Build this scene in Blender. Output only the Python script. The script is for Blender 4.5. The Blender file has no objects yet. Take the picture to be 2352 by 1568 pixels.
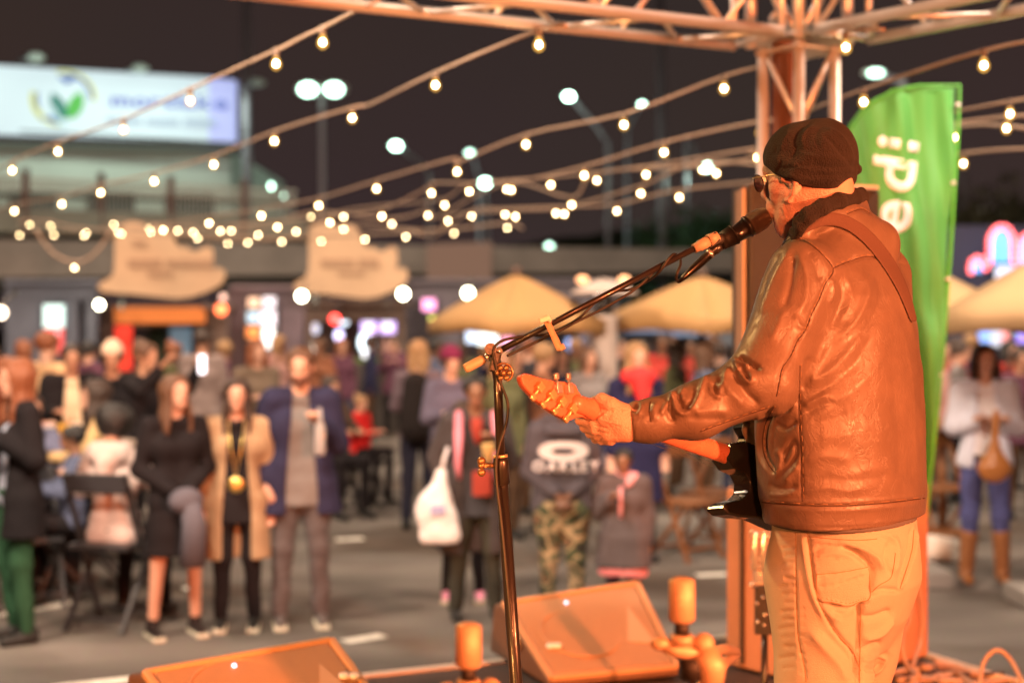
import bpy, bmesh, math, random
import numpy as np
from mathutils import Vector, Matrix, Euler
random.seed(7); np.random.seed(7)
sc = bpy.context.scene
COL = sc.collection
R = math.radians

# ------------------------------------------------------------------ camera, sky, lamps, exposure
F = 3267.0; CU, HV, CH = 1176.0, 745.0, 1.9        # focal length in photo pixels, picture centre, horizon row, eye height
cam_d = bpy.data.cameras.new('camera'); cam = bpy.data.objects.new('camera', cam_d); COL.objects.link(cam)
cam.location = (0, 0, CH); cam.rotation_euler = (R(90), 0, 0)
cam_d.lens = 50; cam_d.sensor_width = 36; cam_d.sensor_fit = 'HORIZONTAL'
cam_d.shift_y = -39.0/2352.0
cam_d.clip_start = 0.05; cam_d.clip_end = 2000
cam_d.dof.use_dof = True; cam_d.dof.focus_distance = 3.02; cam_d.dof.aperture_fstop = 1.9; cam_d.dof.aperture_blades = 0
sc.camera = cam

w = bpy.data.worlds.new('World'); sc.world = w; w.use_nodes = True
nt = w.node_tree; nt.nodes.clear()
wo = nt.nodes.new('ShaderNodeOutputWorld'); bg = nt.nodes.new('ShaderNodeBackground')
tc = nt.nodes.new('ShaderNodeTexCoord'); sp = nt.nodes.new('ShaderNodeSeparateXYZ'); rmp = nt.nodes.new('ShaderNodeValToRGB')
nz = nt.nodes.new('ShaderNodeTexNoise'); nz.inputs['Scale'].default_value = 2.2; nz.inputs['Detail'].default_value = 4
mx = nt.nodes.new('ShaderNodeMix'); mx.data_type = 'RGBA'; mx.blend_type = 'MULTIPLY'; mx.inputs[0].default_value = .35
nt.links.new(tc.outputs['Generated'], sp.inputs[0]); nt.links.new(sp.outputs['Z'], rmp.inputs[0])
nt.links.new(tc.outputs['Generated'], nz.inputs['Vector'])
e = rmp.color_ramp.elements
e[0].position = 0.0; e[0].color = (.054, .035, .033, 1)          # city glow low over the horizon
e[1].position = 0.6; e[1].color = (.028, .0150, .0135, 1)
nt.links.new(rmp.outputs[0], mx.inputs[6]); nt.links.new(nz.outputs['Color'], mx.inputs[7])
nt.links.new(mx.outputs[2], bg.inputs[0]); nt.links.new(bg.outputs[0], wo.inputs[0])
bg.inputs[1].default_value = 1.0

def lamp(name, kind, loc, target, power, col, size=.2, spot=60, blend=.6):
    l = bpy.data.lights.new(name, kind); l.energy = power; l.color = col
    if kind == 'AREA': l.shape = 'DISK'; l.size = size
    else: l.shadow_soft_size = size
    if kind == 'SPOT': l.spot_size = R(spot); l.spot_blend = blend
    o = bpy.data.objects.new(name, l); COL.objects.link(o); o.location = loc
    o.rotation_euler = (Vector(target)-Vector(loc)).to_track_quat('-Z', 'Y').to_euler()
    return o
# stage wash behind the photographer: one red-orange, one amber, one low
lamp('stage_wash_orange', 'SPOT', (3.6, -.3, 2.45), (.9, 3.4, 1.7), 3100, (1, .235, .075), .08, 60)
lamp('stage_wash_orange', 'SPOT', (.5, -1.3, 2.35), (.72, 3.4, 1.75), 1150, (1, .215, .06), .08, 48)
lamp('stage_wash_amber', 'SPOT', (-2.3, 4.6, 4.4), (.6, 3.0, 1.75), 470, (1, .55, .15), .08, 60)
lamp('stage_wash_low', 'SPOT', (-1.7, .3, 1.35), (.1, 5.1, .65), 1300, (1, .36, .09), .06, 46)
lamp('truss_wash', 'SPOT', (.1, 3.9, 2.5), (.9, 6.0, 3.25), 230, (1, .40, .13), .15, 110)
# front lights on the roof truss, turned to the audience and to the right
lamp('audience_light', 'SPOT', (-1.6, 4.4, 4.0), (-1.6, 10.5, .9), 1500, (1, .74, .54), .35, 100)
lamp('audience_light', 'SPOT', (2.8, 4.2, 4.3), (4.0, 11.0, 1.0), 900, (1, .78, .64), .35, 84)
# floodlights hung over the square
for i, (x, y, z, p) in enumerate([(-4.6, 5.2, 6.2, 900), (4.6, 6.4, 6.4, 800), (-6, 14, 8.5, 1000), (5, 15, 8.5, 1000), (-1, 24, 9.5, 1100), (-10, 22, 9.5, 900)]):
    lamp('square_floodlight', 'AREA', (x, y, z), (x*.6, y+(13 if y < 10 else 6.0), 0), p, (1, .75, .55), 1.2)
sc.view_settings.view_transform = 'Standard'; sc.view_settings.look = 'None'
sc.view_settings.exposure = 0.0; sc.view_settings.gamma = 1.0; sc.view_settings.use_curve_mapping = False
sc.cycles.use_denoising = True; sc.cycles.denoising_prefilter = 'ACCURATE'; sc.cycles.max_bounces = 6; sc.cycles.diffuse_bounces = 3; sc.cycles.glossy_bounces = 3
sc.cycles.transparent_max_bounces = 8; sc.cycles.sample_clamp_indirect = 4; sc.cycles.caustics_reflective = False; sc.cycles.caustics_refractive = False

# ------------------------------------------------------------------ helpers
def P(u, v, d): return Vector(((u-CU)/F*d, d, CH+(HV-v)/F*d))
def G(u, v, z=0.0):                                   # point of the ground (or a floor at z) seen at a pixel
    d = (CH-z)*F/(v-HV); return Vector(((u-CU)/F*d, d, z))
def X(u, d): return (u-CU)/F*d
def Zv(v, d): return CH+(HV-v)/F*d

MATS = {}
def mat(name, col, rough=.6, metal=0, bump=0, bscale=60, var=.0, vscale=6, spec=.5, emit=None, estr=0, sheen=0, coat=0, trans=0, alpha=1):
    if name in MATS: return MATS[name]
    m = bpy.data.materials.new(name); m.use_nodes = True; n = m.node_tree.nodes; l = m.node_tree.links
    b = n['Principled BSDF']; c = (*col, 1) if len(col) == 3 else col
    b.inputs['Base Color'].default_value = c; b.inputs['Roughness'].default_value = rough; b.inputs['Metallic'].default_value = metal
    b.inputs['Specular IOR Level'].default_value = spec; b.inputs['Sheen Weight'].default_value = sheen
    b.inputs['Coat Weight'].default_value = coat; b.inputs['Transmission Weight'].default_value = trans; b.inputs['Alpha'].default_value = alpha
    if emit is not None:
        b.inputs['Emission Color'].default_value = (*emit, 1); b.inputs['Emission Strength'].default_value = estr
    if var or bump:
        t = n.new('ShaderNodeTexCoord')
    if var:
        z = n.new('ShaderNodeTexNoise'); z.inputs['Scale'].default_value = vscale; z.inputs['Detail'].default_value = 6; z.inputs['Roughness'].default_value = .65
        r = n.new('ShaderNodeValToRGB'); r.color_ramp.elements[0].position = .3; r.color_ramp.elements[1].position = .72
        r.color_ramp.elements[0].color = tuple(max(0, x*(1-var)) for x in c[:3])+(1,)
        r.color_ramp.elements[1].color = tuple(min(1, x*(1+var)) for x in c[:3])+(1,)
        l.new(t.outputs['Object'], z.inputs['Vector']); l.new(z.outputs['Fac'], r.inputs[0]); l.new(r.outputs[0], b.inputs['Base Color'])
        rr = n.new('ShaderNodeMapRange'); rr.inputs[3].default_value = max(.05, rough-.12); rr.inputs[4].default_value = min(1, rough+.12)
        l.new(z.outputs['Fac'], rr.inputs[0]); l.new(rr.outputs[0], b.inputs['Roughness'])
    if bump:
        z2 = n.new('ShaderNodeTexNoise'); z2.inputs['Scale'].default_value = bscale; z2.inputs['Detail'].default_value = 5
        bp = n.new('ShaderNodeBump'); bp.inputs['Strength'].default_value = bump; bp.inputs['Distance'].default_value = .01
        l.new(t.outputs['Object'], z2.inputs['Vector']); l.new(z2.outputs['Fac'], bp.inputs['Height']); l.new(bp.outputs[0], b.inputs['Normal'])
    MATS[name] = m; return m

def tag(o, label=None, cat=None, group=None, kind=None):
    if label: o['label'] = label
    if cat: o['category'] = cat
    if group: o['group'] = group
    if kind: o['kind'] = kind
    return o
def empty(name, loc=(0, 0, 0), rz=0, label=None, cat=None, group=None):
    o = bpy.data.objects.new(name, None); COL.objects.link(o); o.location = loc; o.rotation_euler = (0, 0, rz); o.empty_display_size = .1
    return tag(o, label, cat, group)
def link(name, me, m=None, parent=None, loc=None, rot=None, smooth=None):
    if m is not None and not me.materials: me.materials.append(m)
    if smooth: me.polygons.foreach_set('use_smooth', [True]*len(me.polygons))
    o = bpy.data.objects.new(name, me); COL.objects.link(o)
    if parent: o.parent = parent
    if loc is not None: o.location = loc
    if rot is not None: o.rotation_euler = rot
    return o
def setmat(o, m):                                      # own material on a shared mesh
    o.material_slots[0].link = 'OBJECT'; o.material_slots[0].material = m

class MB:
    """collects simple shapes into one bmesh"""
    def __init__(s): s.b = bmesh.new()
    def box(s, c, d, rot=None, bev=0):
        r = bmesh.ops.create_cube(s.b, size=1); M = Matrix.Translation(c) @ (rot.to_matrix().to_4x4() if rot else Matrix()) @ Matrix.Diagonal((*d, 1))
        bmesh.ops.transform(s.b, matrix=M, verts=r['verts'])
        if bev:
            es = list({e for v in r['verts'] for e in v.link_edges}); bmesh.ops.bevel(s.b, geom=es, offset=bev, segments=2, affect='EDGES', profile=.6)
        return s
    def bar(s, a, b, w, h=None):
        a, b = Vector(a), Vector(b); q = (b-a).to_track_quat('Z', 'Y'); return s.box((a+b)/2, (w, h or w, (b-a).length), q.to_euler())
    def tube(s, pts, r, seg=8, cap=True):
        pts = [Vector(p) for p in pts]; n = len(pts); rs = r if isinstance(r, (list, tuple)) else [r]*n; rings = []; ref = None
        for i, p in enumerate(pts):
            t = (pts[min(i+1, n-1)]-pts[max(i-1, 0)])
            if t.length < 1e-9: t = Vector((0, 0, 1))
            t.normalize()
            if ref is None: ref = Vector((0, 0, 1)) if abs(t.z) < .9 else Vector((1, 0, 0))
            a = ref-t*ref.dot(t); a.normalize(); ref = a; c = t.cross(a)
            rings.append([s.b.verts.new(p+(a*math.cos(2*math.pi*k/seg)+c*math.sin(2*math.pi*k/seg))*rs[i]) for k in range(seg)])
        for i in range(n-1):
            for k in range(seg): f = s.b.faces.new((rings[i][k], rings[i][(k+1) % seg], rings[i+1][(k+1) % seg], rings[i+1][k])); f.smooth = True
        if cap: s.b.faces.new(rings[0][::-1]); s.b.faces.new(rings[-1])
        return s
    def ball(s, c, r, sc_=(1, 1, 1), u=12, v=8, rot=None):
        q = bmesh.ops.create_uvsphere(s.b, u_segments=u, v_segments=v, radius=r)
        bmesh.ops.transform(s.b, matrix=Matrix.Translation(c) @ (rot.to_matrix().to_4x4() if rot else Matrix()) @ Matrix.Diagonal((*sc_, 1)), verts=q['verts'])
        for f in {f for x in q['verts'] for f in x.link_faces}: f.smooth = True
        return s
    def poly(s, pts, thick=0, axis=(0, 1, 0)):          # extruded polygon
        vs = [s.b.verts.new(Vector(p)) for p in pts]; f = s.b.faces.new(vs)
        if thick:
            q = bmesh.ops.extrude_face_region(s.b, geom=[f]); bmesh.ops.translate(s.b, vec=Vector(axis)*thick, verts=[x for x in q['geom'] if isinstance(x, bmesh.types.BMVert)])
            bmesh.ops.recalc_face_normals(s.b, faces=s.b.faces)
        return s
    def lathe(s, prof, seg=16, M=None):
        rings = [[s.b.verts.new(Vector((r*math.cos(2*math.pi*k/seg), r*math.sin(2*math.pi*k/seg), z))) for k in range(seg)] for r, z in prof]
        for i in range(len(rings)-1):
            for k in range(seg): f = s.b.faces.new((rings[i][k], rings[i][(k+1) % seg], rings[i+1][(k+1) % seg], rings[i+1][k])); f.smooth = True
        s.b.faces.new(rings[0][::-1]); s.b.faces.new(rings[-1])
        if M is not None: bmesh.ops.transform(s.b, matrix=M, verts=[x for r_ in rings for x in r_])
        return s
    def mesh(s, name='mesh'):
        me = bpy.data.meshes.new(name); bmesh.ops.recalc_face_normals(s.b, faces=s.b.faces); s.b.to_mesh(me); s.b.free(); return me
    def build(s, name, m, parent=None, bevel=0, loc=None, rot=None):
        o = link(name, s.mesh(name), m, parent, loc, rot)
        if bevel: q = o.modifiers.new('edge', 'BEVEL'); q.width = bevel; q.segments = 2; q.limit_method = 'ANGLE'
        return o

# ------------------------------------------------------------------ distance-field sculpting: many primitives -> one continuous mesh
def cap(a, b, ra, rb, n=None, f=1.0): return ('c', np.array(a, float), np.array(b, float), ra, rb, None if n is None else np.array(n, float)/np.linalg.norm(n), f)
def loft(levels, yaw=0.0, e=2.3): return ('l', sorted(levels), yaw, e)    # levels: (z, cx, cy, a_lateral, b_depth)
def pdist(p, q):
    if p[0] == 'c':
        _, a, b, ra, rb, n, f = p; ba = b-a; L = max(1e-12, ba@ba)
        w = [q[i]-a[i] for i in range(3)]; t = np.clip((w[0]*ba[0]+w[1]*ba[1]+w[2]*ba[2])/L, 0, 1)
        w = [w[i]-t*ba[i] for i in range(3)]; s2 = w[0]**2+w[1]**2+w[2]**2; r = ra+(rb-ra)*t
        if n is None: return np.sqrt(s2)-r
        wn = w[0]*n[0]+w[1]*n[1]+w[2]*n[2]
        return (np.sqrt(np.maximum(0, s2-wn*wn)+(wn/f)**2)-r)*(.4+.6*f)
    _, lv, yaw, e = p; z = q[2]+0*q[0]+0*q[1]; zs = [l[0] for l in lv]
    cx, cy, a, b = (np.interp(z, zs, [l[i] for l in lv]) for i in (1, 2, 3, 4))
    dx, dy = q[0]-cx, q[1]-cy; lx, ly = -math.cos(yaw), -math.sin(yaw); fx, fy = -math.sin(yaw), math.cos(yaw)
    A = np.abs(dx*lx+dy*ly)/a; B = np.abs(dx*fx+dy*fy)/b
    d = ((A**e+B**e)**(1/e)-1)*np.minimum(a, b)
    return np.maximum(d, np.maximum(zs[0]-z, z-zs[-1]))
def pbox(p):
    if p[0] == 'c':
        _, a, b, ra, rb, n, f = p; r = max(ra, rb); return np.minimum(a, b)-r, np.maximum(a, b)+r
    lv = p[1]; m = [max(l[3], l[4]) for l in lv]
    return (np.array([min(l[1]-k for l, k in zip(lv, m)), min(l[2]-k for l, k in zip(lv, m)), lv[0][0]]),
            np.array([max(l[1]+k for l, k in zip(lv, m)), max(l[2]+k for l, k in zip(lv, m)), lv[-1][0]]))
def vnoise(p, s, seed=0):                              # cheap smooth noise from sines
    x, y, z = p[0]*s, p[1]*s, p[2]*s; o = seed*1.7
    return (np.sin(x*1.0+1.3*np.sin(y*1.1+o)+o)*np.sin(y*.9+1.1*np.sin(z*1.2+o*2)+2*o)+np.sin(z*1.05+1.2*np.sin(x*.8+o))*.7)/1.7
def sdf(prims, vox, k=.02, carve=None, field=None, ks=None):
    bb = [pbox(p) for p in prims]; m = k+4*vox
    lo = np.min([b[0] for b in bb], 0)-m; hi = np.max([b[1] for b in bb], 0)+m; n = np.ceil((hi-lo)/vox).astype(int)+1
    ax = [lo[i]+vox*np.arange(n[i]) for i in range(3)]; D = np.full(n, 1e3, np.float32)
    for pi, (p, (a, b)) in enumerate(zip(prims, bb)):
        kk = k if ks is None else ks[pi]
        i0 = np.maximum(0, ((a-m-lo)/vox).astype(int)); i1 = np.minimum(n, ((b+m-lo)/vox).astype(int)+2)
        sl = tuple(slice(i0[i], i1[i]) for i in range(3)); q = (ax[0][sl[0]][:, None, None], ax[1][sl[1]][None, :, None], ax[2][sl[2]][None, None, :])
        d = pdist(p, q); o = D[sl]; h = np.clip(.5+.5*(o-d)/kk, 0, 1); D[sl] = np.where(o > 900, d, o*(1-h)+d*h-kk*h*(1-h))
    q = (ax[0][:, None, None], ax[1][None, :, None], ax[2][None, None, :])
    if field is not None: D = D+field(q)
    if carve is not None:
        for c in (carve if isinstance(carve, list) else [carve]): D = np.maximum(D, c(q))
    D = np.asarray(D, np.float32)
    # surface nets
    ins = D < 0; c = np.zeros(n-1, np.int8)
    offs = [(i, j, l) for i in (0, 1) for j in (0, 1) for l in (0, 1)]
    for (i, j, l) in offs: c += ins[i:n[0]-1+i, j:n[1]-1+j, l:n[2]-1+l]
    act = np.argwhere((c > 0) & (c < 8)); idx = np.full(n-1, -1, np.int64); idx[tuple(act.T)] = np.arange(len(act))
    val = {o: D[act[:, 0]+o[0], act[:, 1]+o[1], act[:, 2]+o[2]] for o in offs}
    s = np.zeros((len(act), 3)); cn = np.zeros(len(act))
    for o in offs:
        for x in range(3):
            if o[x] == 0:
                o2 = list(o); o2[x] = 1; va, vb = val[o], val[tuple(o2)]; hit = (va < 0) != (vb < 0)
                t = np.where(hit, va/np.where(hit, va-vb, 1), 0); pt = np.array(o, float)[None, :].repeat(len(act), 0); pt[:, x] = t
                s[hit] += pt[hit]; cn[hit] += 1
    V = lo+vox*(act+s/cn[:, None]); Q = []
    for x in range(3):
        y, z = (x+1) % 3, (x+2) % 3
        a = [slice(None)]*3; b = [slice(None)]*3; a[x] = slice(0, n[x]-1); b[x] = slice(1, n[x])
        ch = ins[tuple(a)] != ins[tuple(b)]; e_ = np.argwhere(ch); e_ = e_[(e_[:, y] > 0) & (e_[:, z] > 0) & (e_[:, y] < n[y]-1) & (e_[:, z] < n[z]-1)]
        if not len(e_): continue
        fl = ins[tuple(e_.T)]; dy = np.zeros(3, int); dy[y] = 1; dz = np.zeros(3, int); dz[z] = 1
        g = [idx[tuple((e_-o).T)] for o in (0*dy, dy, dy+dz, dz)]; q4 = np.stack(g, 1); q4[~fl] = q4[~fl][:, ::-1]
        Q.append(q4)
    Q = np.concatenate(Q); Q = Q[(Q >= 0).all(1)]
    return V, Q
def normals(V, Q):
    fn = np.cross(V[Q[:, 2]]-V[Q[:, 0]], V[Q[:, 3]]-V[Q[:, 1]]); N = np.zeros_like(V)
    for i in range(4): np.add.at(N, Q[:, i], fn)
    return N/np.maximum(1e-12, np.linalg.norm(N, axis=1, keepdims=True))
def relax(V, Q, it=1, lam=.5):
    for _ in range(it):
        S = np.zeros_like(V); C = np.zeros(len(V))
        for i in range(4):
            for j in (1, 3): np.add.at(S, Q[:, i], V[Q[:, (i+j) % 4]]); np.add.at(C, Q[:, i], 1)
        V = V+lam*(S/np.maximum(1, C)[:, None]-V)
    return V
def tomesh(name, V, Q):
    me = bpy.data.meshes.new(name); me.vertices.add(len(V)); me.vertices.foreach_set('co', np.asarray(V, np.float32).ravel())
    me.loops.add(len(Q)*4); me.loops.foreach_set('vertex_index', Q.ravel().astype(np.int32))
    me.polygons.add(len(Q)); me.polygons.foreach_set('loop_start', np.arange(0, len(Q)*4, 4, dtype=np.int32))
    me.polygons.foreach_set('use_smooth', np.ones(len(Q), bool)); me.update(calc_edges=True); me.validate(); return me
def sculpt(name, prims, vox, k, m, parent=None, carve=None, field=None, it=1, post=None, ks=None):
    V, Q = sdf(prims, vox, k, carve, field, ks); V = relax(V, Q, it)
    if post: V = post(V, Q)
    return link(name, tomesh(name, V, Q), m, parent)

def stroke_disp(V, N, strokes, ycut=None):
    """real displacement along the normals, following creases and seams listed as (polyline, width, depth in metres)"""
    u = CU+V[:, 0]/V[:, 1]*F; v = HV-(V[:, 2]-CH)/V[:, 1]*F
    view = V-np.array([0, 0, CH]); view /= np.linalg.norm(view, axis=1, keepdims=True)
    fw = np.clip((-(N*view).sum(1)+.25)*2.2, 0, 1); out = np.zeros(len(V))
    for pts, wd, amp in strokes:
        pts = np.array(pts, float)
        if len(pts) > 2:                                # round the corners
            t = np.linspace(0, len(pts)-1, 6*len(pts)); i = np.clip(t.astype(int), 0, len(pts)-2); fr = (t-i)[:, None]
            g = lambda j: pts[np.clip(j, 0, len(pts)-1)]
            p0, p1, p2, p3 = g(i-1), g(i), g(i+1), g(i+2)
            pts = .5*((2*p1)+(-p0+p2)*fr+(2*p0-5*p1+4*p2-p3)*fr**2+(-p0+3*p1-3*p2+p3)*fr**3)
        lo, hi = pts.min(0)-3.2*wd, pts.max(0)+3.2*wd
        sel = np.nonzero((u > lo[0]) & (u < hi[0]) & (v > lo[1]) & (v < hi[1]) & (fw > 0))[0]
        if not len(sel): continue
        uu, vv = u[sel], v[sel]; best = np.full(len(sel), 1e9); tb = np.zeros(len(sel))
        for i in range(len(pts)-1):
            a, b = pts[i], pts[i+1]; ab = b-a; L = max(1e-9, ab@ab)
            t = np.clip(((uu-a[0])*ab[0]+(vv-a[1])*ab[1])/L, 0, 1); d2 = (uu-a[0]-t*ab[0])**2+(vv-a[1]-t*ab[1])**2
            m_ = d2 < best; best[m_] = d2[m_]; tb[m_] = (i+t[m_])/(len(pts)-1)
        taper = np.clip(np.minimum(tb, 1-tb)*5+.25, 0, 1)
        out[sel] += amp*np.exp(-(best/(wd*wd))**.72)*fw[sel]*taper
    return V+N*out[:, None]
def ZA(p): return [(1562+x*.3359, 735+y*.3359) for x, y in p]
def ZB(p): return [(1608+x*.3515, 229.7+y*.3515) for x, y in p]
def ZC(p): return [(1332.2+x*.1758, 698.3+y*.1758) for x, y in p]
def ZD(p): return [(1727.3+x*.2656, 1194.4+y*.2656) for x, y in p]
def smooth(pts, n=5):
    p = np.array(pts, float); t = np.linspace(0, len(p)-1, n*(len(p)-1)+1); i = np.clip(t.astype(int), 0, len(p)-2); fr = (t-i)[:, None]; g = lambda j: p[np.clip(j, 0, len(p)-1)]
    p0, p1, p2, p3 = g(i-1), g(i), g(i+1), g(i+2); return .5*((2*p1)+(-p0+p2)*fr+(2*p0-5*p1+4*p2-p3)*fr**2+(-p0+3*p1-3*p2+p3)*fr**3)
# ------------------------------------------------------------------ the singer
ST = .54                                               # stage floor height
W = lambda u, v, d: np.array(P(u, v, d))
def ZE(p): return [(1148.5+x*.1758, 781+y*.1758) for x, y in p]
def ZF(p): return [(1635.4+x*.1992, 257.3+y*.1992) for x, y in p]
M_skin = mat('skin', (.62, .36, .28), .46, bump=.45, bscale=260, var=.12, vscale=30)
M_leather = mat('tan leather', (.150, .108, .080), .41, var=.16, vscale=9)
def leather_relief():                                  # pebble grain and fine branching creases
    n = M_leather.node_tree.nodes; l = M_leather.node_tree.links; b = n['Principled BSDF']; t = n.new('ShaderNodeTexCoord')
    v = n.new('ShaderNodeTexVoronoi'); v.feature = 'DISTANCE_TO_EDGE'; v.inputs['Scale'].default_value = 420
    z = n.new('ShaderNodeTexNoise'); z.inputs['Scale'].default_value = 26; z.inputs['Detail'].default_value = 7; z.inputs['Roughness'].default_value = .6; z.inputs['Distortion'].default_value = .8
    mp_ = n.new('ShaderNodeMapping'); mp_.inputs['Rotation'].default_value = (.3, .5, .6); mp_.inputs['Scale'].default_value = (1.2, 1, .8); l.new(t.outputs['Object'], mp_.inputs[0]); l.new(mp_.outputs[0], z.inputs['Vector']); l.new(t.outputs['Object'], v.inputs['Vector'])
    s = n.new('ShaderNodeMath'); s.operation = 'SUBTRACT'; s.inputs[1].default_value = .5; a = n.new('ShaderNodeMath'); a.operation = 'ABSOLUTE'; l.new(z.outputs['Fac'], s.inputs[0]); l.new(s.outputs[0], a.inputs[0])
    r = n.new('ShaderNodeMapRange'); r.inputs[1].default_value = 0; r.inputs[2].default_value = .045; l.new(a.outputs[0], r.inputs[0])
    b1 = n.new('ShaderNodeBump'); b1.inputs['Strength'].default_value = .3; b1.inputs['Distance'].default_value = .0014; l.new(r.outputs[0], b1.inputs['Height'])
    b2 = n.new('ShaderNodeBump'); b2.inputs['Strength'].default_value = .25; b2.inputs['Distance'].default_value = .0006; l.new(v.outputs['Distance'], b2.inputs['Height']); l.new(b1.outputs[0], b2.inputs['Normal']); l.new(b2.outputs[0], b.inputs['Normal'])
leather_relief()
M_knit = mat('black wool knit', (.018, .014, .012), .95, bump=1, bscale=300, sheen=.02, var=.3, vscale=40)
M_jean = mat('cream cotton twill', (.43, .375, .30), .85, bump=.3, bscale=420, var=.07, vscale=14)
M_gold = mat('brass', (.85, .62, .32), .34, .7)
M_chrome = mat('chrome', (.80, .78, .75), .26, .8)
M_black = mat('black gloss lacquer', (.012, .011, .011), .2, coat=.25)
M_blkplast = mat('black plastic', (.02, .018, .017), .45, bump=.15, bscale=200)
TH, HH = R(52), R(50)
f2 = np.array([-math.sin(TH), math.cos(TH)]); l2 = np.array([-math.cos(TH), -math.sin(TH)])
singer = empty('person', (.72, 3.1, ST), 0, 'man in a tan leather jacket and black knit cap singing at the microphone on stage', 'person')
def to_local(o, root):
    o.parent = root; o.matrix_parent_inverse = Matrix.Translation(root.location).inverted() if not root.rotation_euler.z else (Matrix.Translation(root.location) @ Matrix.Rotation(root.rotation_euler.z, 4, 'Z')).inverted(); return o

# head, in its own axes: x to his left, y forward, z up
HC = W(1862, 392, 3.08)
hf = np.array([-math.sin(HH), math.cos(HH), 0]); hl = np.array([-math.cos(HH), -math.sin(HH), 0]); hu = np.array([0, 0, 1.])
tilt = R(-4); hf2 = hf*math.cos(tilt)-hu*math.sin(tilt)*-1; hf2 /= np.linalg.norm(hf2); hu2 = np.cross(hl, hf2)*-1
if hu2[2] < 0: hu2 = -hu2
def H(x, y, z): return HC+hl*x+hf2*y+hu2*z
def hcap(a, b, ra, rb, n=None, f=1): return cap(H(*a), H(*b), ra, rb, None if n is None else hl*n[0]+hf2*n[1]+hu2*n[2], f)
head = [hcap((0, -.018, .012), (0, .026, .012), .074, .070, (1, 0, 0), .94),
        hcap((0, .030, -.02), (0, .046, -.075), .062, .046, (1, 0, 0), .95),
        hcap((.044, -.004, -.062), (.020, .058, -.112), .024, .022), hcap((-.044, -.004, -.062), (-.020, .058, -.112), .024, .022),
        hcap((0, .062, -.116), (0, .064, -.12), .024, .022),
        hcap((.046, .052, -.036), (.040, .058, -.050), .024, .02), hcap((-.046, .052, -.036), (-.040, .058, -.05), .024, .02),
        hcap((-.036, .082, .010), (.036, .082, .010), .013, .013), hcap((0, .088, 0), (0, .112, -.036), .008, .012), hcap((-.012, .1, -.042), (.012, .1, -.042), .009, .009),
        hcap((-.02, .090, -.066), (.02, .090, -.066), .009, .009), hcap((-.018, .088, -.080), (.018, .088, -.080), .009, .009),
        hcap((.052, .02, -.055), (.046, .034, -.09), .02, .018),
        # neck
        cap(H(0, -.03, -.05), W(1905, 500, 3.10), .062, .068), cap(H(.02, .03, -.10), W(1870, 520, 3.10), .035, .05)]
hk = [.02]*len(head)
# ears: helix, antihelix, lobe and the shell behind
for s in (1, -1):
    arc = [(.079*s, .006, .002), (.087*s, -.002, .020), (.091*s, -.018, .024), (.093*s, -.028, .012), (.091*s, -.028, -.006), (.086*s, -.020, -.022), (.081*s, -.006, -.033), (.079*s, .002, -.032)]
    arc = [(a*1.02+.004*s, (b+.012)*1.05+.002, (c+.006)*1.3-.034) for a, b, c in arc]
    for a, b in zip(arc[:-1], arc[1:]): head.append(hcap(a, b, .0062, .0062)); hk.append(.005)
    head.append(hcap((.082*s, .000, -.026), (.084*s, -.008, -.044), .016, .013, (1, 0, 0), .45)); hk.append(.006)
    head.append(hcap((.087*s, -.004, -.020), (.088*s, -.010, -.048), .004, .004)); hk.append(.004)
torso_body = [loft([(1.42, .735, 3.11, .15, .11), (1.75, .72, 3.11, .16, .11), (1.98, .715, 3.11, .15, .09), (2.07, .70, 3.10, .07, .06)], TH)]
arm_l = [cap(W(1850, 640, 2.95), W(1756, 884, 2.865), .045, .040), cap(W(1756, 884, 2.865), W(1462, 972, 2.832), .042, .029)]
arm_r = [cap((.84, 3.24, 2.0), (.86, 3.34, 1.72), .045, .04), cap((.86, 3.34, 1.72), (.715, 3.42, 1.60), .04, .028), cap((.715, 3.42, 1.60), (.67, 3.40, 1.575), .034, .03, (.7, -.6, 0), .5)]
for i in range(4): arm_r += [cap((.675, 3.41-.008*i, 1.585-.016*i), (.645, 3.40-.006*i, 1.565-.015*i), .0095, .009), cap((.645, 3.40-.006*i, 1.565-.015*i), (.64, 3.375, 1.55-.014*i), .009, .008)]
arm_r += [cap((.69, 3.40, 1.60), (.645, 3.385, 1.59), .012, .010)]
legs_b = [cap((.68, 3.06, 1.42), (.665, 3.05, 1.02), .085, .055), cap((.665, 3.05, 1.02), (.67, 3.08, .60), .055, .038), cap((.79, 3.20, 1.42), (.775, 3.2, 1.02), .085, .055), cap((.775, 3.2, 1.02), (.80, 3.24, .60), .055, .038)]
def hz(pts, d, r):                                     # a finger: joints given where the photograph shows them
    q = [W(*xy, dd) for xy, dd in zip(ZE(pts), d)]; return [cap(q[i], q[i+1], r[i], r[i+1]) for i in range(len(q)-1)]
hand = []; hks = []
def addh(L, k):
    hand.extend(L); hks.extend([k]*len(L))
addh(hz([(1760, 1065), (1560, 1060), (1420, 1080)], [2.832, 2.826, 2.826], [.031, .029, .021]), .010)
addh(hz([(1640, 1180), (1420, 1200)], [2.83, 2.83], [.024, .020]), .010)                                   # heel of the hand
addh(hz([(1600, 960), (1430, 850), (1330, 775), (1235, 790)], [2.826, 2.815, 2.818, 2.845], [.022, .0165, .0118, .0095]), .008)   # thumb over the neck
addh(hz([(1480, 1000), (1340, 990)], [2.818, 2.820], [.020, .015]), .010)                                    # web of the thumb
addh(hz([(1400, 1110), (1230, 1085), (1050, 1040), (1025, 985), (1080, 960)], [2.826, 2.83, 2.855, 2.88, 2.893], [.016, .0115, .0108, .0092, .008]), .005)
addh(hz([(1410, 1170), (1240, 1160), (1110, 1135), (1090, 1060), (1140, 1030)], [2.83, 2.835, 2.865, 2.893, 2.90], [.016, .0115, .0105, .009, .008]), .005)
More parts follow.
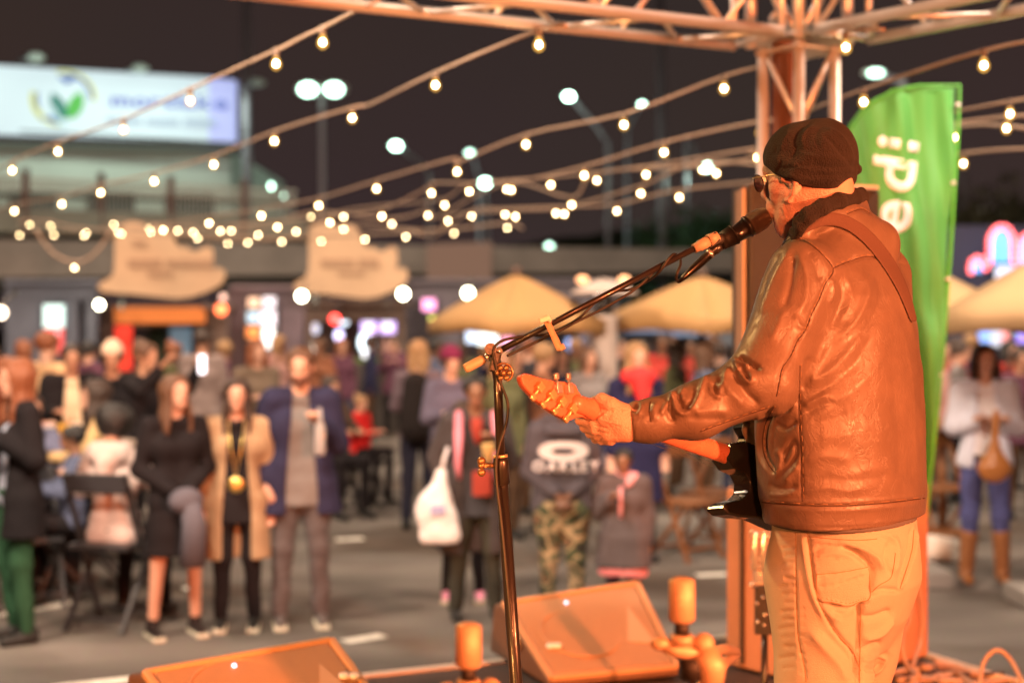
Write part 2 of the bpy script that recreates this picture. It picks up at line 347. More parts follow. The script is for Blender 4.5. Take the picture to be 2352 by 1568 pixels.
addh(hz([(1420, 1235), (1280, 1235), (1180, 1210), (1160, 1130), (1210, 1090)], [2.836, 2.845, 2.875, 2.90, 2.905], [.016, .0110, .0102, .009, .008]), .005)
addh(hz([(1440, 1290), (1330, 1300), (1250, 1285), (1235, 1210), (1280, 1160)], [2.84, 2.855, 2.885, 2.905, 2.91], [.014, .0098, .0092, .008, .0075]), .005)
prims = head+torso_body+arm_l+arm_r+legs_b+hand
ks = hk+[.03]*(len(torso_body)+len(arm_l)+len(arm_r)+len(legs_b))+hks
ks[len(head)+1+2+3:len(head)+1+2+3+9] = [.005]*9
def face_post(V, Q):
    N = normals(V, Q)
    st = [(ZF([(790, 1110), (800, 1180), (835, 1215)]), 3.2, -.0028), (ZF([(850, 1085), (862, 1190), (915, 1290), (930, 1340)]), 2.4, -.0026),
          (ZF([(820, 1060), (830, 1150), (880, 1250)]), 3.0, .0018), (ZF([(850, 1270), (880, 1340), (870, 1390)]), 2.2, -.0024), (ZF([(745, 1220), (770, 1300), (785, 1390)]), 3.0, .0016),
          (ZF([(700, 1110), (770, 1150)]), 3, -.001), (ZF([(900, 1080), (950, 1200), (960, 1340)]), 4, .0016), (ZF([(640, 800), (680, 760), (720, 740)]), 2, -.0018), (ZF([(650, 840), (690, 800)]), 2, -.0014),
          (ZE([(1450, 870), (1560, 900), (1640, 950)]), 2.4, .0024), (ZE([(1380, 1060), (1500, 1090), (1620, 1100)]), 2.5, .0018), (ZE([(1400, 960), (1330, 1000), (1270, 1030)]), 4.5, .0036), (ZE([(1340, 905), (1400, 925), (1480, 920)]), 2.6, -.003), (ZE([(1150, 1015), (1260, 1015), (1330, 960)]), 2.4, -.004),
          (ZE([(1230, 1120), (1300, 1130), (1400, 1150)]), 1.8, -.0030), (ZE([(1260, 1195), (1340, 1210), (1420, 1215)]), 1.8, -.0030), (ZE([(1120, 1020), (1200, 1010), (1290, 980)]), 1.8, -.0016)]
    return stroke_disp(V, N, st)
nh = len(head); hd0 = len(head)+len(torso_body)+len(arm_l)+len(arm_r)+len(legs_b)
parts_ = [(prims[:nh], ks[:nh], .0030), (prims[nh:hd0], ks[nh:hd0], .008), ([cap(W(1500, 968, 2.835), W(1440, 972, 2.832), .030, .030)]+hand, [.01]+hks, .0019)]
VV, QQ, nv = [], [], 0
for pr_, kk_, vx_ in parts_:
    v_, q_ = sdf(pr_, vx_, .02, ks=kk_); v_ = relax(v_, q_, 1); v_ = face_post(v_, q_); VV.append(v_); QQ.append(q_+nv); nv += len(v_)
body = link('body', tomesh('body', np.concatenate(VV), np.concatenate(QQ)), M_skin); to_local(body, singer)
for s in (1, -1):
    eb = MB().ball(Vector(H(.030*s, .080, -.008)), .0115).build('eye', mat('eye', (.35, .32, .3), .2), None); to_local(eb, singer)

# jacket
jl = [(1.478, 1940, 3.105, .230, .152), (1.50, 1940, 3.105, .232, .152), (1.53, 1938, 3.105, .234, .158), (1.66, 1932, 3.105, .236, .162), (1.80, 1928, 3.105, .230, .158), (1.895, 1924, 3.105, .222, .150),
      (1.96, 1921, 3.105, .205, .140), (2.01, 1918, 3.105, .180, .125), (2.05, 1913, 3.10, .150, .108), (2.085, 1908, 3.10, .115, .090), (2.12, 1903, 3.10, .070, .070)]
jl = [(z, X(u, d), d, a, b) for z, u, d, a, b in jl]
Rj = lambda u, v, d, r: (W(u, v, d), r)
jp = [loft(jl, TH, 2.25),
      cap(W(1842, 630, 2.95), W(1752, 876, 2.865), .073, .066), cap(W(1752, 876, 2.865), W(1600, 944, 2.845), .066, .052), cap(W(1600, 944, 2.845), W(1492, 967, 2.835), .050, .040), cap(W(1492, 967, 2.835), W(1452, 971, 2.832), .040, .037),
      cap((.835, 3.235, 2.01), (.875, 3.34, 1.74), .072, .06), cap((.875, 3.34, 1.74), (.73, 3.41, 1.61), .058, .042),
      cap(W(1835, 548, 2.99), W(1880, 505, 3.00), .018, .020), cap(W(1880, 505, 3.0), W(1935, 478, 3.06), .020, .022), cap(W(1935, 478, 3.06), W(1968, 470, 3.12), .022, .022), cap(W(1968, 470, 3.12), W(1960, 490, 3.2), .022, .022),
      cap(W(1925, 520, 3.06), W(2010, 560, 3.12), .055, .055)]
jks = [.03, .045, .03, .03, .02, .045, .03, .012, .012, .012, .012, .04]
cuffn = W(1452, 971, 2.832)-W(1600, 944, 2.845); cuffn /= np.linalg.norm(cuffn); cp = W(1444, 972, 2.832)
def cut_cuff(q): return ((q[0]-cp[0])*cuffn[0]+(q[1]-cp[1])*cuffn[1]+(q[2]-cp[2])*cuffn[2])
nk0, nk1 = np.array(H(0, -.03, -.03)), W(1880, 520, 3.10)
def cut_neck(q): return -pdist(cap(nk0, W(1897, 512, 3.10), .07, .062), q)
def jfield(q):
    n = vnoise(q, 26, 1)*.0016+vnoise(q, 60, 3)*.0007
    lobe = vnoise((q[0]+q[2]*.35, q[1], q[2]*.55), 17, 5)*.0018
    return n+lobe
jst = []
for p_ in ([(870, 1100), (960, 1060), (1080, 1025), (1200, 1035), (1350, 1075)], [(520, 960), (600, 905), (700, 930), (800, 1010), (870, 1110), (820, 1200), (780, 1300), (730, 1400), (690, 1500), (640, 1568)]):
    jst.append((ZB(p_), 3.2, -.0035))
for p_, wd, am in [([(890, 0), (850, 80), (800, 150), (760, 240), (700, 330), (680, 420), (660, 520)], 3.2, -.004), ([(820, 310), (815, 500), (818, 700), (830, 900), (832, 1100), (838, 1240)], 2.4, -.0035),
        ([(640, 600), (580, 720), (565, 860), (595, 970), (650, 1045)], 5.5, -.016), ([(655, 600), (650, 700), (640, 800), (640, 920)], 2, -.002), ([(540, 640), (530, 800), (545, 950), (620, 1060)], 5, .005),
        ([(560, 1245), (830, 1265), (1100, 1270), (1400, 1250), (1685, 1215)], 2.6, -.004), ([(560, 1225), (830, 1243), (1100, 1248), (1400, 1228), (1680, 1192)], 3.5, .003), ([(140, 760), (280, 710), (450, 650), (600, 600)], 2.2, -.003),
        # folds of the back
        ([(1250, 60), (1150, 220), (1020, 350), (860, 450)], 11, .007), ([(1320, 100), (1200, 300), (1040, 430), (860, 560)], 12, -.006), ([(1420, 160), (1330, 330), (1150, 500), (960, 600)], 14, .005),
        ([(1520, 60), (1560, 260), (1590, 500), (1600, 800), (1610, 1050)], 12, .006), ([(1450, 300), (1480, 600), (1500, 900), (1490, 1100)], 15, -.004), ([(850, 590), (930, 540), (1010, 505)], 7, .006), ([(860, 640), (950, 590), (1060, 560)], 8, -.005),
        ([(850, 1180), (1000, 1145), (1150, 1165), (1300, 1130)], 8, .003), ([(860, 1110), (1050, 1080), (1250, 1095), (1450, 1050)], 12, -.002), ([(1000, 1030), (1150, 1060), (1300, 1020), (1500, 1000)], 13, .002), ([(860, 960), (1000, 930), (1150, 950)], 12, .004),
        ([(900, 700), (1000, 690), (1150, 640)], 14, -.004), ([(950, 800), (1100, 790), (1300, 740)], 14, .0035), ([(900, 250), (850, 380), (845, 480)], 9, -.009), ([(1000, 150), (930, 300), (900, 420)], 9, .006),
        # side panel
        ([(690, 650), (760, 630), (790, 560)], 6, .006), ([(650, 700), (720, 740), (800, 680)], 6, -.006), ([(700, 980), (740, 870), (780, 840), (790, 920), (730, 1020)], 6, -.008), ([(660, 880), (690, 960), (650, 1080)], 6, .006), ([(720, 1100), (760, 1050), (810, 1000)], 6, .006), ([(600, 1120), (680, 1150), (800, 1130)], 6, -.005), ([(600, 1190), (700, 1200), (810, 1170)], 4, .004),
        ([(700, 1290), (900, 1300), (1200, 1300), (1640, 1260)], 4, .0018), ([(570, 1400), (840, 1420), (1200, 1415), (1690, 1370)], 2.2, -.0025)]:
    jst.append((ZA(p_), wd*1.1, am*(.7 if wd > 8 else .9)))
for p_, wd, am in [([(1240, 1140), (1225, 1250), (1262, 1375), (1350, 1432), (1440, 1405)], 4.5, .008), ([(1285, 1180), (1300, 1270), (1350, 1350)], 5.5, -.013), ([(1250, 1170), (1120, 1330), (1050, 1450)], 4.5, .008), ([(1180, 1230), (1170, 1400), (1220, 1540)], 7, -.009),
        ([(1655, 950), (1600, 1080), (1510, 1280), (1440, 1400)], 6, .010), ([(1700, 1030), (1710, 1130), (1770, 1210), (1830, 1180)], 4.5, .007), ([(1730, 1020), (1770, 1110), (1800, 1190)], 5, -.011), ([(1540, 1120), (1480, 1260), (1380, 1340)], 8, -.006),
        ([(1950, 830), (1890, 960), (1850, 1100), (1780, 1250)], 6, .008), ([(2000, 880), (2080, 1040), (2200, 1200), (2340, 1330)], 11, -.010), ([(2020, 760), (2100, 900), (2200, 1020), (2255, 990), (2220, 900)], 4.5, .009), ([(2090, 840), (2160, 920), (2200, 970)], 5, -.010),
        ([(2010, 740), (2120, 780), (2200, 800), (2150, 830)], 4, .010), ([(2070, 690), (2180, 740), (2352, 850)], 5, -.015), ([(1820, 950), (1860, 1060), (1840, 1200)], 6, -.007), ([(1380, 1100), (1320, 1170), (1330, 1240)], 5, .006),
        ([(1850, 1000), (1980, 1150), (2150, 1330)], 12, .006), ([(1500, 1440), (1700, 1390), (1950, 1430)], 12, .004), ([(1400, 1480), (1640, 1500), (1900, 1500)], 10, -.004),
        ([(760, 1290), (720, 1370), (690, 1350)], 4, -.008), ([(620, 1310), (700, 1290), (760, 1275)], 4, .004), ([(790, 1300), (800, 1370), (760, 1440)], 4, .005), ([(920, 1275), (905, 1400), (930, 1540)], 2.4, -.004), ([(885, 1275), (870, 1400), (895, 1540)], 2, -.002), ([(1000, 1290), (960, 1400), (990, 1520)], 6, .005)]:
    jst.append((ZC(p_), wd, am))
for p_, wd, am in [([(600, 960), (520, 1100), (450, 1250), (400, 1400)], 9, .007), ([(640, 1000), (690, 1130), (690, 1280), (640, 1400)], 9, .007), ([(610, 1020), (590, 1200), (540, 1380)], 9, -.008), ([(700, 980), (760, 1080), (790, 1180)], 8, -.007), ([(520, 1000), (440, 1130), (400, 1300)], 7, -.006),
        ([(620, 1400), (640, 1470), (690, 1500), (660, 1540)], 6, .007), ([(560, 1330), (520, 1450), (470, 1560)], 9, .005), ([(900, 1140), (940, 1260), (900, 1400), (850, 1500)], 9, -.008), ([(1060, 1130), (1095, 1260), (1030, 1420), (900, 1568)], 10, .007), ([(960, 1160), (990, 1300), (930, 1430)], 6, .004),
        ([(1150, 1120), (1180, 1280), (1120, 1450), (1000, 1568)], 11, -.005), ([(840, 1160), (870, 1220), (850, 1330)], 5, .006), ([(1300, 1200), (1350, 1380), (1380, 1540)], 10, .004), ([(960, 745), (1050, 715), (1115, 745)], 2.4, -.004), ([(900, 900), (1000, 960), (1080, 1000)], 10, .003)]:
    jst.append((ZB(p_), wd*1.1, am*.75))
def jpost(V, Q):
    N = normals(V, Q); V = stroke_disp(V, N, jst); return V
jacket = sculpt('jacket', jp, .0040, .03, M_leather, carve=[cut_cuff, cut_neck, lambda q: (1.479+.006*np.sin(q[0]*9)-q[2])], field=jfield, it=2, post=jpost, ks=jks); to_local(jacket, singer)

# trousers
tl = [(1.19, X(1930, 3.12), 3.12, .110, .095), (1.26, X(1938, 3.12), 3.12, .150, .128), (1.34, X(1945, 3.12), 3.12, .182, .146), (1.41, X(1942, 3.12), 3.12, .185, .148), (1.50, X(1940, 3.12), 3.12, .18, .14)]
tp = [loft(tl, TH, 2.3), cap(W(1880, 1330, 3.05), W(1893, 1570, 3.02), .112, .098), cap(W(1893, 1570, 3.02), (.665, 3.03, 1.0), .098, .078), cap((.665, 3.03, 1.0), (.672, 3.07, .62), .078, .062),
      cap(W(1998, 1310, 3.17), W(1970, 1480, 3.19), .104, .086), cap(W(1965, 1480, 3.19), W(1950, 1640, 3.22), .086, .08), cap(W(1950, 1640, 3.22), (.78, 3.23, .62), .078, .062)]
tst = []
for p_, wd, am in [([(380, 100), (380, 400), (385, 700), (400, 1000), (450, 1250), (470, 1400)], 2, -.003), ([(480, 110), (515, 400), (560, 650), (650, 850), (750, 1000), (870, 1130), (940, 1300)], 3.4, -.0075), ([(430, 120), (470, 400), (540, 680), (660, 900)], 6, .004),
        ([(560, 466), (750, 450), (900, 425), (1000, 405)], 1.8, -.003), ([(560, 460), (560, 660), (700, 705), (840, 735), (930, 705), (1000, 690), (1025, 630), (1010, 420)], 2.6, .0045), ([(575, 700), (700, 745), (835, 765), (1000, 720)], 3.4, -.006),
        ([(590, 580), (780, 540), (980, 480)], 2.2, -.0035), ([(620, 550), (780, 515), (970, 445)], 3, .003), ([(560, 320), (700, 280), (880, 320)], 4, .003), ([(540, 260), (640, 225), (740, 225)], 3, -.003), ([(540, 340), (640, 320), (740, 330)], 3, -.003), ([(560, 510), (650, 480), (800, 465)], 2.4, -.0025),
        ([(760, 215), (900, 280), (1000, 360), (1050, 440), (1040, 560), (1030, 650)], 6.5, -.013), ([(740, 180), (920, 230), (1070, 320), (1130, 430)], 7, .007), ([(190, 108), (480, 118), (800, 130), (1075, 120)], 2, -.003), ([(500, 175), (700, 195), (950, 245)], 3, .004),
        ([(1410, 70), (1395, 250), (1340, 440), (1285, 590)], 3, .008), ([(1380, 80), (1360, 260), (1310, 430), (1270, 560)], 3.4, -.007), ([(1140, 110), (1240, 190), (1250, 330), (1220, 470)], 7, .006), ([(1180, 200), (1150, 330), (1210, 480)], 5, -.004),
        ([(1030, 630), (1150, 600), (1270, 610)], 5, -.007), ([(950, 700), (940, 900), (935, 1100), (930, 1408)], 5.5, -.016), ([(960, 840), (1080, 830), (1200, 780)], 7, -.007), ([(960, 1030), (1100, 980), (1220, 850)], 7, .008), ([(950, 1150), (1010, 1090), (1120, 1060)], 7, -.006),
        ([(950, 1190), (1030, 1200), (1080, 1150)], 5, .005), ([(980, 1280), (1060, 1290), (1120, 1230)], 5, -.006), ([(1100, 1170), (1150, 1200), (1110, 1280), (1050, 1330)], 4, .006), ([(700, 780), (800, 815), (940, 740)], 6, -.006), ([(580, 720), (650, 800), (760, 870)], 8, .005),
        ([(620, 960), (760, 1100), (870, 1230), (930, 1360)], 11, -.006), ([(500, 950), (620, 1100), (750, 1250), (820, 1400)], 12, .006)]:
    tst.append((ZD(p_), wd, am*1.35))
for i, y in enumerate((180, 240, 300, 365, 430, 500, 560, 630, 700, 790, 860, 930, 1010, 1090, 1180, 1270)):
    a = (i*37 % 11)*3; y += (i*53 % 17)-8; tst.append((ZD([(225+a*2, y+14-a*.6), (300, y-2), (372, y-14+a*.5)]), 2.2+(i % 3)*.8, -.0026-.0010*(i*7 % 4)))
for i, y in enumerate((150, 210, 270, 330, 395, 455, 520, 590)): tst.append((ZD([(490+y*.1, y), (530+y*.1, y-8), (575+y*.1, y-6)]), 1.6, -.0025))
for i, y in enumerate((760, 830, 900, 980, 1060, 1140, 1220, 1300)): tst.append((ZD([(330+y*.06, y), (372+y*.06, y+12), (410+y*.06, y+2)]), 1.8, -.003))
trousers = sculpt('trousers', tp, .0042, .035, M_jean, carve=[lambda q: q[2]-1.475, lambda q: .60-q[2]], field=lambda q: vnoise(q, 22, 9)*.0025, it=1, post=lambda V, Q: stroke_disp(V, normals(V, Q), tst), ks=[.03, .04, .03, .03, .022, .03, .03]); to_local(trousers, singer)
shirt = sculpt('shirt', [loft([(1.470, X(1938, 3.105), 3.105, .205, .138), (1.50, X(1938, 3.105), 3.105, .2, .138)], TH)], .008, .02, mat('grey cotton', (.12, .115, .12), .9)); to_local(shirt, singer)
for x, y, a in ((.66, 3.03, 20), (.80, 3.22, 35)):
    fd = np.array([-math.sin(R(40)), math.cos(R(40)), 0]); c = np.array([x, y, ST+.055])
    sh = sculpt('shoe', [cap(c-fd*.03, c+fd*.17-np.array([0, 0, .018]), .05, .036), cap(c-fd*.03, c-fd*.03+np.array([0, 0, .05]), .045, .05)], .008, .02, mat('brown shoe leather', (.10, .05, .03), .5), carve=lambda q: ST+.004-q[2]); to_local(sh, singer)

# knitted cap
cp_ = [cap(W(1834, 358, 3.06), W(1890, 354, 3.09), .067, .071), cap(W(1828, 362, 3.11), W(1885, 358, 3.12), .066, .070), cap(W(1797, 362, 3.08), W(1828, 338, 3.09), .036, .046), cap(W(1886, 368, 3.03), W(1893, 376, 3.08), .067, .068), cap(W(1888, 338, 3.09), W(1876, 336, 3.10), .052, .048),
       cap(W(1784, 372, 3.05), W(1830, 398, 3.00), .024, .022), cap(W(1802, 374, 3.03), W(1850, 385, 3.00), .026, .030), cap(W(1830, 400, 3.0), W(1905, 412, 3.0), .020, .022), cap(W(1905, 412, 3.0), W(1944, 408, 3.06), .020, .020), cap(W(1944, 408, 3.06), W(1940, 404, 3.14), .020, .020), cap(W(1966, 388, 3.08), W(1968, 389, 3.10), .011, .012)]
def cap_cut(q):
    u = CU+q[0]/q[1]*F; v = HV-(q[2]-CH)/q[1]*F
    lim = np.interp(u, [1700, 1757, 1779, 1797, 1815, 1840, 1870, 1904, 1940, 1966, 2000], [372, 380, 400, 406, 410, 425, 432, 434, 431, 426, 420])
    return (v-lim)*.00094*.8
cst = [(ZF(p_), wd, am) for p_, wd, am in [([(720, 320), (740, 420), (700, 500)], 3, -.003), ([(800, 560), (770, 640), (735, 700)], 2, -.004), ([(760, 650), (900, 640), (1100, 610), (1400, 640), (1690, 620)], 4, -.005), ([(800, 720), (1000, 760), (1300, 780), (1660, 730)], 5, .004),
        ([(1150, 130), (1020, 200), (960, 320), (960, 450), (880, 560)], 6, -.0035), ([(1180, 170), (1080, 230), (1040, 330), (1080, 430)], 6, .005), ([(1290, 160), (1210, 220), (1200, 340), (1250, 450)], 6, -.003), ([(1320, 200), (1420, 240), (1520, 330), (1620, 520)], 5, .005),
        ([(1290, 260), (1380, 330), (1500, 480), (1620, 620)], 6, -.005), ([(900, 220), (830, 330), (800, 450)], 6, .004), ([(650, 400), (700, 560), (760, 640)], 3, -.002), ([(1000, 480), (1200, 520), (1500, 540), (1660, 560)], 6, .004), ([(900, 600), (1100, 660), (1400, 690), (1680, 670)], 5, .004)]]
beanie = sculpt('knit_cap', cp_, .0036, .02, M_knit, carve=cap_cut, it=1, ks=[.02, .03, .02, .02, .03, .010, .012, .010, .010, .010, .006], post=lambda V, Q: stroke_disp(V, normals(V, Q), cst)); to_local(beanie, singer)
col_pts = [(1824, 534, 2.995), (1832, 508, 2.968), (1852, 487, 2.955), (1885, 468, 2.962), (1925, 453, 2.995), (1962, 443, 3.05), (1978, 441, 3.13), (1890, 470, 3.21), (1835, 510, 3.17), (1818, 536, 3.10), (1824, 534, 2.995)]
cq = [W(*p) for p in col_pts]
collar = sculpt('knit_collar', [cap(cq[i], cq[i+1], .0085, .0085) for i in range(10)]+[cap(cq[i]+np.array([.005, -.007, -.015]), cq[i+1]+np.array([.005, -.007, -.013]), .009, .009) for i in range(10)], .003, .012, M_knit); to_local(collar, singer)

# glasses
gl = empty('eyeglasses', tuple(HC), 0); gl.parent = singer; gl.matrix_parent_inverse = Matrix.Translation(singer.location).inverted()
def HM(c): return Matrix(((hl[0], hu2[0], hf2[0], c[0]), (hl[1], hu2[1], hf2[1], c[1]), (hl[2], hu2[2], hf2[2], c[2]), (0, 0, 0, 1)))
M_lens = mat('tinted lens', (.25, .15, .15), .05, trans=.85, coat=.5)
for s in (1, -1):
    c = H(.033*s, .112, -.014); ring = []
    for k in range(24):
        a = 2*math.pi*k/24; ring.append(Vector(c+hl*(.0235*math.cos(a))+hu2*(.0205*math.sin(a)*(1 if math.sin(a) < 0 else .85))+hf2*(-.004*abs(math.cos(a))*(s*math.cos(a) > 0))))
    m_ = MB().tube(ring+ring[:2], .0013, 6, False).build('rim', M_black); to_local(m_, singer); m_.parent = gl; m_.matrix_parent_inverse = Matrix.Translation(gl.location).inverted()
    m_ = MB().poly([p for p in ring], .0015, tuple(hf2)).build('lens', M_lens); m_.parent = gl; m_.matrix_parent_inverse = Matrix.Translation(gl.location).inverted()
    m_ = MB().tube([Vector(H(.059*s, .110, -.006)), Vector(H(.075*s, .06, -.008)), Vector(H(.083*s, .0, -.010)), Vector(H(.083*s, -.02, -.022))], .0012, 6).build('temple', M_gold); m_.parent = gl; m_.matrix_parent_inverse = Matrix.Translation(gl.location).inverted()
m_ = MB().tube([Vector(H(.008, .114, -.012)), Vector(H(0, .117, -.008)), Vector(H(-.008, .114, -.012))], .0012, 6).build('bridge', M_gold); m_.parent = gl; m_.matrix_parent_inverse = Matrix.Translation(gl.location).inverted()
rg = ZE([(1222, 1262)])[0]; rr = [Vector(W(rg[0]+3.6*math.cos(a), rg[1]+8.5*math.sin(a), 2.868-.011*math.cos(a)-.002)) for a in np.linspace(0, 2*math.pi, 16)]
m_ = MB().tube(rr, .0011, 6, False).build('finger_ring', M_gold); to_local(m_, singer)

# ------------------------------------------------------------------ guitar
A0, A1 = W(1690, 1050, 3.12), W(1336, 931, 2.80); TIP = W(1200, 862, 2.68)
ax = A1-A0; ax /= np.linalg.norm(ax); nb = np.array([.788, -.616, .12]); nb -= ax*(nb@ax); nb /= np.linalg.norm(nb); up = np.cross(ax, nb); up *= np.sign(up[2])
def onplane(u, v, p0, n=None):
    n = nb if n is None else n; d = np.array([(u-CU)/F, 1, (HV-v)/F]); o = np.array([0, 0, CH]); t = ((p0-o)@n)/(d@n); return Vector(o+d*t)
guitar = empty('electric_guitar', tuple(A0), 0, 'electric guitar with an orange-tinted maple headstock and black body held by the singer', 'guitar')
def gp(o, par=None):
    o.parent = guitar; o.matrix_parent_inverse = Matrix.Translation(guitar.location).inverted(); return o
M_maple = mat('satin maple', (.60, .19, .11), .28, bump=.05, bscale=40, var=.08, vscale=25, coat=.3)
hs = [(1199.5, 860), (1208, 857), (1225, 861), (1241, 867), (1258, 871), (1275, 874), (1298, 876), (1316, 878), (1324, 885), (1329, 896), (1337, 907), (1352, 915), (1372, 926), (1362, 966), (1340, 957), (1324, 958), (1317, 963), (1310, 965), (1296, 960), (1282, 953), (1264, 941), (1247, 929), (1232, 916), (1219, 902), (1210, 893), (1203, 883), (1198, 870)]
hn = np.cross(TIP-A1, up); hn /= np.linalg.norm(hn); hn *= np.sign(hn@nb)
o = MB().poly([onplane(u, v, A1, hn) for u, v in hs], .015, tuple(-hn)).build('headstock', M_maple, bevel=.0035); gp(o)
nk = [cap(A1+ax*.012, A1-ax*.03, .0195, .019, nb, .8), cap(A1-ax*.03, A0+ax*.022, .0195, .0220, nb, .8)]
o = sculpt('neck', nk, .0035, .01, M_maple, it=2); gp(o)
o = MB().bar(Vector(A1-nb*.017), Vector(A0-nb*.021), .046, .005).build('fretboard', mat('rosewood', (.07, .03, .018), .5, var=.2, vscale=60)); gp(o)
o = MB().bar(Vector(A1-nb*.019-up*.021), Vector(A1-nb*.019+up*.021), .005, .006).build('nut', mat('bone', (.8, .75, .6), .4)); gp(o)
bo = [(1683, 1016), (1672, 1050), (1690, 1076), (1716, 1088), (1726, 1108), (1724, 1130), (1708, 1146), (1680, 1152), (1665, 1160), (1663, 1170), (1675, 1181), (1704, 1187), (1745, 1190), (1800, 1215), (1850, 1222), (1890, 1190), (1905, 1130), (1890, 1070), (1850, 1030), (1800, 1020), (1775, 1000), (1752, 975), (1728, 965), (1722, 978), (1735, 1000), (1730, 1014)]
B0 = A0+nb*.019
o = MB().poly([onplane(u, v, B0) for u, v in bo], .050, tuple(-nb)).build('body', M_black, bevel=.011); gp(o)
for i in range(6):
    a = A1-nb*.022+up*(-.0165+.0066*i); b = A0-ax*.22-nb*.05+up*(-.026+.0104*i)
    o = MB().tube([Vector(a), Vector(b)], .0005, 4).build('string', M_chrome); gp(o)
for (px, py), (kx, ky) in [((1282, 893), (1277.6, 864)), ((1308, 893), (1305, 864)), ((1240, 889), (1224, 912)), ((1268, 906), (1248, 929)), ((1291, 922), (1274, 944)), ((1315.5, 938), (1300, 962))]:
    a = np.array(onplane(px, py, A1+hn*.006, hn)); b = np.array(onplane(kx, ky, A1+hn*.005, hn)); dr = (b-a)/np.linalg.norm(b-a); sd = np.cross(dr, hn)
    q = Matrix(((sd[0], dr[0], hn[0]), (sd[1], dr[1], hn[1]), (sd[2], dr[2], hn[2]))).to_euler()
    m_ = MB().box(Vector(a), (.017, .018, .011), q, .002); m_.tube([Vector(a), Vector(a+dr*.010), Vector(b-dr*.006)], [.0045, .0032, .0028], 10)
    tn = m_.build('tuning_peg', M_gold if ky > 880 else M_chrome); gp(tn)
    kb = MB().box(Vector(b), (.013, .013, .0075), q, .003).build('button', M_gold if ky > 880 else M_chrome); kb.parent = tn
    kb.matrix_parent_inverse = Matrix.Translation(guitar.location).inverted() @ Matrix(); kb.matrix_parent_inverse = Matrix.Translation(guitar.location).inverted()
    tn.matrix_parent_inverse = Matrix.Translation(guitar.location).inverted()
    kb.matrix_parent_inverse = Matrix()
# strap lies on the jacket: its line is projected onto the leather
from mathutils.bvhtree import BVHTree
dg = bpy.context.evaluated_depsgraph_get(); bvh = BVHTree.FromPolygons([v.co.copy() for v in jacket.data.vertices], [tuple(p.vertices) for p in jacket.data.polygons])
sline = ZB([(640, 850), (700, 806), (760, 786), (830, 776), (900, 782), (970, 806), (1040, 850), (1110, 912), (1180, 995), (1240, 1080), (1295, 1175), (1340, 1275), (1375, 1375), (1398, 1450)])
top_, bot_ = [], []
for i, (u, v) in enumerate(sline):
    a = np.array(sline[max(0, i-1)]); b = np.array(sline[min(len(sline)-1, i+1)]); t = (b-a)/np.linalg.norm(b-a); nn = np.array([t[1], -t[0]]); hw = 15.5 if i < 10 else 15.5-(i-9)*2
    row = []
    for s in np.linspace(-1, 1, 5):
        uu, vv = u+nn[0]*hw*s, v+nn[1]*hw*s
        for _t in range(40):
            dr = Vector(((uu-CU)/F, 1, (HV-vv)/F)).normalized(); hit = bvh.ray_cast(Vector((0, 0, CH)), dr)
            if hit[0] or u < 1950: break
            uu -= 1.2
        row.append((hit[0]-dr*.006+hit[1]*.001) if hit[0] else None)
    if all(r is not None for r in row): top_.append(row)
smb = MB(); rows = []
for r in top_: rows.append([smb.b.verts.new(p) for p in r])
for i in range(len(rows)-1):
    for j in range(4): f_ = smb.b.faces.new((rows[i][j], rows[i][j+1], rows[i+1][j+1], rows[i+1][j])); f_.smooth = True
strap = smb.build('strap', mat('brown suede', (.10, .055, .04), .85, bump=.3, bscale=300)); q = strap.modifiers.new('thick', 'SOLIDIFY'); q.thickness = .004; q.offset = 0; q = strap.modifiers.new('sub', 'SUBSURF'); q.levels = 1; q.render_levels = 2; gp(strap)
o = MB().tube([Vector(W(1860, 505, 2.99)), Vector(W(1815, 560, 3.08)), Vector(W(1770, 700, 3.2)), Vector(W(1745, 860, 3.22)), Vector(W(1735, 985, 3.18))], .012, 8).build('strap', MATS['brown suede']); gp(o)
for i, (a, b) in enumerate([((1696, 950), (1742, 985)), ((1712, 985), (1742, 1055))]):
    o = sculpt('jacket_front', [cap(W(*a, 3.13), W(*b, 3.17), .014, .016, (.6, -.5, 0), .5), cap(W(a[0]+26, a[1]-14, 3.13), W(b[0]+10, b[1]+5, 3.19), .014, .02)], .005, .01, M_leather) ; to_local(o, singer)

# stitched seams: thin raised thread lying on the leather and the twill
tbvh = BVHTree.FromPolygons([v.co.copy() for v in trousers.data.vertices], [tuple(p.vertices) for p in trousers.data.polygons])
def seam(tree_, pts, r, m, off=.0, name='seam', dash=None):
    p = smooth([np.array([x, y, 0.]) for x, y in pts], 14); out = []; mb_ = MB(); any_ = False
    for x, y, _ in p:
        d_ = Vector(((x-CU)/F, 1, (HV-y)/F)).normalized(); h = tree_.ray_cast(Vector((0, 0, CH)), d_)
        out.append(h[0]+h[1]*r*.25-d_*off if h[0] else None)
    run = []
    for i, q_ in enumerate(out+[None]):
        if q_ is not None and (not run or (q_-run[-1]).length < .02) and not (dash and i % dash == dash-1): run.append(q_); continue
        if len(run) > 1: mb_.tube(run, r, 5); any_ = True
        run = [q_] if q_ is not None and not (dash and i % dash == dash-1) else []
    if any_: to_local(mb_.build(name, m), singer)
M_thr = mat('dark seam', (.045, .020, .010), .7); M_thr2 = mat('twill seam', (.34, .22, .12), .8); M_st = mat('light stitching', (.30, .18, .09), .6)
for p_ in ([(870, 1100), (960, 1060), (1080, 1025), (1170, 1030)], [(520, 960), (600, 905), (700, 930), (800, 1010), (870, 1110), (820, 1200), (780, 1300), (730, 1400), (690, 1500), (640, 1568)], [(960, 745), (1050, 715), (1110, 742)]):
    seam(bvh, ZB(p_), .0011, M_thr); seam(bvh, [(x-2, y-4.5) for x, y in ZB(p_)], .0007, M_st, name='stitching', dash=5)
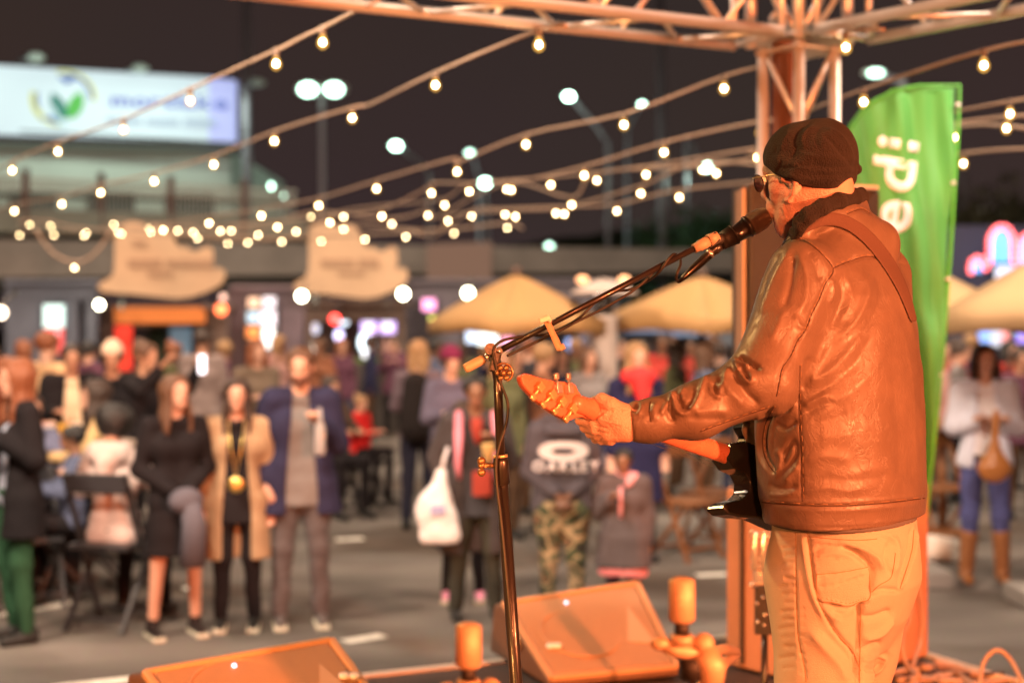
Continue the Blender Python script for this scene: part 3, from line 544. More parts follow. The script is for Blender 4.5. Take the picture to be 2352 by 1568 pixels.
for p_ in ([(890, 0), (850, 80), (800, 150), (760, 240), (700, 330), (680, 420), (660, 520)], [(820, 310), (815, 500), (818, 700), (830, 900), (832, 1100), (838, 1240)], [(640, 600), (580, 720), (565, 860), (595, 970), (650, 1045)], [(560, 1245), (830, 1265), (1100, 1270), (1400, 1250), (1685, 1215)], [(140, 760), (280, 710), (450, 650), (600, 600)]):
    seam(bvh, ZA(p_), .0012, M_thr); seam(bvh, [(x+3.5, y-4) for x, y in ZA(p_)], .0007, M_st, name='stitching', dash=5)
for p_ in ([(920, 1275), (905, 1400), (930, 1540)], [(640, 1320), (630, 1400), (660, 1540)]): seam(bvh, ZC(p_), .0010, M_thr)
for p_ in ([(380, 100), (380, 400), (385, 700), (400, 1000), (450, 1250), (470, 1400)], [(480, 110), (515, 400), (560, 650), (650, 850), (750, 1000), (870, 1130), (940, 1300)], [(560, 466), (750, 450), (900, 425), (1000, 405)], [(560, 460), (575, 680), (700, 710), (840, 738), (930, 705), (1000, 690), (1025, 630), (1010, 420)], [(1400, 80), (1385, 250), (1335, 430), (1280, 590)], [(1240, 280), (1225, 400), (1195, 500), (1100, 560), (1035, 620)], [(945, 720), (940, 900), (935, 1100), (930, 1408)], [(490, 140), (700, 160), (900, 172), (1080, 160)]):
    seam(tbvh, ZD(p_), .0010, M_thr2)
seam(tbvh, ZD([(575, 660), (700, 690), (840, 716), (930, 686), (990, 672)]), .0007, M_thr2, name='stitching', dash=4)

# ------------------------------------------------------------------ microphone, stand and cable
M_tube = mat('black stand paint', (.018, .015, .014), .28, bump=.05, bscale=90, coat=.25)
M_rub = mat('black rubber', (.015, .013, .012), .6)
mic = empty('microphone', tuple(W(1700, 535, 3.12)), 0, 'black vocal microphone on the boom end right in front of the singer\'s mouth', 'microphone')
mp = lambda o, r=mic: (setattr(o, 'parent', r), setattr(o, 'matrix_parent_inverse', Matrix.Translation(r.location).inverted()), o)[2]
g0, g1 = W(1719, 520, 3.12), W(1768, 491, 3.125); gd = (g1-g0)/np.linalg.norm(g1-g0)
o = sculpt('grille', [cap(g0+gd*.014, g1-gd*.023, .0235, .0235), cap(g0, g0+gd*.012, .021, .0245)], .0022, .006, mat('mic mesh', (.16, .11, .08), .42, .6, bump=.8, bscale=900)); mp(o)
for k in range(11):
    c = g0+gd*(.006+k*.0042); rr_ = .0242 if k < 8 else .0242-.0016*(k-7)
    a = Vector(np.cross(gd, [0, 0, 1])).normalized(); b = a.cross(Vector(gd)); o = MB().tube([Vector(c)+(a*math.cos(t)+b*math.sin(t))*rr_ for t in np.linspace(0, 2*math.pi, 20)], .0009, 4, False).build('mesh_rib', mat('rib', (.2, .14, .10), .35, .6)); mp(o)
c0 = W(1655, 561, 3.115)
o = MB().tube([Vector(g0+gd*.002), Vector(g0-gd*.004), Vector(g0-gd*.006)], [.025, .025, .022], 20).build('collar_ring', M_tube); mp(o)
o = MB().tube([Vector(g0-gd*.005), Vector((g0+c0)/2), Vector(c0)], [.0215, .0185, .0155], 20).build('handle', M_tube); mp(o)
c1, c2 = W(1600, 611, 3.105), W(1572, 636, 3.10)
o = MB().tube([Vector(c0), Vector(c0*.75+c1*.25), Vector(c0*.7+c1*.3), Vector(c0*.3+c1*.7), Vector(c1), Vector(c2), Vector(W(1559, 648, 3.10))], [.0125, .0125, .0105, .0105, .010, .0065, .0035], 14).build('connector', M_tube); mp(o)
o = MB().tube([Vector(c0*.62+c1*.38), Vector(c0*.5+c1*.5)], .0113, 14).build('connector_ring', M_chrome); mp(o)

stand = empty('microphone_stand', tuple(W(1185, 1600, 2.95)), 0, 'black boom microphone stand with two cables wound along its tilted arm', 'microphone stand'); stand.location.z = ST
sp_ = lambda o: mp(o, stand)
b0, b1 = W(1067, 847, 2.97), W(1612, 562, 3.09)
bp = lambda t: Vector(b0+(b1-b0)*t)
o = MB().tube([bp(.09), bp(.97)], .0068, 14).build('boom', M_tube); sp_(o)
o = MB().tube([bp(0), bp(.012), bp(.075), bp(.08)], [.009, .0105, .0105, .008], 14).build('end_grip', mat('tan rubber', (.42, .30, .2), .5)); sp_(o)
o = MB().tube([bp(.085), bp(.10)], .0085, 14).tube([bp(.12), bp(.15)], .008, 14).build('boom_collar', M_chrome); sp_(o)
# clip holding the microphone
o = MB().tube([bp(.965), bp(.985), bp(.99), bp(1.03)], [.0105, .0105, .0125, .0125], 14).tube([bp(1.03), bp(1.07)], [.015, .012], 14).build('thread_adapter', MATS['tan rubber']); sp_(o)
o = MB().box(W(1636, 552, 3.10), (.030, .026, .026), Euler((0, -.5, 0)), .004).tube([Vector(W(1640, 553, 3.10)), Vector(W(1662, 548, 3.105))], .012, 12).build('pivot', M_rub); sp_(o)
cl0, cl1 = W(1655, 556, 3.114), W(1684, 540, 3.118)
o = MB().tube([Vector(cl0), Vector(cl1)], [.0190, .0222], 18).build('microphone_clip', M_rub); sp_(o)
o = MB().tube([Vector(cl1), Vector(cl1+gd*.003)], .0235, 18).build('clip_lip', M_rub); sp_(o)
# pivot joint, pole, clutches
pj = W(1130, 812, 2.975)
o = MB().tube([Vector(W(1127, 801, 2.955)), Vector(W(1127, 801, 3.0))], .0125, 16).box(W(1137, 830, 2.975), (.02, .03, .045), Euler((0, .25, 0)), .004).tube([Vector(W(1133, 815, 2.975)), Vector(W(1148, 862, 2.975))], [.012, .011], 12).build('boom_joint', M_tube); sp_(o)
kb = W(1156, 856, 2.95); m_ = MB().tube([Vector(kb+[0, .03, 0]), Vector(kb)], .0065, 10).ball(Vector(kb-np.array([0, .006, 0])), .007)
for k in range(6):
    a = k*math.pi/3; m_.ball(Vector(kb+np.array([math.cos(a)*.012, 0, math.sin(a)*.012])), .0062, (1, .8, 1), 8, 6)
m_.tube([Vector(kb+np.array([math.cos(a)*.0195, .012, math.sin(a)*.0195])) for a in np.linspace(-1.2, 2.6, 14)], .0022, 6)
o = m_.build('clamp_knob', mat('worn brass knob', (.30, .17, .08), .35, .7)); sp_(o)
o = MB().tube([Vector(W(1137, 838, 2.975)), Vector(W(1143, 870, 2.97)), Vector(W(1150, 1050, 2.96))], [.0095, .0095, .0095], 14).build('upper_pole', M_tube); sp_(o)
o = MB().tube([Vector(W(1149, 1048, 2.96)), Vector(W(1150, 1060, 2.96)), Vector(W(1154, 1110, 2.96)), Vector(W(1155, 1112, 2.96))], [.014, .0165, .0165, .013], 16).build('clutch', M_tube); sp_(o)
o = MB().tube([Vector(W(1149, 1044, 2.96)), Vector(W(1149.4, 1050, 2.96))], .0155, 16).build('clutch_ring', M_gold); sp_(o)
kq = W(1106, 1068, 2.95); m_ = MB().tube([Vector(kq), Vector(W(1140, 1069, 2.96))], [.006, .005], 10).ball(Vector(kq), .008)
for k in range(3):
    a = k*2*math.pi/3+.3; m_.ball(Vector(kq+np.array([0, math.cos(a)*.012, math.sin(a)*.015])), .009, (1, 1, 1), 8, 6)
o = m_.build('clutch_knob', MATS['worn brass knob']); sp_(o)
bz = Vector(W(1188, 1600, 2.95)); bz2 = Vector((bz.x+.035, 2.95, ST+.05))
o = MB().tube([Vector(W(1152, 1090, 2.96)), bz, bz2], .0135, 14).build('lower_pole', M_tube); sp_(o)
o = MB().lathe([(.12, ST+.004), (.125, ST+.01), (.12, ST+.02), (.03, ST+.04), (.02, ST+.07)], 24, Matrix.Translation((bz2.x, 2.95, 0))).build('round_base', M_tube); sp_(o)
# pick holder clipped on the boom
ph = empty('pick_holder', tuple(W(1270, 770, 3.0)), 0, 'beige plastic pick holder clipped across the microphone boom', 'pick holder')
pa, pb = W(1256, 737, 3.0), W(1287, 804, 2.99); pd = Vector(pb-pa); q = pd.to_track_quat('Z', 'Y').to_euler()
M_beige = mat('beige plastic', (.55, .36, .22), .4)
o = MB().box((pa*.5+pb*.5)*1.0, (.018, .010, pd.length), q, .002).box(pa*.25+pb*.75+np.array([0, -.006, 0]), (.021, .010, pd.length*.42), q, .002).box(pb*.9+pa*.1+np.array([.006, -.006, .0]), (.008, .012, .012), q, .001).build('holder_body', M_beige); mp(o, ph)
o = MB().box(W(1251, 733, 2.985), (.024, .02, .012), Euler((0, -.3, 0)), .003).ball(W(1262, 736, 2.985), .005).build('spring_clip', mat('white plastic', (.7, .66, .6), .35)); mp(o, ph)
cab = MB(); 
pts = [(1559, 648, 3.10), (1553, 640, 3.08), (1556, 625, 3.07), (1563, 606, 3.09), (1560, 590, 3.11), (1548, 584, 3.08), (1536, 594, 3.062), (1522, 614, 3.06), (1508, 630, 3.07), (1485, 646, 3.10), (1450, 664, 3.11), (1420, 668, 3.085), (1398, 672, 3.06), (1372, 690, 3.045), (1345, 716, 3.035), (1330, 730, 3.04), (1300, 748, 3.06), (1255, 768, 3.06), (1220, 770, 3.02), (1190, 774, 2.98), (1160, 780, 2.96), (1142, 790, 2.955), (1133, 806, 2.95), (1137, 830, 2.952), (1150, 880, 2.95), (1165, 920, 2.95), (1166, 955, 2.95), (1158, 990, 2.945), (1148, 1020, 2.94), (1140, 1060, 2.938), (1142, 1120, 2.938), (1152, 1200, 2.935), (1166, 1350, 2.93), (1180, 1500, 2.93), (1198, 1640, 2.93)]
pw = [W(*p) for p in pts]+[np.array([.08, 2.9, ST+.25]), np.array([.10, 2.85, ST+.02]), np.array([.3, 2.7, ST+.008]), np.array([.6, 2.3, ST+.008])]
o = MB().tube([Vector(p) for p in smooth(pw)], .0031, 8).build('microphone_cable', M_rub); tag(o, 'black cable spiralling from the microphone down the boom and pole', 'cable')
pts2 = [(1500, 622, 3.10), (1470, 650, 3.085), (1440, 672, 3.075), (1380, 706, 3.07), (1320, 736, 3.06), (1290, 752, 3.03), (1240, 776, 3.01), (1190, 800, 3.0), (1165, 812, 2.99)]
o = MB().tube([Vector(p) for p in smooth([W(u, v+5, d) for u, v, d in pts2])], .003, 8).build('spare_cable', M_rub); tag(o, 'short thin cable lying against the underside of the boom', 'cable')
# ------------------------------------------------------------------ ground, road paint, stage
def plane(name, pts, z, m, kind='structure', parent=None, thick=0):
    b = MB(); b.poly([(x, y, z) for x, y in pts], thick, (0, 0, -1)); o = b.build(name, m, parent)
    return tag(o, kind=kind) if not parent else o
M_asph = bpy.data.materials.new('asphalt'); M_asph.use_nodes = True
def asphalt():
    n = M_asph.node_tree.nodes; l = M_asph.node_tree.links; b = n['Principled BSDF']; t = n.new('ShaderNodeTexCoord')
    a = n.new('ShaderNodeTexNoise'); a.inputs['Scale'].default_value = .7; a.inputs['Detail'].default_value = 8; a.inputs['Roughness'].default_value = .6
    mp_ = n.new('ShaderNodeMapping'); mp_.inputs['Scale'].default_value = (.35, 1.6, 1); l.new(t.outputs['Object'], mp_.inputs[0]); l.new(mp_.outputs[0], a.inputs['Vector'])
    r = n.new('ShaderNodeValToRGB'); r.color_ramp.elements[0].position = .32; r.color_ramp.elements[0].color = (.070, .062, .056, 1); r.color_ramp.elements[1].position = .68; r.color_ramp.elements[1].color = (.185, .166, .15, 1)
    g = n.new('ShaderNodeTexNoise'); g.inputs['Scale'].default_value = 90; g.inputs['Detail'].default_value = 3; l.new(t.outputs['Object'], g.inputs['Vector'])
    m = n.new('ShaderNodeMix'); m.data_type = 'RGBA'; m.blend_type = 'OVERLAY'; m.inputs[0].default_value = .55
    st = n.new('ShaderNodeTexNoise'); st.inputs['Scale'].default_value = .55; st.inputs['Detail'].default_value = 3; l.new(t.outputs['Object'], st.inputs['Vector'])
    sr = n.new('ShaderNodeValToRGB'); sr.color_ramp.elements[0].position = .50; sr.color_ramp.elements[0].color = (1, 1, 1, 1); sr.color_ramp.elements[1].position = .62; sr.color_ramp.elements[1].color = (.52, .40, .32, 1); l.new(st.outputs['Fac'], sr.inputs[0])
    mm = n.new('ShaderNodeMix'); mm.data_type = 'RGBA'; mm.blend_type = 'MULTIPLY'; mm.inputs[0].default_value = .8; l.new(r.outputs[0], mm.inputs[6]); l.new(sr.outputs[0], mm.inputs[7])
    l.new(a.outputs['Fac'], r.inputs[0]); l.new(mm.outputs[2], m.inputs[6]); l.new(g.outputs['Color'], m.inputs[7]); l.new(m.outputs[2], b.inputs['Base Color'])
    bp_ = n.new('ShaderNodeBump'); bp_.inputs['Strength'].default_value = .5; bp_.inputs['Distance'].default_value = .01; l.new(g.outputs['Fac'], bp_.inputs['Height']); l.new(bp_.outputs[0], b.inputs['Normal'])
    b.inputs['Roughness'].default_value = .82; b.inputs['Specular IOR Level'].default_value = .25
asphalt()
plane('ground', [(-500, -60), (500, -60), (500, 900), (-500, 900)], 0, M_asph)
M_paint = mat('worn road paint', (.62, .60, .54), .7, var=.3, vscale=14)
for (a, b, w1) in [((120, 1580), (380, 1551), .12), ((790, 1474), (880, 1459), .12), ((772, 1240), (835, 1237), .14), ((1600, 1322), (1672, 1318), .12), ((-40, 1418), (170, 1384), .13), ((420, 1352), (450, 1349), .1), ((870, 995), (930, 992), .3)]:
    p, q = G(*a), G(*b); d_ = (q-p).normalized(); n_ = Vector((-d_.y, d_.x, 0))*w1/2
    plane('road_marking', [tuple((v_).xy) for v_ in (p+n_, q+n_, q-n_, p-n_)], .004, M_paint)
Cx, Cy = 1.62, 6.10; fd_ = Vector((-.912, -.41)); sd_ = Vector((.43, -.90))
cor = Vector((Cx, Cy))+Vector((-.18, .30)); L0 = cor+fd_*5.5; R0 = cor+sd_*7.5; B0_ = L0+sd_*7.5
M_stage = mat('black stage board', (.055, .045, .04), .55, bump=.2, bscale=70, var=.25, vscale=5)
stg = empty('stage_floor', (cor.x, cor.y, 0)); tag(stg, kind='structure')
def chl(o, root):
    o.parent = root; o.matrix_parent_inverse = Matrix.Translation(root.location).inverted() if not root.rotation_euler.z else root.matrix_basis.inverted(); return o
nb_ = 0
for i in range(5):
    for j in range(6):
        a = cor+fd_*(i*1.1)+sd_*(j*1.25); p = [a, a+fd_*1.094, a+fd_*1.094+sd_*1.244, a+sd_*1.244]
        chl(plane('panel', [tuple(x) for x in p], ST, M_stage, None, None, .03), stg)
o = MB()
for a, b in ((cor, L0), (cor, R0), (L0, B0_), (R0, B0_)): o.bar((a.x, a.y, ST-.11), (b.x, b.y, ST-.11), .04, .14)
for i in range(6):
    for j in (0, 3, 6): a = cor+fd_*(i*1.1)+sd_*(j*1.25); o.bar((a.x, a.y, 0), (a.x, a.y, ST-.05), .05)
chl(o.build('frame', mat('steel frame', (.25, .24, .23), .4, .8)), stg)
o = MB()
for a, b in ((cor, L0), (cor, R0)): o.bar((a.x, a.y, ST+.004), (b.x, b.y, ST+.004), .045, .012)
chl(o.build('edge_strip', mat('pale edge tape', (.55, .50, .42), .5)), stg)

# ------------------------------------------------------------------ truss canopy
M_alu = mat('aluminium truss', (.62, .58, .55), .38, .55, bump=.08, bscale=50)
def truss(root, a, b, w, lace, rc=.025, rl=.012, up_=Vector((0, 0, 1))):
    """box truss: four chords as parts, lacing bars as parts"""
    a, b = Vector(a), Vector(b); d = (b-a).normalized(); s = d.cross(up_).normalized()*w/2; t = s.cross(d).normalized()*w/2; L = (b-a).length; out = []
    cs = [s+t, -s+t, -s-t, s-t]
    for c in cs: chl(MB().tube([a+c, b+c], rc, 12).build('chord', M_alu), root)
    n = max(2, round(L/lace))
    for f in range(4):
        c0_, c1_ = cs[f], cs[(f+1) % 4]
        for k in range(n):
            p, q = a+d*(L*k/n), a+d*(L*(k+1)/n)
            x, y = (p+c0_, q+c1_) if k % 2 == 0 else (p+c1_, q+c0_)
            chl(MB().tube([x, y], rl, 8).build('lacing_bar', M_alu), root)
        for e_ in (a, b): chl(MB().tube([e_+c0_, e_+c1_], rl*1.3, 8).build('end_bar', M_alu), root)
TW = .215; cx, cy = 1.240, 6.15; zb = 3.095
tr = empty('truss_tower', (cx, cy, 0), 0, 'upright aluminium box truss column rising behind the singer\'s cap', 'truss column')
ca, sa = math.cos(R(34)), math.sin(R(34))
def trc(root, x, y, z0, z1, w):
    c = [(x+w/2*(ca*i-sa*j), y+w/2*(sa*i+ca*j)) for i, j in ((-1, -1), (1, -1), (1, 1), (-1, 1))]
    for q in c: chl(MB().tube([(*q, z0), (*q, z1)], .026, 12).build('chord', M_alu), root)
    n = round((z1-z0)/.34)
    for f in range(4):
        for k in range(n):
            p, q = c[f], c[(f+1) % 4]; za, zc = z0+(z1-z0)*k/n, z0+(z1-z0)*(k+1)/n
            if (k+f) % 2: p, q = q, p
            chl(MB().tube([(*p, za), (*q, zc)], .0125, 8).build('lacing_bar', M_alu), root)
    for z in (z0+.02, z1-.02): o_ = MB().box((x, y, z), (w+.05, w+.05, .012), Euler((0, 0, R(34)))).build('end_plate', M_alu); chl(o_, root)
trc(tr, cx, cy, 0, zb, TW)
o = MB().box((cx-.062, cy+.0, 1.57), (.085, .06, 3.1), Euler((0, 0, .4)), .004).build('cable_duct', mat('rusty red duct', (.13, .045, .022), .6)); chl(o, tr)
ch_ = empty('truss_corner', (cx, cy, zb), 0, 'cubic aluminium corner block where both overhead trusses meet the column', 'truss corner')
trc(ch_, cx, cy, zb+.005, zb+.46, .29)
for z in (.1, .36):
    for i, j in ((1, 0), (0, 1), (-1, 0), (0, -1)):
        a = Vector((cx, cy, zb+z)); chl(MB().bar(a+Vector((i*.145*ca-j*.145*sa+j*.12*sa, i*.145*sa+j*.145*ca-j*.0, 0)), a+Vector((i*.145*ca-j*.145*sa-i*.0+j*.12, i*.145*sa+j*.145*ca+i*.12, 0)), .05, .03).build('plate', M_alu), ch_)
f3 = Vector((-.895, -.447, .0)); s3 = Vector((.62, -.785, 0))
tb = empty('roof_truss', (cx, cy, zb), 0, 'long aluminium roof truss crossing the top of the picture left of the corner block', 'roof truss')
zt = zb+.17
truss(tb, Vector((cx, cy, zt+.02))+f3*.22, Vector((cx, cy, zt+.02))+f3*5.2, .34, .30)
tb2 = empty('roof_truss', (cx, cy, zb), 0, 'aluminium roof truss running from the corner block towards the upper right', 'roof truss')
truss(tb2, Vector((cx, cy, zt+.02))+s3*.24, Vector((cx, cy, zt+.02))+s3*3.6, .34, .30)
cc = MB()
for k in range(3):
    c = Vector((1.66+.08*k, 5.5-.07*k, zb+.42)); cc.tube([c+Vector((math.cos(a)*.11, math.sin(a)*.03, math.sin(a)*.05)) for a in np.linspace(0, 6.3, 20)], .012, 6)
tag(cc.build('coiled_cable', mat('yellowed cable', (.5, .36, .15), .5)), 'yellowish cable coiled over the right roof truss', 'cable')

# ------------------------------------------------------------------ loudspeakers
M_box = mat('textured black cabinet', (.032, .027, .024), .5, bump=.6, bscale=260, var=.15, vscale=3)
M_tan = mat('varnished plywood cabinet', (.56, .27, .15), .45, bump=.15, bscale=90, var=.15, vscale=2)
def cab3(root, pn, pl, pr, z0, z1, m, name='cabinet', bev=.012):
    pn, pl, pr = Vector(pn), Vector(pl), Vector(pr); pb_ = pl+pr-pn
    b = MB(); b.poly([(p.x, p.y, z1) for p in (pn, pr, pb_, pl)], z1-z0, (0, 0, -1)); o = b.build(name, m, bevel=bev); chl(o, root); return pb_
sub = empty('subwoofer', (1.12, 5.32, ST), 0, 'large plywood subwoofer cabinet standing on the stage edge behind the singer\'s legs', 'subwoofer')
cab3(sub, (1.13, 5.30), (.850, 5.655), (1.70, 5.80), ST+.01, ST+.715, M_tan)
o = MB().bar((.902, 5.58, ST+.03), (.902, 5.58, ST+.70), .016, .02).build('corner_trim', M_box); chl(o, sub)
o = MB().box((1.42, 5.54, ST+.42), (.26, .02, .12), Euler((0, 0, .72)), .006).build('handle', M_blkplast); chl(o, sub)
o = MB()
for q in ((1.13, 5.36), (.93, 5.64), (1.62, 5.78)): o.tube([(*q, ST), (*q, ST+.014)], .025, 10)
chl(o.build('rubber_feet', M_rub), sub)
spk = empty('loudspeaker', (.95, 5.5, ST+.72), 0, 'tall black loudspeaker cabinet stacked on the subwoofer behind the microphone', 'loudspeaker')
cab3(spk, (.905, 5.42), (.872, 5.66), (1.475, 5.70), ST+.72, 2.44, M_box)
o = MB().bar((.886, 5.53, ST+.74), (.886, 5.53, 2.42), .012, .20).build('lit_side', mat('tan lit side', (.30, .2, .14), .55, bump=.3, bscale=120)); chl(o, spk)  # cabinet's left side, the light falling on it put into a paler colour
o = MB().bar((.93, 5.425, 2.446), (1.46, 5.69, 2.446), .02, .014).build('top_rail', mat('pale grey trim', (.6, .58, .58), .4)); chl(o, spk)
o = MB().box((1.33, 5.60, 2.28), (.12, .01, .018), Euler((0, 0, .45)), .003).box((1.33, 5.597, 2.33), (.16, .012, .09), Euler((0, 0, .45)), .003).build('handle', mat('grey handle', (.22, .21, .22), .4)); chl(o, spk)
o = MB().ball((.99, 5.49, 2.455), .05, (1, 1, .35)).build('mounting_knob', M_gold); chl(o, spk)
o = MB()
for q in ((.93, 5.47), (.91, 5.62), (1.40, 5.68)): o.tube([(*q, ST+.712), (*q, ST+.722)], .02, 8)
chl(o.build('rubber_feet', M_rub), spk)
# floor monitor wedges
M_grille = mat('perforated grille', (.42, .25, .14), .55, .25, bump=.3, bscale=500)
M_mon = mat('monitor cabinet', (.17, .09, .055), .5, bump=.5, bscale=220)
def grille_mat():
    m = bpy.data.materials.new('perforated steel grille'); m.use_nodes = True; n = m.node_tree.nodes; l = m.node_tree.links; b = n['Principled BSDF']
    t = n.new('ShaderNodeTexCoord'); v = n.new('ShaderNodeTexVoronoi'); v.inputs['Scale'].default_value = 190; v.inputs['Randomness'].default_value = .0
    r = n.new('ShaderNodeValToRGB'); r.color_ramp.elements[0].position = .30; r.color_ramp.elements[0].color = (.06, .03, .02, 1); r.color_ramp.elements[1].position = .42; r.color_ramp.elements[1].color = (.62, .38, .21, 1)
    l.new(t.outputs['Object'], v.inputs['Vector']); l.new(v.outputs['Distance'], r.inputs[0]); l.new(r.outputs[0], b.inputs['Base Color']); b.inputs['Roughness'].default_value = .45; b.inputs['Metallic'].default_value = .3
    return m
M_gr = grille_mat()
def wedge(label, BL, BR, TL, TR, badge):
    BL, BR, TL, TR = map(Vector, (BL, BR, TL, TR)); root = empty('stage_monitor', ((BL+BR)/2)[:2]+(ST,), 0, label, 'stage monitor')
    bk = ((TL-BL)+(TR-BR))/2; bk.z = 0; hb = bk.normalized(); b = MB()
    foot = lambda p: Vector((p.x, p.y, ST+.012))
    prof = lambda B, T: [foot(B), B, T, T+hb*.10-Vector((0, 0, .02)), foot(T+hb*.16)]
    l_, r_ = prof(BL, TL), prof(BR, TR); vl = [b.b.verts.new(p) for p in l_]; vr = [b.b.verts.new(p) for p in r_]
    b.b.faces.new(vl); b.b.faces.new(vr[::-1])
    for i in range(5): b.b.faces.new((vl[i], vr[i], vr[(i+1) % 5], vl[(i+1) % 5]))
    chl(b.build('cabinet', M_mon, bevel=.014), root)
    n_ = (BR-BL).cross(TL-BL).normalized(); n_ *= -1 if n_.z < 0 else 1; e1, e2 = (BR-BL), (TL-BL)
    pt = lambda a, c: BL+e1*a+(TL-BL)*c*(1-a)+(TR-BR)*c*a
    o_ = MB().poly([pt(a, c)+n_*.002 for a, c in ((.05, .05), (.95, .05), (.95, .95), (.05, .95))], .008, tuple(n_)).build('grille', M_gr, bevel=.003); chl(o_, root)
    o_ = MB()
    for (a, c), (a2, c2) in (((.018, .01), (.018, .99)), ((.982, .01), (.982, .99)), ((.02, .985), (.98, .985)), ((.02, .015), (.98, .015))): o_.bar(pt(a, c)+n_*.006, pt(a2, c2)+n_*.006, .026, .020)
    chl(o_.build('rim', mat('rim', (.55, .33, .18), .45), bevel=.005), root)
    # woofer ring and horn seen behind the grille
    c = pt(.40, .48)+n_*.012; u_ = e1.normalized(); v_ = n_.cross(u_)
    o_ = MB().tube([c+(u_*math.cos(t)+v_*math.sin(t))*e1.length*.29 for t in np.linspace(0, 6.2832, 36)], .0035, 6, False).build('woofer_ring', MATS['rim']); chl(o_, root)
    o_ = MB().poly([pt(.83, .72)+n_*.011, pt(.70, .32)+n_*.011, pt(.90, .26)+n_*.011], .003, tuple(n_)).build('horn_mark', mat('horn', (.55, .38, .25), .5)); chl(o_, root)
    o_ = MB()
    for a, c in badge: q_ = pt(a, c)+n_*.02; o_.ball(q_, .022, (1.0, .75, .4), 14, 8, n_.to_track_quat('Z', 'Y').to_euler())
    chl(o_.build('badge', mat('white badge', (.85, .85, .82), .25)), root)
    o_ = MB().ball(pt(.42, .86)+n_*.012, .0075).build('indicator_light', mat('pale led', (.8, .8, .9), .3, emit=(.8, .7, 1), estr=2.5)); chl(o_, root)
    q_ = (BL+TL)/2+hb*.06-u_*.004+Vector((0, 0, -.02)); o_ = MB().ball(q_, .028, (.35, 1, 1)).build('side_bolt', M_gold); chl(o_, root)
    return root
wedge('orange-lit floor monitor wedge behind the microphone pole', P(1262, 1562, 5.28), P(1562, 1535, 5.46), P(1150, 1386, 5.72), P(1466, 1337, 5.95), [(.14, .35), (.18, .345)])
wedge('orange-lit floor monitor wedge at the bottom edge left of the microphone stand', P(452, 1722, 3.92), P(905, 1660, 4.30), P(322, 1546, 4.18), P(764, 1468, 4.62), [(.90, .52), (.95, .50)])
red = empty('flight_case', (-1.3, 3.55, ST), 0, 'dark red case corner cut off by the left edge of the photograph', 'case')
o = MB().box((-1.65, 3.6, ST+.28), (.56, .36, .56), None, .012).build('case_body', mat('dark red vinyl', (.30, .035, .02), .5, bump=.3, bscale=150)); chl(o, red)
o = MB().box((-1.65, 3.6, ST+.565), (.566, .366, .012), None, .003).build('metal_edge', MATS['pale grey trim']); chl(o, red)

# near, blurred microphone clamps on short stands
def clamp(u, v, d, label, flip=1):
    c = Vector(P(u, v, d)); root = empty('microphone_clamp', (c.x, c.y, ST), 0, label, 'microphone stand'); s = d/2.2
    k = F/d; px = lambda x, y, z=0: Vector((c.x+x/k, c.y+z, c.z-y/k)); A = lambda m_, n_, mm: chl(m_.build(n_, mm), root)
    A(MB().tube([px(0, -56), px(0, -50), px(0, 38), px(0, 46)], [18/k, 30/k, 31/k, 24/k], 18), 'microphone_head', mat('champagne metal', (.55, .38, .24), .42, .2, bump=.2, bscale=200))
    A(MB().tube([px(0, 44), px(0, 76)], 17/k, 14), 'neck', M_rub)
    A(MB().tube([px(0, 74), px(0, 96)], 27/k, 16), 'collar', MATS['champagne metal'])
    A(MB().tube([px(-44*flip, 100), px(-10*flip, 112), px(44*flip, 118)], [14/k, 17/k, 17/k], 12).ball(px(-48*flip, 96), 20/k, (1.2, .8, .8)), 'clip_arm', MATS['champagne metal'])
    A(MB().tube([px(46*flip, 112), px(70*flip, 150), px(66*flip, 205)], [30/k, 34/k, 26/k], 14).ball(px(50*flip, 96), 26/k), 'swivel', MATS['champagne metal'])
    A(MB().tube([px(22*flip, 126), px(24*flip, 175)], 26/k, 14), 'threaded_joint', M_rub)
    A(MB().tube([px(24*flip, 170), Vector((c.x+24*flip/k, c.y, ST+.02))], 9/k, 12), 'stand_pole', M_tube)
    A(MB().lathe([(.10, ST+.002), (.10, ST+.014), (.02, ST+.03)], 20, Matrix.Translation((c.x+24*flip/k, c.y, 0))), 'round_base', M_tube)
clamp(1076, 1486, 2.05, 'blurred champagne-coloured microphone in a clamp at the bottom edge, left of the floor monitor')
clamp(1566, 1382, 2.1, 'blurred champagne-coloured microphone in a clamp near the subwoofer, the taller of the two')
# silver stand hardware glimpsed behind the hip
hwc = empty('stand_clamp', (X(1750, 4.6), 4.6, ST), 0, 'silver clamp with springs on a black post, glimpsed left of the singer\'s hip', 'clamp stand')
k = F/4.6; pc = lambda x, y, z=0: Vector((X(1750+x, 4.6), 4.6+z, Zv(1290+y, 4.6)))
o = MB()
for x in (-16, 4, 24): o.tube([pc(x, -70), pc(x, -64), pc(x, 18), pc(x, 22)], [5/k, 7.5/k, 7.5/k, 5/k], 10)
for y in (-62, -8, 8): o.bar(pc(-26, y), pc(38, y), 9/k, 12/k)
chl(o.build('clamp_body', M_chrome), hwc)
o = MB()
for i in range(7): o.tube([pc(-20, 24+i*4), pc(30, 24+i*4)], 1.6/k, 6)
chl(o.build('spring', M_chrome), hwc)
for x, y in ((-24, -68), (30, -66), (-24, 52), (20, 52)): chl(MB().ball(pc(x, y), 6/k).build('wing_nut', M_chrome), hwc)
o = MB().box(pc(6, 110), (44/k, .03, 110/k), None, .004).build('black_body', M_box); chl(o, hwc)
for x, y in ((-14, 92), (0, 78), (-12, 134), (2, 142), (4, 118)): chl(MB().ball(pc(x, y, -.02), 5/k).build('knob', M_chrome), hwc)
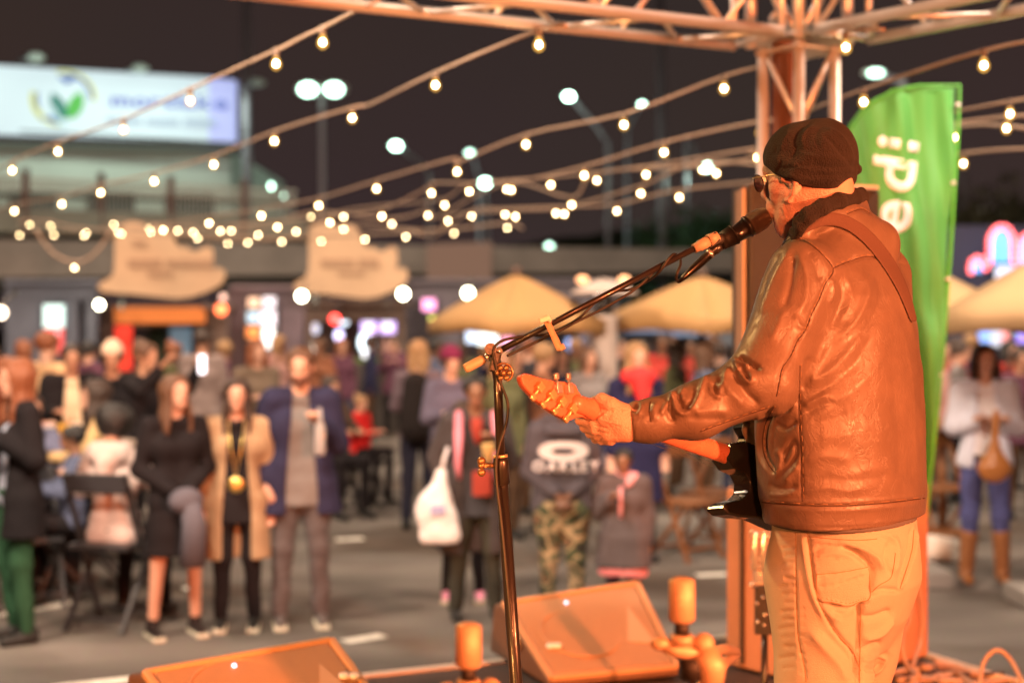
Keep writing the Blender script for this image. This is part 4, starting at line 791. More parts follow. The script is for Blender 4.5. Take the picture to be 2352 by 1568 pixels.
o = MB().tube([pc(6, 160), Vector((pc(6, 0).x, 4.6, ST+.01))], .011, 10).lathe([(.10, ST+.002), (.10, ST+.012), (.02, ST+.03)], 18, Matrix.Translation((pc(6, 0).x, 4.6, 0))).build('post', M_tube); chl(o, hwc)
# torch-like lump of cable behind the right clamp
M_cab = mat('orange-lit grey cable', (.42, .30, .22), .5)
def cable(label, pts, r=.006, m=None, raw=False):
    pw_ = [np.array(p) if raw else (np.array(P(*p[:2], p[2])) if len(p) == 3 else np.array(G(p[0], p[1], ST+r+.003))) for p in pts]
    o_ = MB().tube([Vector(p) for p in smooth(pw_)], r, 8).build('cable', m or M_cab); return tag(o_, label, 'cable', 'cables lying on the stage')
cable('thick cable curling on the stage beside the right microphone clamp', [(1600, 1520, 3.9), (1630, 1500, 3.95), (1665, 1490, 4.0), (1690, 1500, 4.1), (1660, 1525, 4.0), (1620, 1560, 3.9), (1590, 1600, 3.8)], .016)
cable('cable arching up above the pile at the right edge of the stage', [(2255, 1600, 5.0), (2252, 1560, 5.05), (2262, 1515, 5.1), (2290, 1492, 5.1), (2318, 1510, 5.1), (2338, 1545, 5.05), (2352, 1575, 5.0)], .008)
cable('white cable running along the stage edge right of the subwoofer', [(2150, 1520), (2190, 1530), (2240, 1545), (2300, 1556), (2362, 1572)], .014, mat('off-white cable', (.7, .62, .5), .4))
dr = [('cable hanging in a long loop down the side of the subwoofer', [(2080, 1215, 5.60), (2100, 1280, 5.62), (2108, 1340, 5.62), (2118, 1420, 5.6), (2112, 1480, 5.55), (2095, 1530, 5.4)]),
      ('cable draped from the singer\'s hip line towards the stage floor', [(2075, 1330, 5.55), (2090, 1380, 5.50), (2085, 1430, 5.45), (2060, 1480, 5.4), (2042, 1510, 5.3)]),
      ('cable looping left of the longest hanging one', [(2092, 1395, 5.5), (2078, 1440, 5.45), (2072, 1490, 5.4), (2086, 1530, 5.35), (2110, 1550, 5.2)]),
      ('cable hanging closest to the trouser leg', [(2068, 1400, 5.5), (2052, 1440, 5.4), (2040, 1480, 5.35), (2035, 1530, 5.2)])]
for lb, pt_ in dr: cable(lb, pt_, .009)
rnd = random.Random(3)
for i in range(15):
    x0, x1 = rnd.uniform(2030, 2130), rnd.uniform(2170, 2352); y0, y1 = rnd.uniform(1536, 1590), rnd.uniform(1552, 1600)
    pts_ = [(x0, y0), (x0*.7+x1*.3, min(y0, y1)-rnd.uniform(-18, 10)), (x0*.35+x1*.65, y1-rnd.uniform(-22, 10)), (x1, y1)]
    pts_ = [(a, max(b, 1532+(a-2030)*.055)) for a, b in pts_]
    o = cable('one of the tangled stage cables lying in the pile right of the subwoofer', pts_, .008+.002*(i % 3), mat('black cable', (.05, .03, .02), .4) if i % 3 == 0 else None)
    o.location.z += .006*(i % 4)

# ------------------------------------------------------------------ green feather flag behind the loudspeaker
def flag_mat():
    m = bpy.data.materials.new('green flag cloth'); m.use_nodes = True; n = m.node_tree.nodes; l = m.node_tree.links; b = n['Principled BSDF']
    b.inputs['Base Color'].default_value = (.09, .42, .085, 1); b.inputs['Roughness'].default_value = .6; b.inputs['Sheen Weight'].default_value = .2
    t = n.new('ShaderNodeBsdfTranslucent'); t.inputs[0].default_value = (.12, .5, .06, 1); mx_ = n.new('ShaderNodeMixShader'); mx_.inputs[0].default_value = .25
    l.new(b.outputs[0], mx_.inputs[1]); l.new(t.outputs[0], mx_.inputs[2]); l.new(mx_.outputs[0], n['Material Output'].inputs[0]); return m
DF = 6.45; flag = empty('feather_flag', (X(2190, DF)-.12, DF, 0), 0, 'tall lime green feather flag with white lettering standing right of the loudspeaker', 'flag')
Lf = [(1.0*0+190, 2196, 2200), (202, 2080, 2200), (212, 2040, 2199), (240, 1992, 2196), (280, 1955, 2194), (330, 1925, 2191), (400, 1918, 2187), (520, 1930, 2181), (700, 1960, 2170), (850, 1985, 2158), (1000, 2010, 2142), (1150, 2035, 2128), (1300, 2060, 2115), (1420, 2085, 2105)]
b = MB(); rows = []
vs_ = np.concatenate([np.linspace(198, 330, 22), np.linspace(338, 1400, 80)]); NX = 30
for v in vs_:
    l0 = np.interp(v, [198, 203, 212, 225, 250, 280, 330, 400, 520, 700, 850, 1000, 1150, 1300, 1400], [2150, 2080, 2040, 2010, 1982, 1957, 1930, 1918, 1930, 1960, 1985, 2010, 2035, 2060, 2080]); r0 = np.interp(v, [198, 700, 1000, 1400], [2201, 2170, 2140, 2104]); row = []
    for i in range(NX+1):
        t = i/NX; u = l0+(r0-l0)*t; q = P(u, v+(3*math.sin(t*3) if v < 215 else 0), DF)
        w_ = .016*math.sin((u-v*.16)*.055+.6)*min(1, t*3+.3)+.012*math.sin((u-v*.10)*.11)+.03*math.sin(v*.006)+.012*math.sin(v*.02+u*.03); w_ += .03*math.exp(-((v-700)/60)**2)*math.sin(u*.03)
        row.append(b.b.verts.new((q.x, q.y+w_, q.z)))
    rows.append(row)
for i in range(len(rows)-1):
    for j in range(NX): f_ = b.b.faces.new((rows[i][j], rows[i][j+1], rows[i+1][j+1], rows[i+1][j])); f_.smooth = True
o = b.build('cloth', flag_mat()); q = o.modifiers.new('thick', 'SOLIDIFY'); q.thickness = .003; chl(o, flag); cloth_bvh = BVHTree.FromPolygons([v.co.copy() for v in o.data.vertices], [tuple(p.vertices) for p in o.data.polygons])
pp = [Vector(P(2204, 196, DF)), Vector(P(2201, 300, DF)), Vector(P(2184, 560, DF)), Vector(P(2166, 800, DF)), Vector(P(2140, 1050, DF)), Vector(P(2112, 1300, DF)), Vector((P(2100, 1400, DF).x, DF, .03))]
o = MB().tube([Vector(P(1950, 300, DF)), Vector(P(1990, 245, DF)), Vector(P(2050, 208, DF)), Vector(P(2110, 197, DF)), Vector(P(2204, 196, DF))]+pp[1:], [.006]*5+[.007, .009, .011, .013, .015, .016], 10).build('pole', mat('green pole sleeve', (.07, .40, .035), .5)); chl(o, flag)
for v in (240, 420, 640, 860):
    q = P(np.interp(v, [198, 700, 1000], [2203, 2173, 2143]), v, DF-.01); chl(MB().box(q, (.02, .012, .014), None, .002).build('clip', MATS['pale grey trim']), flag)
o = MB().lathe([(.22, .002), (.22, .05), (.05, .07), (.03, .12)], 20, Matrix.Translation((P(2100, 1400, DF).x, DF, 0))).build('base', M_tube); chl(o, flag)
def text_mesh(body, size=1.0, bold=.0, ext=.0):
    c = bpy.data.curves.new('txt', 'FONT'); c.body = body; c.size = size; c.offset = bold; c.extrude = ext; c.resolution_u = 6
    o_ = bpy.data.objects.new('txt', c); COL.objects.link(o_); dg_ = bpy.context.evaluated_depsgraph_get(); dg_.update(); me = bpy.data.meshes.new_from_object(o_.evaluated_get(dg_)); bpy.data.objects.remove(o_); bpy.data.curves.remove(c); me.materials.clear(); return me
def letters(word, place, name, m, root, size=1.0, bold=.03, space=.02, wx=1.0):
    """each letter its own mesh; place(x, y, depth) maps text coordinates to the surface"""
    x = 0
    for ch in word:
        if ch == ' ': x += .35*size; continue
        me = text_mesh(ch, size, bold*size); bm_ = bmesh.new(); bm_.from_mesh(me); 
        bmesh.ops.triangulate(bm_, faces=bm_.faces); bmesh.ops.subdivide_edges(bm_, edges=[e_ for e_ in bm_.edges if e_.calc_length() > .12*size], cuts=2, use_grid_fill=True)
        xs = [v.co.x for v in bm_.verts]; x0_, x1_ = min(xs), max(xs)
        for v_ in bm_.verts: v_.co = place(x+(v_.co.x-x0_)*wx, v_.co.y)
        bm_.to_mesh(me); bm_.free(); o_ = link(name, me, m); q_ = o_.modifiers.new('thick', 'SOLIDIFY'); q_.thickness = .003; q_.offset = 0; chl(o_, root); x += (x1_-x0_)*wx+space*size*3
    return x
def on_flag(x, y):                                    # reading upwards: x runs up the flag, y (letter height) runs to the left
    v = 622-x; u = 2079-y+(589-v)*.11; v += (u-2077)*.17
    d_ = Vector(((u-CU)/F, 1, (HV-v)/F)).normalized(); h = cloth_bvh.ray_cast(Vector((0, 0, CH)), d_); return (h[0] if h[0] else P(u, v, DF))-d_*.006
letters('redi', lambda x, y: on_flag(x, y), 'letter', mat('white print', (.9, .88, .95), .6), flag, size=136, bold=.022, space=.052, wx=1.22)
# ------------------------------------------------------------------ far surroundings
def hill(name, x0, x1, y0, depth, h, m, seed, kind='structure'):
    b = MB(); nx, ny = 60, 14; rows = []
    for j in range(ny+1):
        row = []
        for i in range(nx+1):
            t, s = i/nx, j/ny; x = x0+(x1-x0)*t; y = y0+depth*s; e_ = min(1, min(t, 1-t)*6); n_ = vnoise((np.array(x), np.array(y), np.array(0.)), .09, seed)*.18+vnoise((np.array(x), np.array(y), np.array(0.)), .4, seed)*.06
            row.append(b.b.verts.new((x, y, -.3+h*math.sin(min(1, s*1.3)*math.pi/2)*e_*(1+float(n_)))))
        rows.append(row)
    for j in range(ny):
        for i in range(nx): f_ = b.b.faces.new((rows[j][i], rows[j][i+1], rows[j+1][i+1], rows[j+1][i])); f_.smooth = True
    return tag(b.build(name, m), kind=kind)
M_hill = mat('dark grassy slope', (.05, .13, .045), .95, bump=.6, bscale=2, var=.5, vscale=.25)
hill('hillside', -12, 60, 95, 60, 11.5, M_hill, 3)
hill('hillside', 14, 70, 58, 40, 8.5, mat('olive scrub slope', (.075, .07, .04), .95, bump=.6, bscale=2, var=.5, vscale=.4), 6)
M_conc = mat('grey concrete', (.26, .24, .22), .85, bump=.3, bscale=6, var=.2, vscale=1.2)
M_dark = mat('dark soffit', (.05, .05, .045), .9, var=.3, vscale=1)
M_rail = mat('grey railing steel', (.30, .32, .29), .5, .4)
# overpass
ov = empty('overpass', (X(600, 42), 42, 0), 0, 'long grey concrete overpass running behind the food stalls below the string lights', 'bridge')
def slab(root, u0, v0, u1, v1, u2, v2, u3, v3, d0, d1, th, m, name):
    """deck face: left top, right top, right bottom, left bottom"""
    b = MB(); b.poly([P(u0, v0, d0), P(u1, v1, d1), P(u2, v2, d1), P(u3, v3, d0)], th, (0, 1, 0)); chl(b.build(name, m), root)
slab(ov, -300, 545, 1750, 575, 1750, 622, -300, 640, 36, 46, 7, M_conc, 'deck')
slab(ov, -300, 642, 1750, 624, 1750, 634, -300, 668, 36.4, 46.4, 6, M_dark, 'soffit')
for u in (-150, 560, 1010, 1380, 1640): d_ = 36+10*(u+300)/2050+2; chl(MB().box((X(u, d_), d_, 1.4), (.9, 1.2, 2.9)).build('pier', M_conc), ov)
slab(ov, 980, 560, 1130, 555, 1130, 640, 980, 640, 38, 38, 1.5, mat('brown concrete', (.22, .16, .14), .9), 'buttress')
# raised road with railings on the left
rr_ = empty('raised_road', (X(300, 40), 40, 0), 0, 'raised road with pale guard railings in front of the lit building', 'road bridge')
slab(rr_, -200, 470, 700, 500, 700, 545, -200, 530, 37.5, 41, 4, mat('pale green concrete', (.22, .24, .21), .85, var=.25, vscale=.8), 'parapet')
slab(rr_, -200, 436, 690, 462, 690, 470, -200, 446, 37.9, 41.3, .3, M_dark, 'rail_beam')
rb = MB()
for k in range(90):
    u = -180+9.6*k; d_ = 37.6+3.5*(u+200)/900; v0 = 396+(u+200)*.045; rb.bar(P(u, v0, d_), P(u, v0+78, d_), .035)
for vv in (400, 420): rb.bar(P(-180, vv, 37.6), P(680, vv+40, 41), .06)
o = rb.build('railing', M_rail); chl(o, rr_); o['kind'] = 'stuff'
for u in (58, 232, 392, 560): d_ = 37.5+3.5*(u+200)/900; chl(MB().bar(P(u, 385+u*.05, d_), P(u, 540, d_), .16).build('post', mat('rusty post', (.14, .09, .08), .7)), rr_)
# lit building with the shop sign
bl = empty('commercial_building', (X(250, 56), 56, 0), 0, 'pale two-storey building carrying a big backlit white shop sign', 'building')
slab(bl, -300, 325, 530, 345, 530, 640, -300, 640, 52, 60, 14, mat('pale green plaster', (.50, .54, .47), .8, var=.12, vscale=.3), 'wall')
slab(bl, -300, 318, 538, 338, 538, 350, -300, 330, 51.7, 59.7, .5, mat('grey green cornice', (.25, .30, .24), .7), 'cornice')
for i, u in enumerate((-160, 20, 200, 380)): slab(bl, u, 440, u+110, 443, u+110, 500, u, 500, 53+i*1.7, 54+i*1.7, .1, mat('dark glass', (.05, .06, .06), .1), 'window')
sg = empty('shop_sign', (X(250, 52), 52, 8), 0, 'big backlit white sign with a blue circle, green leaves and blue lettering', 'shop sign')
M_sign = mat('backlit white panel', (.22, .24, .24), .5, emit=(.68, .84, .90), estr=.80)
M_signr = mat('backlit lilac panel', (.2, .2, .28), .5, emit=(.50, .56, .98), estr=.85)
def sd(u): return 50.5+8.0*(u+300)/840
slab(sg, -300, 133, 480, 178, 480, 324, -300, 297, sd(-300), sd(480), .4, M_sign, 'panel')
slab(sg, 480, 178, 540, 185, 540, 327, 480, 324, sd(480), sd(540), .4, M_signr, 'end_panel')
slab(sg, 46, 299, 540, 327, 540, 331, 46, 303, sd(46)-.3, sd(540)-.3, .2, mat('sign tray', (.10, .12, .12), .5), 'tray')
def SP(u, v, off=.35): return P(u, v, sd(u)-off)
S0 = lambda x, y: ((x)/3.646/1.0884, (130+y/3.646)/1.0884)
def spoly(name, pts, m, off=.35):
    b = MB(); b.poly([SP(*S0(x, y), off) for x, y in pts], .08, (0, 1, 0)); chl(b.build(name, m), sg)
def emi(name, c, s): return mat(name, tuple(x*.3 for x in c), .5, emit=c, estr=s)
arc = lambda r0, r1, a0, a1, cx_=572, cy_=425, sy=.86: [(cx_+r1*math.cos(R(a)), cy_-r1*sy*math.sin(R(a))) for a in np.linspace(a0, a1, 14)]+[(cx_+r0*math.cos(R(a)), cy_-r0*sy*math.sin(R(a))) for a in np.linspace(a1, a0, 14)]
spoly('logo_arc', arc(272, 300, -5, 100), emi('sign yellow', (.75, .75, .12), .6)); spoly('logo_arc', arc(250, 296, 165, 262), emi('sign yellow', (), 0) if 0 else MATS['sign yellow'])
spoly('logo_arc', arc(245, 270, 0, 75), emi('sign blue', (.03, .12, .55), .55)); spoly('logo_arc', arc(232, 250, 165, 205), MATS['sign blue'])
spoly('logo_mark', [(520, 218), (700, 232), (605, 292)], MATS['sign blue']); spoly('logo_mark', [(360, 590), (440, 600), (540, 560), (560, 660), (440, 640)], MATS['sign blue'])
spoly('logo_leaf', [(470, 370), (530, 400), (590, 470), (615, 560), (600, 610), (540, 600), (480, 540), (460, 450)], emi('sign teal', (.0, .22, .16), .5), .42)
spoly('logo_leaf', [(720, 365), (660, 410), (620, 470), (600, 540), (620, 605), (690, 590), (745, 520), (760, 440), (745, 380)], emi('sign green', (.05, .50, .02), .6), .40)
spoly('logo_stem', [(480, 470), (520, 560), (600, 680), (570, 680), (520, 640), (475, 560)], emi('sign pale', (.5, .7, .72), .8), .47)
letters('mortlake', lambda x, y: SP(*S0(1010+x*1.0, 490+x*.028-y), .40), 'letter', emi('sign lettering', (.22, .28, .72), .65), sg, size=165, bold=.028, space=.04, wx=1.55)
for i in range(3):
    q0, q1 = S0(980+i*350, 620+i*8), S0(1290+i*340, 630+i*8); chl(MB().bar(SP(*q0, .4), SP(*q1, .4), .05, .25).build('small_lettering', emi('sign grey', (.42, .52, .62), .8)), sg)
for i, (u, v) in enumerate([(82, 132), (322, 158), (590, 190)]):
    o = empty('sign_floodlight', P(u, v, sd(u)-1), 0, ['pale floodlight arm over the left of the shop sign', 'pale floodlight arm over the middle of the shop sign', 'floodlight arm projecting from the right end of the shop sign'][i], 'floodlight', 'floodlights of the shop sign')
    chl(MB().tube([SP(u-38, v+8, 0), SP(u-5, v, 1.2)], .07, 8).build('arm', M_rail), o); chl(MB().ball(SP(u, v, 1.3), .26, (1.3, .8, .7)).build('lamp_head', mat('lamp housing', (.6, .7, .65), .4)), o)
for i, (u, v) in enumerate([(82, 132), (322, 158), (480, 178)]): lamp('sign_flood', 'SPOT', SP(u, v, 4.5), SP(u-20, v+310, 0), 560, (.80, 1, .86), .3, 130)
M_pole = mat('galvanised pole', (.22, .21, .24), .5, .3)
def mast(label, u0, v0, u1, v1, d, r, cat='pole', name='pole'):
    a, b_ = P(u0, v0, d), P(u1, v1, d); b_.z = min(b_.z, 0) if v1 > 700 else b_.z; o = MB().tube([a, Vector(((a.x+b_.x)/2, d, (a.z+b_.z)/2)), b_], [r*.8, r*.9, r], 10).build(name, M_pole); return tag(o, label, cat)
mast('very tall dim pole rising out of the picture beside the shop sign', 565, -60, 570, 900, 55, .20)
mast('tall dim pole above the middle of the square, cut off by the roof truss', 1516, -20, 1526, 900, 62, .22)
mast('short dim pole right of the green flag', 2216, 395, 2222, 900, 50, .17)
def lum(name, c, s): return mat(name, c, .5, emit=c, estr=s)
M_lcool = lum('cool street lamp', (.75, 1.0, .88), 16)
def street(label, u, v, d, pu, pv, head=(.45, .28), both=False, stren=16, col=(.62, 1, .78), pole=True):
    base = Vector((X(pu, d), d, 0)); root = empty('street_lamp', base, 0, label, 'street lamp', 'street lamps beyond the square')
    m_ = lum('lamp lens %d' % int(u), col, stren); hp = P(u, v, d)
    if pole:
        if both: pts_ = [base, P(pu-3, v+40, d), P(pu-5, v+6, d)]
        else: pts_ = [base, P(pu, pv+40, d), P(pu-6*(1 if pu > u else -1), pv-10, d), P((u*2+pu)/3, v+(pv-v)*.28, d), hp]
        chl(MB().tube(smooth([np.array(p) for p in pts_]).tolist(), [.085]*(len(pts_)*5-4), 8).build('pole', M_pole), root)
    for uu in ((u, u+60) if both else (u,)):
        chl(MB().ball(P(uu, v, d), 1, (head[0]*1.35, head[0], head[1]*1.1), 14, 8).build('lamp_head', mat('lamp housing', ())if 0 else MATS['lamp housing']), root)
        chl(MB().ball(P(uu, v+3, d)-Vector((0, head[0]*.55, 0)), 1, (head[0]*.9, head[0]*.8, head[1]*.9), 14, 8).build('lens', m_), root)
street('twin-headed bright street lamp on a pale pole right of the shop sign', 709, 205, 45, 742, 205, (.32, .22), True, 9)
street('curved street lamp shining between the second and third string of bulbs', 1306, 220, 60, 1396, 330, (.22, .16), stren=26)
street('green-rimmed street lamp above the middle of the string lights', 910, 333, 62, 985, 400, (.26, .18), stren=18)
street('dim street lamp right of the green-rimmed one', 1079, 349, 75, 1100, 400, (.22, .14), stren=7)
street('small lilac street lamp just above the third string of bulbs', 1474, 238, 75, 1440, 300, (.18, .13), stren=12)
street('green street lamp among the bulbs below the left end of the third string', 1114, 418, 66, 1120, 470, (.27, .2), stren=20)
street('street lamp close to the tower, left of the loudspeaker', 1621, 380, 66, 1575, 330, (.25, .22), stren=18)
street('street lamp left of the twin-headed one, upper of the close pair', 619, 425, 70, 640, 480, (.22, .18), stren=12)
street('street lamp left of the twin-headed one, lower of the close pair', 647, 447, 74, 660, 500, (.2, .16), stren=9)
street('street lamp with flat head above the green flag', 2008, 167, 34, 2075, 200, (.22, .09), stren=6)
street('low lamp over the dark green slope, left of the boom', 1262, 565, 70, 1262, 600, (.2, .18), stren=8, pole=False)
street('faint lamp over the overpass, near the boom end', 1373, 583, 70, 1373, 600, (.2, .18), stren=2.2, col=(.9, .85, .85), pole=False)
for u, v, d, p_ in ((1306, 225, 58, 150), (1114, 425, 70, 900), (1621, 385, 68, 900), (2008, 172, 33, 90)): lamp('street_lamp_light', 'POINT', P(u, v, d)+Vector((0, -.9, -.6)), (0, 0, 0), p_, (.75, 1, .85), .3)
tc_ = empty('vehicle', P(2285, 520, 54), 0, 'white vehicle roof blurred on the slope at the right edge', 'vehicle'); o = sculpt('body', [cap(P(2262, 500, 54), P(2315, 520, 54), .5, .7), cap(P(2290, 505, 56), P(2340, 530, 55), .5, .6)], .12, .2, mat('white car paint', (.6, .62, .58), .4)); chl(o, tc_)


# ------------------------------------------------------------------ stalls
def boxy(root, name, u0, u1, v0, v1, d, depth, m, bev=0):
    a, b_ = P(u0, v0, d), P(u1, v1, d); return chl(MB().box(((a.x+b_.x)/2, d+depth/2, (a.z+b_.z)/2), (abs(b_.x-a.x), depth, abs(a.z-b_.z))).build(name, m, bevel=bev), root)
M_cont = mat('blue grey container steel', (.13, .15, .20), .55, .2, var=.15, vscale=2)
M_wood = mat('dark stall timber', (.10, .06, .045), .75, bump=.3, bscale=20, var=.3, vscale=4)
M_brown = mat('brown stall wall', (.17, .12, .10), .8, var=.2, vscale=1.5)
gz = lambda d: HV+CH*F/d
def container(label, u0, u1, v0, d, m, doors, dep=3.2, cat='container stall'):
    root = empty('container_stall', (X((u0+u1)/2, d), d, 0), 0, label, cat); g_ = gz(d)-1
    boxy(root, 'back_wall', u0, u1, v0+6, g_, d+dep-.1, .1, m); boxy(root, 'roof', u0-4, u1+4, v0, v0+9, d-.15, dep+.2, m); boxy(root, 'header', u0, u1, v0+8, v0+48, d, .1, m)
    for a, b_ in doors: boxy(root, 'front_panel', a, b_, v0+49, g_, d, .08, m)
    n = int((u1-u0)/11)
    for k in range(n):
        u = u0+(u1-u0)*(k+.5)/n
        chl(MB().bar(P(u, v0+10, d-.02), P(u, v0+46, d-.02), .03).build('rib', m), root)
    return root
DK = 24.2
k1 = container('blue-grey shipping container stall at the far left', 12, 222, 642, DK, M_cont, [(14, 92), (150, 178), (196, 220)])
boxy(k1, 'lit_poster', 100, 146, 700, 752, DK-.05, .04, lum('pale poster light', (.62, .9, .9), 1.2)); boxy(k1, 'red_poster', 104, 144, 753, 812, DK-.05, .04, lum('red poster', (.75, .10, .10), .8)); boxy(k1, 'poster_print', 106, 134, 762, 790, DK-.08, .02, lum('poster white', (.8, .65, .75), .9))
k2 = container('brown timber food stall under the first ragged sign', 232, 522, 700, 25.84, M_brown, [(234, 262), (486, 520)])
boxy(k2, 'counter', 246, 486, 880, gz(25.84)-1, 25.56, .5, M_wood)
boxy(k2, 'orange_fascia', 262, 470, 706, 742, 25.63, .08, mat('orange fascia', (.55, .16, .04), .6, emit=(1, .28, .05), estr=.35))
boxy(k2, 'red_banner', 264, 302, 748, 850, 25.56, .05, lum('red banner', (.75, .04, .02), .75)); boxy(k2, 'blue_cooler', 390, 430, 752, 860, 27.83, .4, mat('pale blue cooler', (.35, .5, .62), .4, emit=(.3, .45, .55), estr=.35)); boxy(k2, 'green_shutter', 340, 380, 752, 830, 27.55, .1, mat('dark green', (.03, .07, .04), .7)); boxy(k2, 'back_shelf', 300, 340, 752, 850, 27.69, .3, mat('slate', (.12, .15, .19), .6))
k3 = container('plum-brown container stall with a lit drinks fridge between the two signs', 526, 700, 655, 26.41, mat('plum stall steel', (.14, .10, .12), .6, var=.2, vscale=2), [(528, 562), (642, 698)])
boxy(k3, 'drinks_fridge', 566, 636, 700, 830, 26.27, .3, mat('fridge body', (.1, .1, .11), .4))
for i, (a, b_, c_, e_, col, s_) in enumerate([(570, 596, 684, 706, (.8, .55, .4), .9), (604, 632, 682, 706, (.7, .7, .8), 1.2), (568, 594, 716, 742, (.4, .62, .8), .9), (598, 632, 714, 746, (.8, .75, .85), 1.5), (566, 594, 750, 776, (.9, .3, .08), 1.0), (604, 628, 752, 800, (.95, .97, .98), 2.0)]): boxy(k3, 'lit_product', a, b_, c_, e_, 26.16, .05, lum('product %d' % i, col, s_))
k4 = container('dark bar stall with purple menu screens under the second ragged sign', 702, 930, 690, 25.56, M_brown, [(704, 716), (918, 930)])
boxy(k4, 'counter', 716, 932, 832, gz(24.71)-1, 24.71, .6, mat('near-black counter', (.05, .04, .035), .7))
for a, b_, w_ in ((829, 864, .95), (872, 908, .9)):
    boxy(k4, 'menu_screen', a, b_, 708, 766, 25.99, .06, lum('menu screen glow', (.66, .48, .92), 1.25)); boxy(k4, 'menu_text', a+8, b_-8, 722, 758, 25.91, .02, lum('menu white', (.9, .85, 1), 1.8))
for u, v, c_, s_, r_ in [(790, 733, (.75, .85, .95), 3, .09), (778, 770, (.7, .65, 1), 3.2, .08), (842, 786, (.75, .9, .95), 3.5, .15), (846, 812, (.85, .85, .9), 2.2, .12), (724, 755, (.6, .6, .72), 1.4, .08), (728, 795, (.75, .7, .6), 1.2, .09)]: chl(MB().ball(P(u, v, 26.13), r_, (1, 1, 1.3)).build('back_light', lum('bar light %d' % u, c_, s_)), k4)
boxy(k4, 'copper_panel', 880, 915, 780, 822, 26.41, .1, mat('copper', (.45, .22, .14), .5)); boxy(k4, 'herb_trough', 800, 900, 822, 832, 24.85, .25, mat('herbs', (.08, .14, .03), .9))
k5 = container('dark container row behind the tan parasols', 934, 1420, 640, 29.8, mat('dark slate steel', (.085, .075, .095), .6, var=.2, vscale=2), [(1010, 1060), (1150, 1230), (1330, 1418)])
for u, v, c_, s_, w_, h_ in [(985, 700, (.9, .35, .7), 1.5, 30, 26), (1000, 740, (.75, .85, .2), 1.8, 26, 26), (1084, 770, (.5, .68, .95), 1.5, 26, 34), (1120, 778, (.72, .9, .9), 2.2, 44, 26), (1168, 790, (.9, .35, .6), 1.0, 34, 30), (1318, 792, (.3, .45, .95), 1.5, 34, 26)]: boxy(k5, 'neon_panel', u-w_/2, u+w_/2, v-h_/2, v+h_/2, 29.68, .05, lum('neon %d' % u, c_, s_))
k6 = container('container row behind the crowd right of the patio heater', 1424, 1760, 720, 34, mat('grey blue steel', (.16, .19, .24), .6, var=.2, vscale=2), [(1640, 1756)])
for u, v, c_, s_, w_, h_ in [(1410, 785, (.7, .65, .95), 1.5, 22, 30), (1500, 748, (.28, .42, .7), .8, 130, 26), (1590, 760, (.2, .3, .5), .4, 90, 22)]: boxy(k6, 'lit_window', u-w_/2, u+w_/2, v-h_/2, v+h_/2, 33.8, .05, lum('win %d' % u, c_, s_))
# ragged signs
M_parch = mat('parchment signboard', (.50, .335, .215), .8, bump=.15, bscale=8, var=.08, vscale=2)
def ragged(label, u0, d, s, texts):
    root = empty('stall_sign', (X(u0+130*s, d), d, 2.2), 0, label, 'sign', 'ragged paper-shaped stall signs')
    K = lambda x, y: (u0+(x-870)/3.675/1.0884*s, 551+y/3.675/1.0884)
    top = [(1035, 0), (1038, -110), (1120, -150), (1240, -170), (1330, -120), (1450, -150), (1540, -90), (1575, -10), (1600, 40), (1650, 80), (1690, 50), (1720, 95), (1790, 110), (1850, 70), (1905, 60), (1935, 90), (1940, 200), (1925, 270), (1990, 255), (2040, 280), (2050, 340), (2010, 410), (1900, 470), (1740, 525), (1600, 540), (1400, 520), (1200, 498), (1050, 490), (930, 480), (885, 440), (890, 400), (940, 375), (1000, 345), (1028, 290), (1036, 150)]
    b = MB(); b.poly([P(*K(x, y), d) for x, y in top], .06, (0, 1, 0)); chl(b.build('board', M_parch), root)
    for x, y, w_, t_ in texts:                        # the print is too blurred to read: faded word-long strokes
        x_ = 0; rt = random.Random(int(x+u0))
        for ch in t_.split():
            L_ = w_*.40*len(ch); c_ = P(*K(x, y), d)+Vector((x_+L_/2, -.02, w_*.3)); chl(MB().box(c_, (L_, .02, w_*rt.uniform(.42, .6)), None, .01).build('faded_print', mat('faded brown print', (.33, .205, .13), .8)), root); x_ += L_+w_*.3
    for x in (1100, 1850): chl(MB().bar(P(*K(x, 420), d+.1), P(*K(x, 640), d+.1), .05).build('bracket', M_tube), root)
ragged('ragged parchment-coloured signboard over the stall at the left', 222, 23.86, 1.0, [(1160, 260, .28, 'CRAFT KITCHEN'), (1340, 340, .18, 'BURGER'), (1200, 60, .20, 'THE')])
ragged('ragged parchment-coloured signboard over the bar stall, the right one', 672, 24.14, .90, [(1160, 260, .28, 'CRAFT BAR'), (1340, 340, .18, 'DRINKS')])
def ball_lamp(label, u, v, d, r, c_, s_, group='round stall lamps'):
    root = empty('stall_lamp', P(u, v, d), 0, label, 'lamp', group); chl(MB().ball(P(u, v, d), r, (1, 1, 1), 14, 10).build('globe', lum('globe %d' % u, c_, s_)), root); chl(MB().tube([P(u, v, d)+Vector((0, 0, r*.9)), P(u, v, d)+Vector((.05, .3, r+.16))], .02, 6).build('arm', M_tube), root)
ball_lamp('round white lamp at the left end of the first stall sign', 228, 700, 23.29, .06, (1, .93, .66), 26); ball_lamp('round white lamp left of the second stall sign', 693, 680, 23.29, .075, (1, .95, .68), 22); ball_lamp('round white lamp right of the second stall sign', 926, 675, 23.29, .08, (1, .95, .68), 22); ball_lamp('round white lamp above the left edge of the first parasol', 1075, 673, 23.29, .08, (1, .96, .68), 22)
ball_lamp('pair of red-orange lights merged into one, right of the first stall sign', 508, 711, 24.85, .10, (1, .18, .06), 4.5, 'coloured stall lamps'); ball_lamp('red round light under the second stall sign', 769, 733, 24.57, .085, (1, .06, .05), 6, 'coloured stall lamps')
